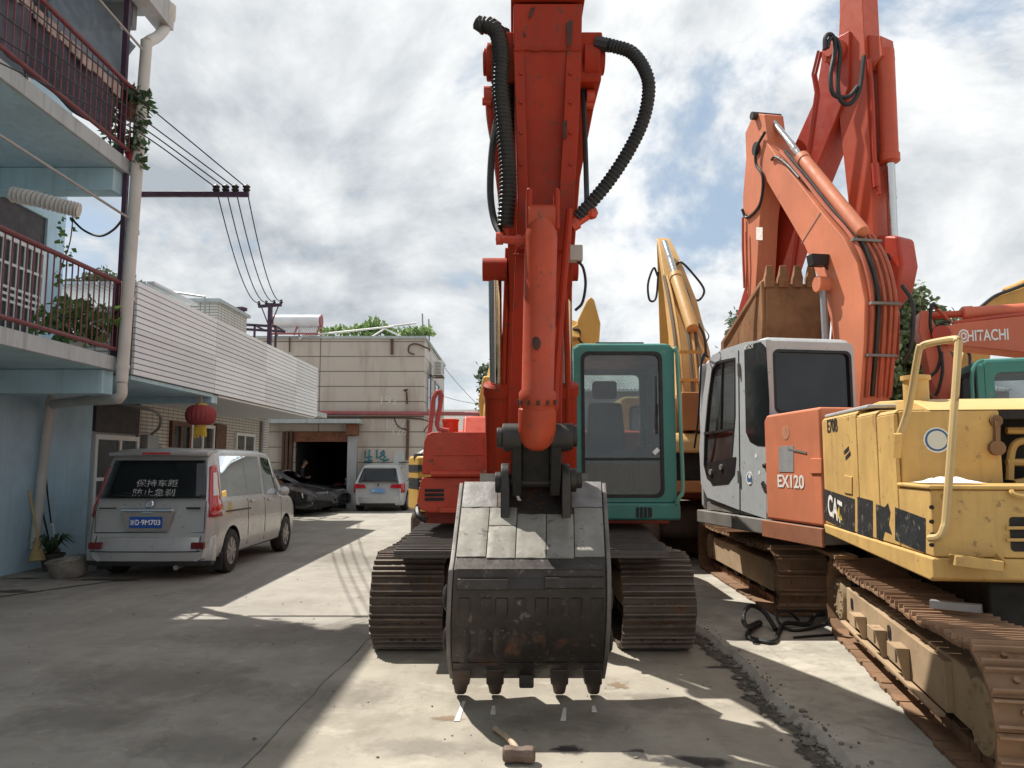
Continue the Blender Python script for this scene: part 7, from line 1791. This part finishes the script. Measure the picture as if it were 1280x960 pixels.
m = MB(); m.tube([HP(1195, 402, -.1), HP(1250, 395, -.1), HP(1310, 389, -.1)], .03, 7); m.tube(cr([HP(1190, 404, -.05), HP(1180, 392, -.05), HP(1170, 384, -.05)], 4), .022, 7); m.build('steel_pipe', M_red2, hbm)
hose(hx, [HP(1172, 385, .02), HP(1165, 382, .05), HP(1162, 395, .05), HP(1163, 412, .03), HP(1170, 425, .02), HP(1175, 445, .02), HP(1171, 462, .02), HP(1163, 470, .02)], .02)
hose(hx, [HP(1168, 412, .02), HP(1176, 404, .02), HP(1188, 402, .0)], .016); hose(hx, [HP(1176, 440, .03), HP(1177, 465, .04), HP(1172, 488, .03), HP(1168, 495, .02)], .02)
# ================================================================ machines further back
# yellow excavator behind the green cab, seen from behind, boom up
yb_ = thing('yellow_boom_excavator', 'warm yellow excavator behind the green cab with its hose covered boom raised', 'excavator', (2.6, 13.2, .055))
def D(px, py, Y): return P(px, py, Y)
m = MB(); st = [((866, 585), 12.6, .66, .55), ((866, 500), 12.9, .64, .66), ((861, 430), 13.4, .60, .70), ((850, 370), 14.0, .52, .56), ((839, 330), 14.5, .40, .42), ((830, 300), 15.0, .26, .26)]
rings = []
for (c, Y, w, h) in st:
    q = D(*c, Y); up = V((0, .8, .55)).normalized(); rings.append([q-V((w/2, 0, 0))-up*h/2, q+V((w/2, 0, 0))-up*h/2, q+V((w/2, 0, 0))+up*h/2, q+V((-w/2, 0, 0))+up*h/2])
m.loft(rings); yo = m.build('boom', M_yel3, yb_, .012)
m = MB(); m.loft([[D(821, 305, 15.1), D(838, 305, 15.1), D(838, 305, 15.6), D(821, 305, 15.6)], [D(823, 370, 15.0), D(842, 370, 15.0), D(842, 370, 15.6), D(823, 370, 15.6)], [D(826, 470, 14.9), D(844, 470, 14.9), D(844, 470, 15.3), D(826, 470, 15.3)]]); m.build('arm', M_yel2, yb_, .01)
ram(yb_, D(866, 412, 13.0), D(831, 303, 14.6), .11, .60, M_yel3, name='arm_cylinder')
for k, dx in enumerate((-.20, -.13, .05, .13, .2)):
    pts = [(864+dx*72, 560, 12.2), (863+dx*72, 500, 12.5), (858+dx*68, 430, 12.95), (849+dx*64, 375, 13.6), (840+dx*50, 345, 14.1)]
    m = MB(); m.tube(cr([D(*p) for p in pts], 5), .03, 6); m.build('hydraulic_line', M_yel3 if k % 2 else paint('brown_hose', (.12, .09, .06), .6), yo)
for y in (440, 475, 520):
    m = MB(); m.bar(D(848+(y-430)*.05, y, 12.6), D(876+(y-430)*.05, y, 12.6), .05, .05); m.build('clamp', M_yel2, yo)
hose(yo, [D(822, 345, 14.6), D(817, 335, 14.6), D(810, 355, 14.6), D(812, 375, 14.6), D(820, 372, 14.6), D(823, 340, 14.6)], .022)
hose(yo, [D(846, 330, 14.4), D(852, 328, 14.3), D(866, 342, 14.2), D(880, 362, 14.1), D(874, 375, 14.0), D(864, 373, 14.0)], .022); hose(yo, [D(873, 405, 13.2), D(880, 420, 13.1), D(882, 440, 13.0), D(876, 455, 12.9)], .022)
m = MB(); a, b_ = D(853, 538, 12.0), D(905, 490, 12.0); m.box(a.x, b_.x, 12.0, 12.6, a.z, b_.z); m.build('front_panel', paint('burnt_orange_panel', (.40, .16, .05), .6, .12, 2, dirt=.25), yb_, .02)
m = MB(); a, b_ = D(850, 566, 11.9), D(930, 541, 11.9); m.prof([(11.9, a.z), (13.6, a.z), (13.6, b_.z+.1), (12.05, b_.z), (11.93, b_.z-.12)], a.x-1.3, b_.x); m.build('hood', M_yel3, yb_, .05, 3)
m = MB(); a, b_ = D(850, 600, 12.1), D(930, 566, 12.1); m.box(a.x-1.3, b_.x, 12.1, 13.5, a.z, b_.z); m.build('radiator_bay', M_grease, yb_)
m = MB(); a, b_ = D(850, 616, 11.9), D(930, 601, 11.9); m.box(a.x-1.3, b_.x, 11.9, 13.8, a.z, b_.z); m.build('base_frame', paint('burnt_orange_panel', (.4, .16, .05)), yb_, .03)
q0, q1 = D(777, 548, 12.4), D(806, 498, 12.4)
cab_shell(yb_, None, q0.x, q0.x+1.0, 12.4, 13.9, 1.2, q1.z, paint('cream_yellow_cab', (.62, .46, .20), .5, .08, 2, dirt=.2), .6, (.14, .86, .5, q1.z-1.33), G_cab)
m = MB(); m.box(1.75, 2.3, 11.9, 14.6, .06, .85); m.box(3.6, 4.15, 11.9, 14.6, .06, .85); m.box(2.3, 3.6, 12.6, 14, .4, .98); m.build('crawler_base', M_track, yb_, .2, 3)
# striped counterweight machine behind the red tool box
sb = thing('striped_excavator', 'yellow excavator with black striped counterweight showing behind the red tool box', 'excavator', (-.6, 15, .004))
yq = 14.0
def Q(px, py, d=0): p = P(px, py, yq); p.y += d; return p
def arcbox(m, y0, y1, x0, x1, bulge=0.0, off=0):
    n = 10; a, b_ = Q(x0, y0), Q(x1, y0); z0, z1 = Q(600, y1).z, Q(600, y0).z; lo, hi = [], []
    for k in range(n+1):
        t = k/n; x = a.x+(b_.x-a.x)*t; y = yq+off+.9*max(0, (.16-t)/.16)**2
        lo.append((x, y, z0)); hi.append((x, y, z1))
    lo += [(b_.x, yq+2, z0), (a.x, yq+2, z0)]; hi += [(b_.x, yq+2, z1), (a.x, yq+2, z1)]
    m.hexa(lo, hi)
m = MB(); arcbox(m, 570, 640, 503, 690); cw = m.build('counterweight', M_yel2, sb, .05, 3)
for a, b_ in ((581, 590), (598, 612)):
    m = MB(); arcbox(m, a, b_, 502.6, 690.4, off=-.012); m.build('black_stripe', M_blackdec, cw)
text('lettering', '302', M_white2, cw, Q(524, 611, -.03), (1, 0, 0), (0, 0, 1), .15)
m = MB(); q = Q(527, 571, .5); m.lathe(V((q.x, q.y, q.z-.02)), (0, 0, 1), [(.22, 0), (.2, .08), (.08, .14), (.06, .18)], 14); m.build('air_cleaner', M_trim, sb)
m = MB(); m.box(Q(505, 600).x+.1, Q(690, 600).x, 16.0, 18, .95, 1.8); m.build('upper_body', M_yel2, sb, .05)
m = MB(); m.box(-1.9, -1.3, 14.4, 17.8, .01, .8); m.box(.2, .8, 14.4, 17.8, .01, .8); m.box(-1.3, .2, 15, 17, .35, .94); m.build('crawler_base', M_track, sb, .2, 3)
m = MB(); rings = []
for (px, py, Y, h) in ((612, 560, 15.6, .5), (614, 500, 16.0, .66), (628, 440, 16.4, .7), (670, 400, 16.8, .6), (716, 412, 17.0, .45)):
    q = P(px, py, Y); rings.append([q+V((-.16, -.2, -h/2)), q+V((.16, -.2, -h/2)), q+V((.16, .25, h/2)), q+V((-.16, .25, h/2))])
m.loft(rings); m.build('boom', M_yel2, sb, .03)
m = MB(); m.loft([[P(590+dx, y, 16.0+k) for dx, y in ((14, 470), (8, 500), (12, 540), (30, 545), (34, 470))] for k in (0, .4)]); m.build('arm_stub', M_yel2, sb, .05, 3)
def U(x, y, d=0): p = P(x, y, 17); p.y += d; return p
m = MB(); pr = [(724, 428), (718, 424), (722, 400), (733, 376), (738, 370), (743, 374), (751, 404), (749, 432), (742, 436)]
m.hexa([U(*p) for p in pr], [U(*p, 1.0) for p in pr]); bkt = m.build('bucket', M_yel2, sb, .05, 3)
m = MB(); m.ext([U(706, 414, -.02), U(722, 405, -.02), U(727, 412, -.02), U(724, 428, -.02), U(716, 440, -.02), U(706, 440, -.02)], (0, .5, 0)); m.build('link_arm', M_yel2, bkt, .03)
m = MB(); m.ext([U(712, 446, -.03), U(740, 446, -.03), U(740, 425, -.03), U(712, 425, -.03)], (0, .8, 0)); m.build('dipper', M_yel2, sb, .03)
hose(bkt, [U(716, 412, -.05), U(724, 414, -.06), U(724, 425, -.06), U(732, 434, -.05)], .025)
# yellow boom behind the lettered red boom
yy = thing('distant_yellow_excavator', 'yellow excavator whose boom rises above the lettered red boom at the photo edge', 'excavator', (9.5, 13.5, .055))
m = MB(); m.loft([[P(1196, 470, 12.4), P(1206, 432, 12.4), P(1206, 432, 12.8), P(1196, 470, 12.8)], [P(1236, 458, 12.4), P(1240, 431, 12.4), P(1240, 431, 12.8), P(1236, 458, 12.8)]]); m.build('arm', M_yel2, yy, .03)
m = MB(); m.loft([[P(x, a, 12.8), P(x, b_, 12.8), P(x, b_, 13.3), P(x, a, 13.3)] for x, a, b_ in ((1222, 398, 388), (1236, 398, 374), (1260, 396, 366), (1300, 394, 352), (1400, 420, 380))]); yyb = m.build('boom', M_yel2, yy, .012)
ram(yy, P(1310, 342, 13.0), P(1240, 376, 13.0), .10, .75, M_yel3, name='arm_cylinder')
hose(yyb, [P(1216, 392, 12.7), P(1228, 382, 12.7), P(1244, 370, 12.7), P(1265, 362, 12.7), P(1290, 352, 12.7)], .03); hose(yyb, [P(1208, 437, 12.3), P(1212, 445, 12.3), P(1211, 462, 12.3), P(1205, 472, 12.3)], .025)
m = MB(); m.box(7.8, 11.0, 12.5, 15.2, 1.0, 2.4); m.box(7.9, 8.9, 12.2, 12.45, 1.0, 2.6); m.build('upper_body', M_yel2, yy, .06)
m = MB(); m.box(7.6, 11.2, 12.6, 13.2, .06, .85); m.box(7.6, 11.2, 14.5, 15.1, .06, .85); m.box(8.4, 10.4, 13.2, 14.5, .3, .98); m.build('crawler_base', M_track, yy, .2, 3)
# ================================================================ far buildings and trees
M_wall2 = paint('grey_render_wall', (.30, .29, .275), .9, .1, .8, dirt=.3, streak=.3, dcol=(.18, .17, .15))
wh = thing('far_warehouse', 'long grey warehouse with a pale corrugated roof far behind the green cab', 'warehouse', (8, 42, 0))
zt = P(760, 489, 40).z; zr = P(760, 471, 44).z
m = MB(); m.box(0.5, 26, 40, 52, 0, zt); m.build('wall', M_wall2, wh)
m = MB()
for i in range(128): m.hexa([(0.3+i*.2, 39.6, zt+.02), (0.3+i*.2+.15, 39.6, zt+.02), (0.3+i*.2+.15, 46, zr+.4), (0.3+i*.2, 46, zr+.4)], [(0.3+i*.2+.03, 39.6, zt+.09), (0.3+i*.2+.12, 39.6, zt+.09), (0.3+i*.2+.12, 46, zr+.47), (0.3+i*.2+.03, 46, zr+.47)])
m.hexa([(0.3, 39.62, zt+.005), (26, 39.62, zt+.005), (26, 46, zr+.39), (0.3, 46, zr+.39)], [(0.3, 39.62, zt+.03), (26, 39.62, zt+.03), (26, 46, zr+.41), (0.3, 46, zr+.41)])
m.build('roof', paint('pale_roof_sheet', (.50, .56, .55), .6, .08, 1.5, streak=.2), wh)
lh = thing('low_tiled_house', 'low house with a grey tiled roof in the gap left of the red boom', 'house', (-2, 38, 0))
zt = P(590, 541, 37).z
m = MB(); m.box(-3.4, .4, 37, 42, 0, zt); m.build('wall', M_wall2, lh)
m = MB(); zr = P(590, 512, 39.5).z; m.prof([(36.7, zt-.02), (39.5, zr), (42.3, zt-.02), (42.3, zt-.1), (39.5, zr-.12), (36.7, zt-.1)], -3.6, .5); m.build('roof', tile_mat('grey_roof_tiles', (.22, .21, .20), (.07, .065, .06), .22, .12, .5, .5), lh)
LTa = leafmat('leaf_tree_right', (.13, .17, .085)); LTb = leafmat('leaf_tree_cool', (.10, .13, .085))
def gp(px, Y, z=0.0): q = P(px, 480, Y); return V((q.x, Y, z))
tree('large leafy tree rising between the orange boom and the lettered red boom', gp(1135, 20, .05), 5.0, [((-.25, 0, 5.6), (.75, .8, .9)), ((.1, 0, 4.6), (.95, .9, .8)), ((.75, .2, 5.0), (.7, .8, .7)), ((-.3, .3, 3.6), (.9, .8, .8)), ((.5, 0, 3.7), (.9, .8, .7))], LTa, 41, 44, 46, .13)
tree('slim dark tree seen in the gap left of the red boom', gp(612, 30, 0), 4.2, [((0, 0, 4.7), (.28, .4, 1.0)), ((.1, 0, 3.7), (.5, .5, .7)), ((-.1, .1, 3.0), (.5, .5, .6))], LTb, 42, 26, 28, .14)
tree('tree whose sprigs show just left of the rusty raised bucket', gp(932, 24, .05), 5.4, [((0, 0, 5.6), (.35, .5, .7)), ((.3, 0, 4.8), (.8, .6, .8))], LTb, 43, 28, 34, .14)
tree('low tree beyond the warehouse, right of the dark cab', gp(1165, 24, .05), 3.6, [((0, 0, 3.3), (1.2, .9, .9)), ((1.2, 0, 2.8), (1.2, 1, .9))], LTa, 44, 36, 40, .15)
for a, b_, lab in ((P(552, 455, 33), P(640, 540, 33), 'thin sagging wire leaving the workshop corner towards the right'), (P(553, 495, 33), P(660, 502, 33), 'nearly level thin wire past the workshop corner')):
    m = MB(); pts = [a.lerp(b_, k/8)-V((0, 0, .25*4*(k/8)*(1-k/8))) for k in range(9)]; m.tube(pts, .012, 4); tag(m.build('thin_wire', M_wire, loc=a), lab, 'wire', 'thin wires beyond the workshop')
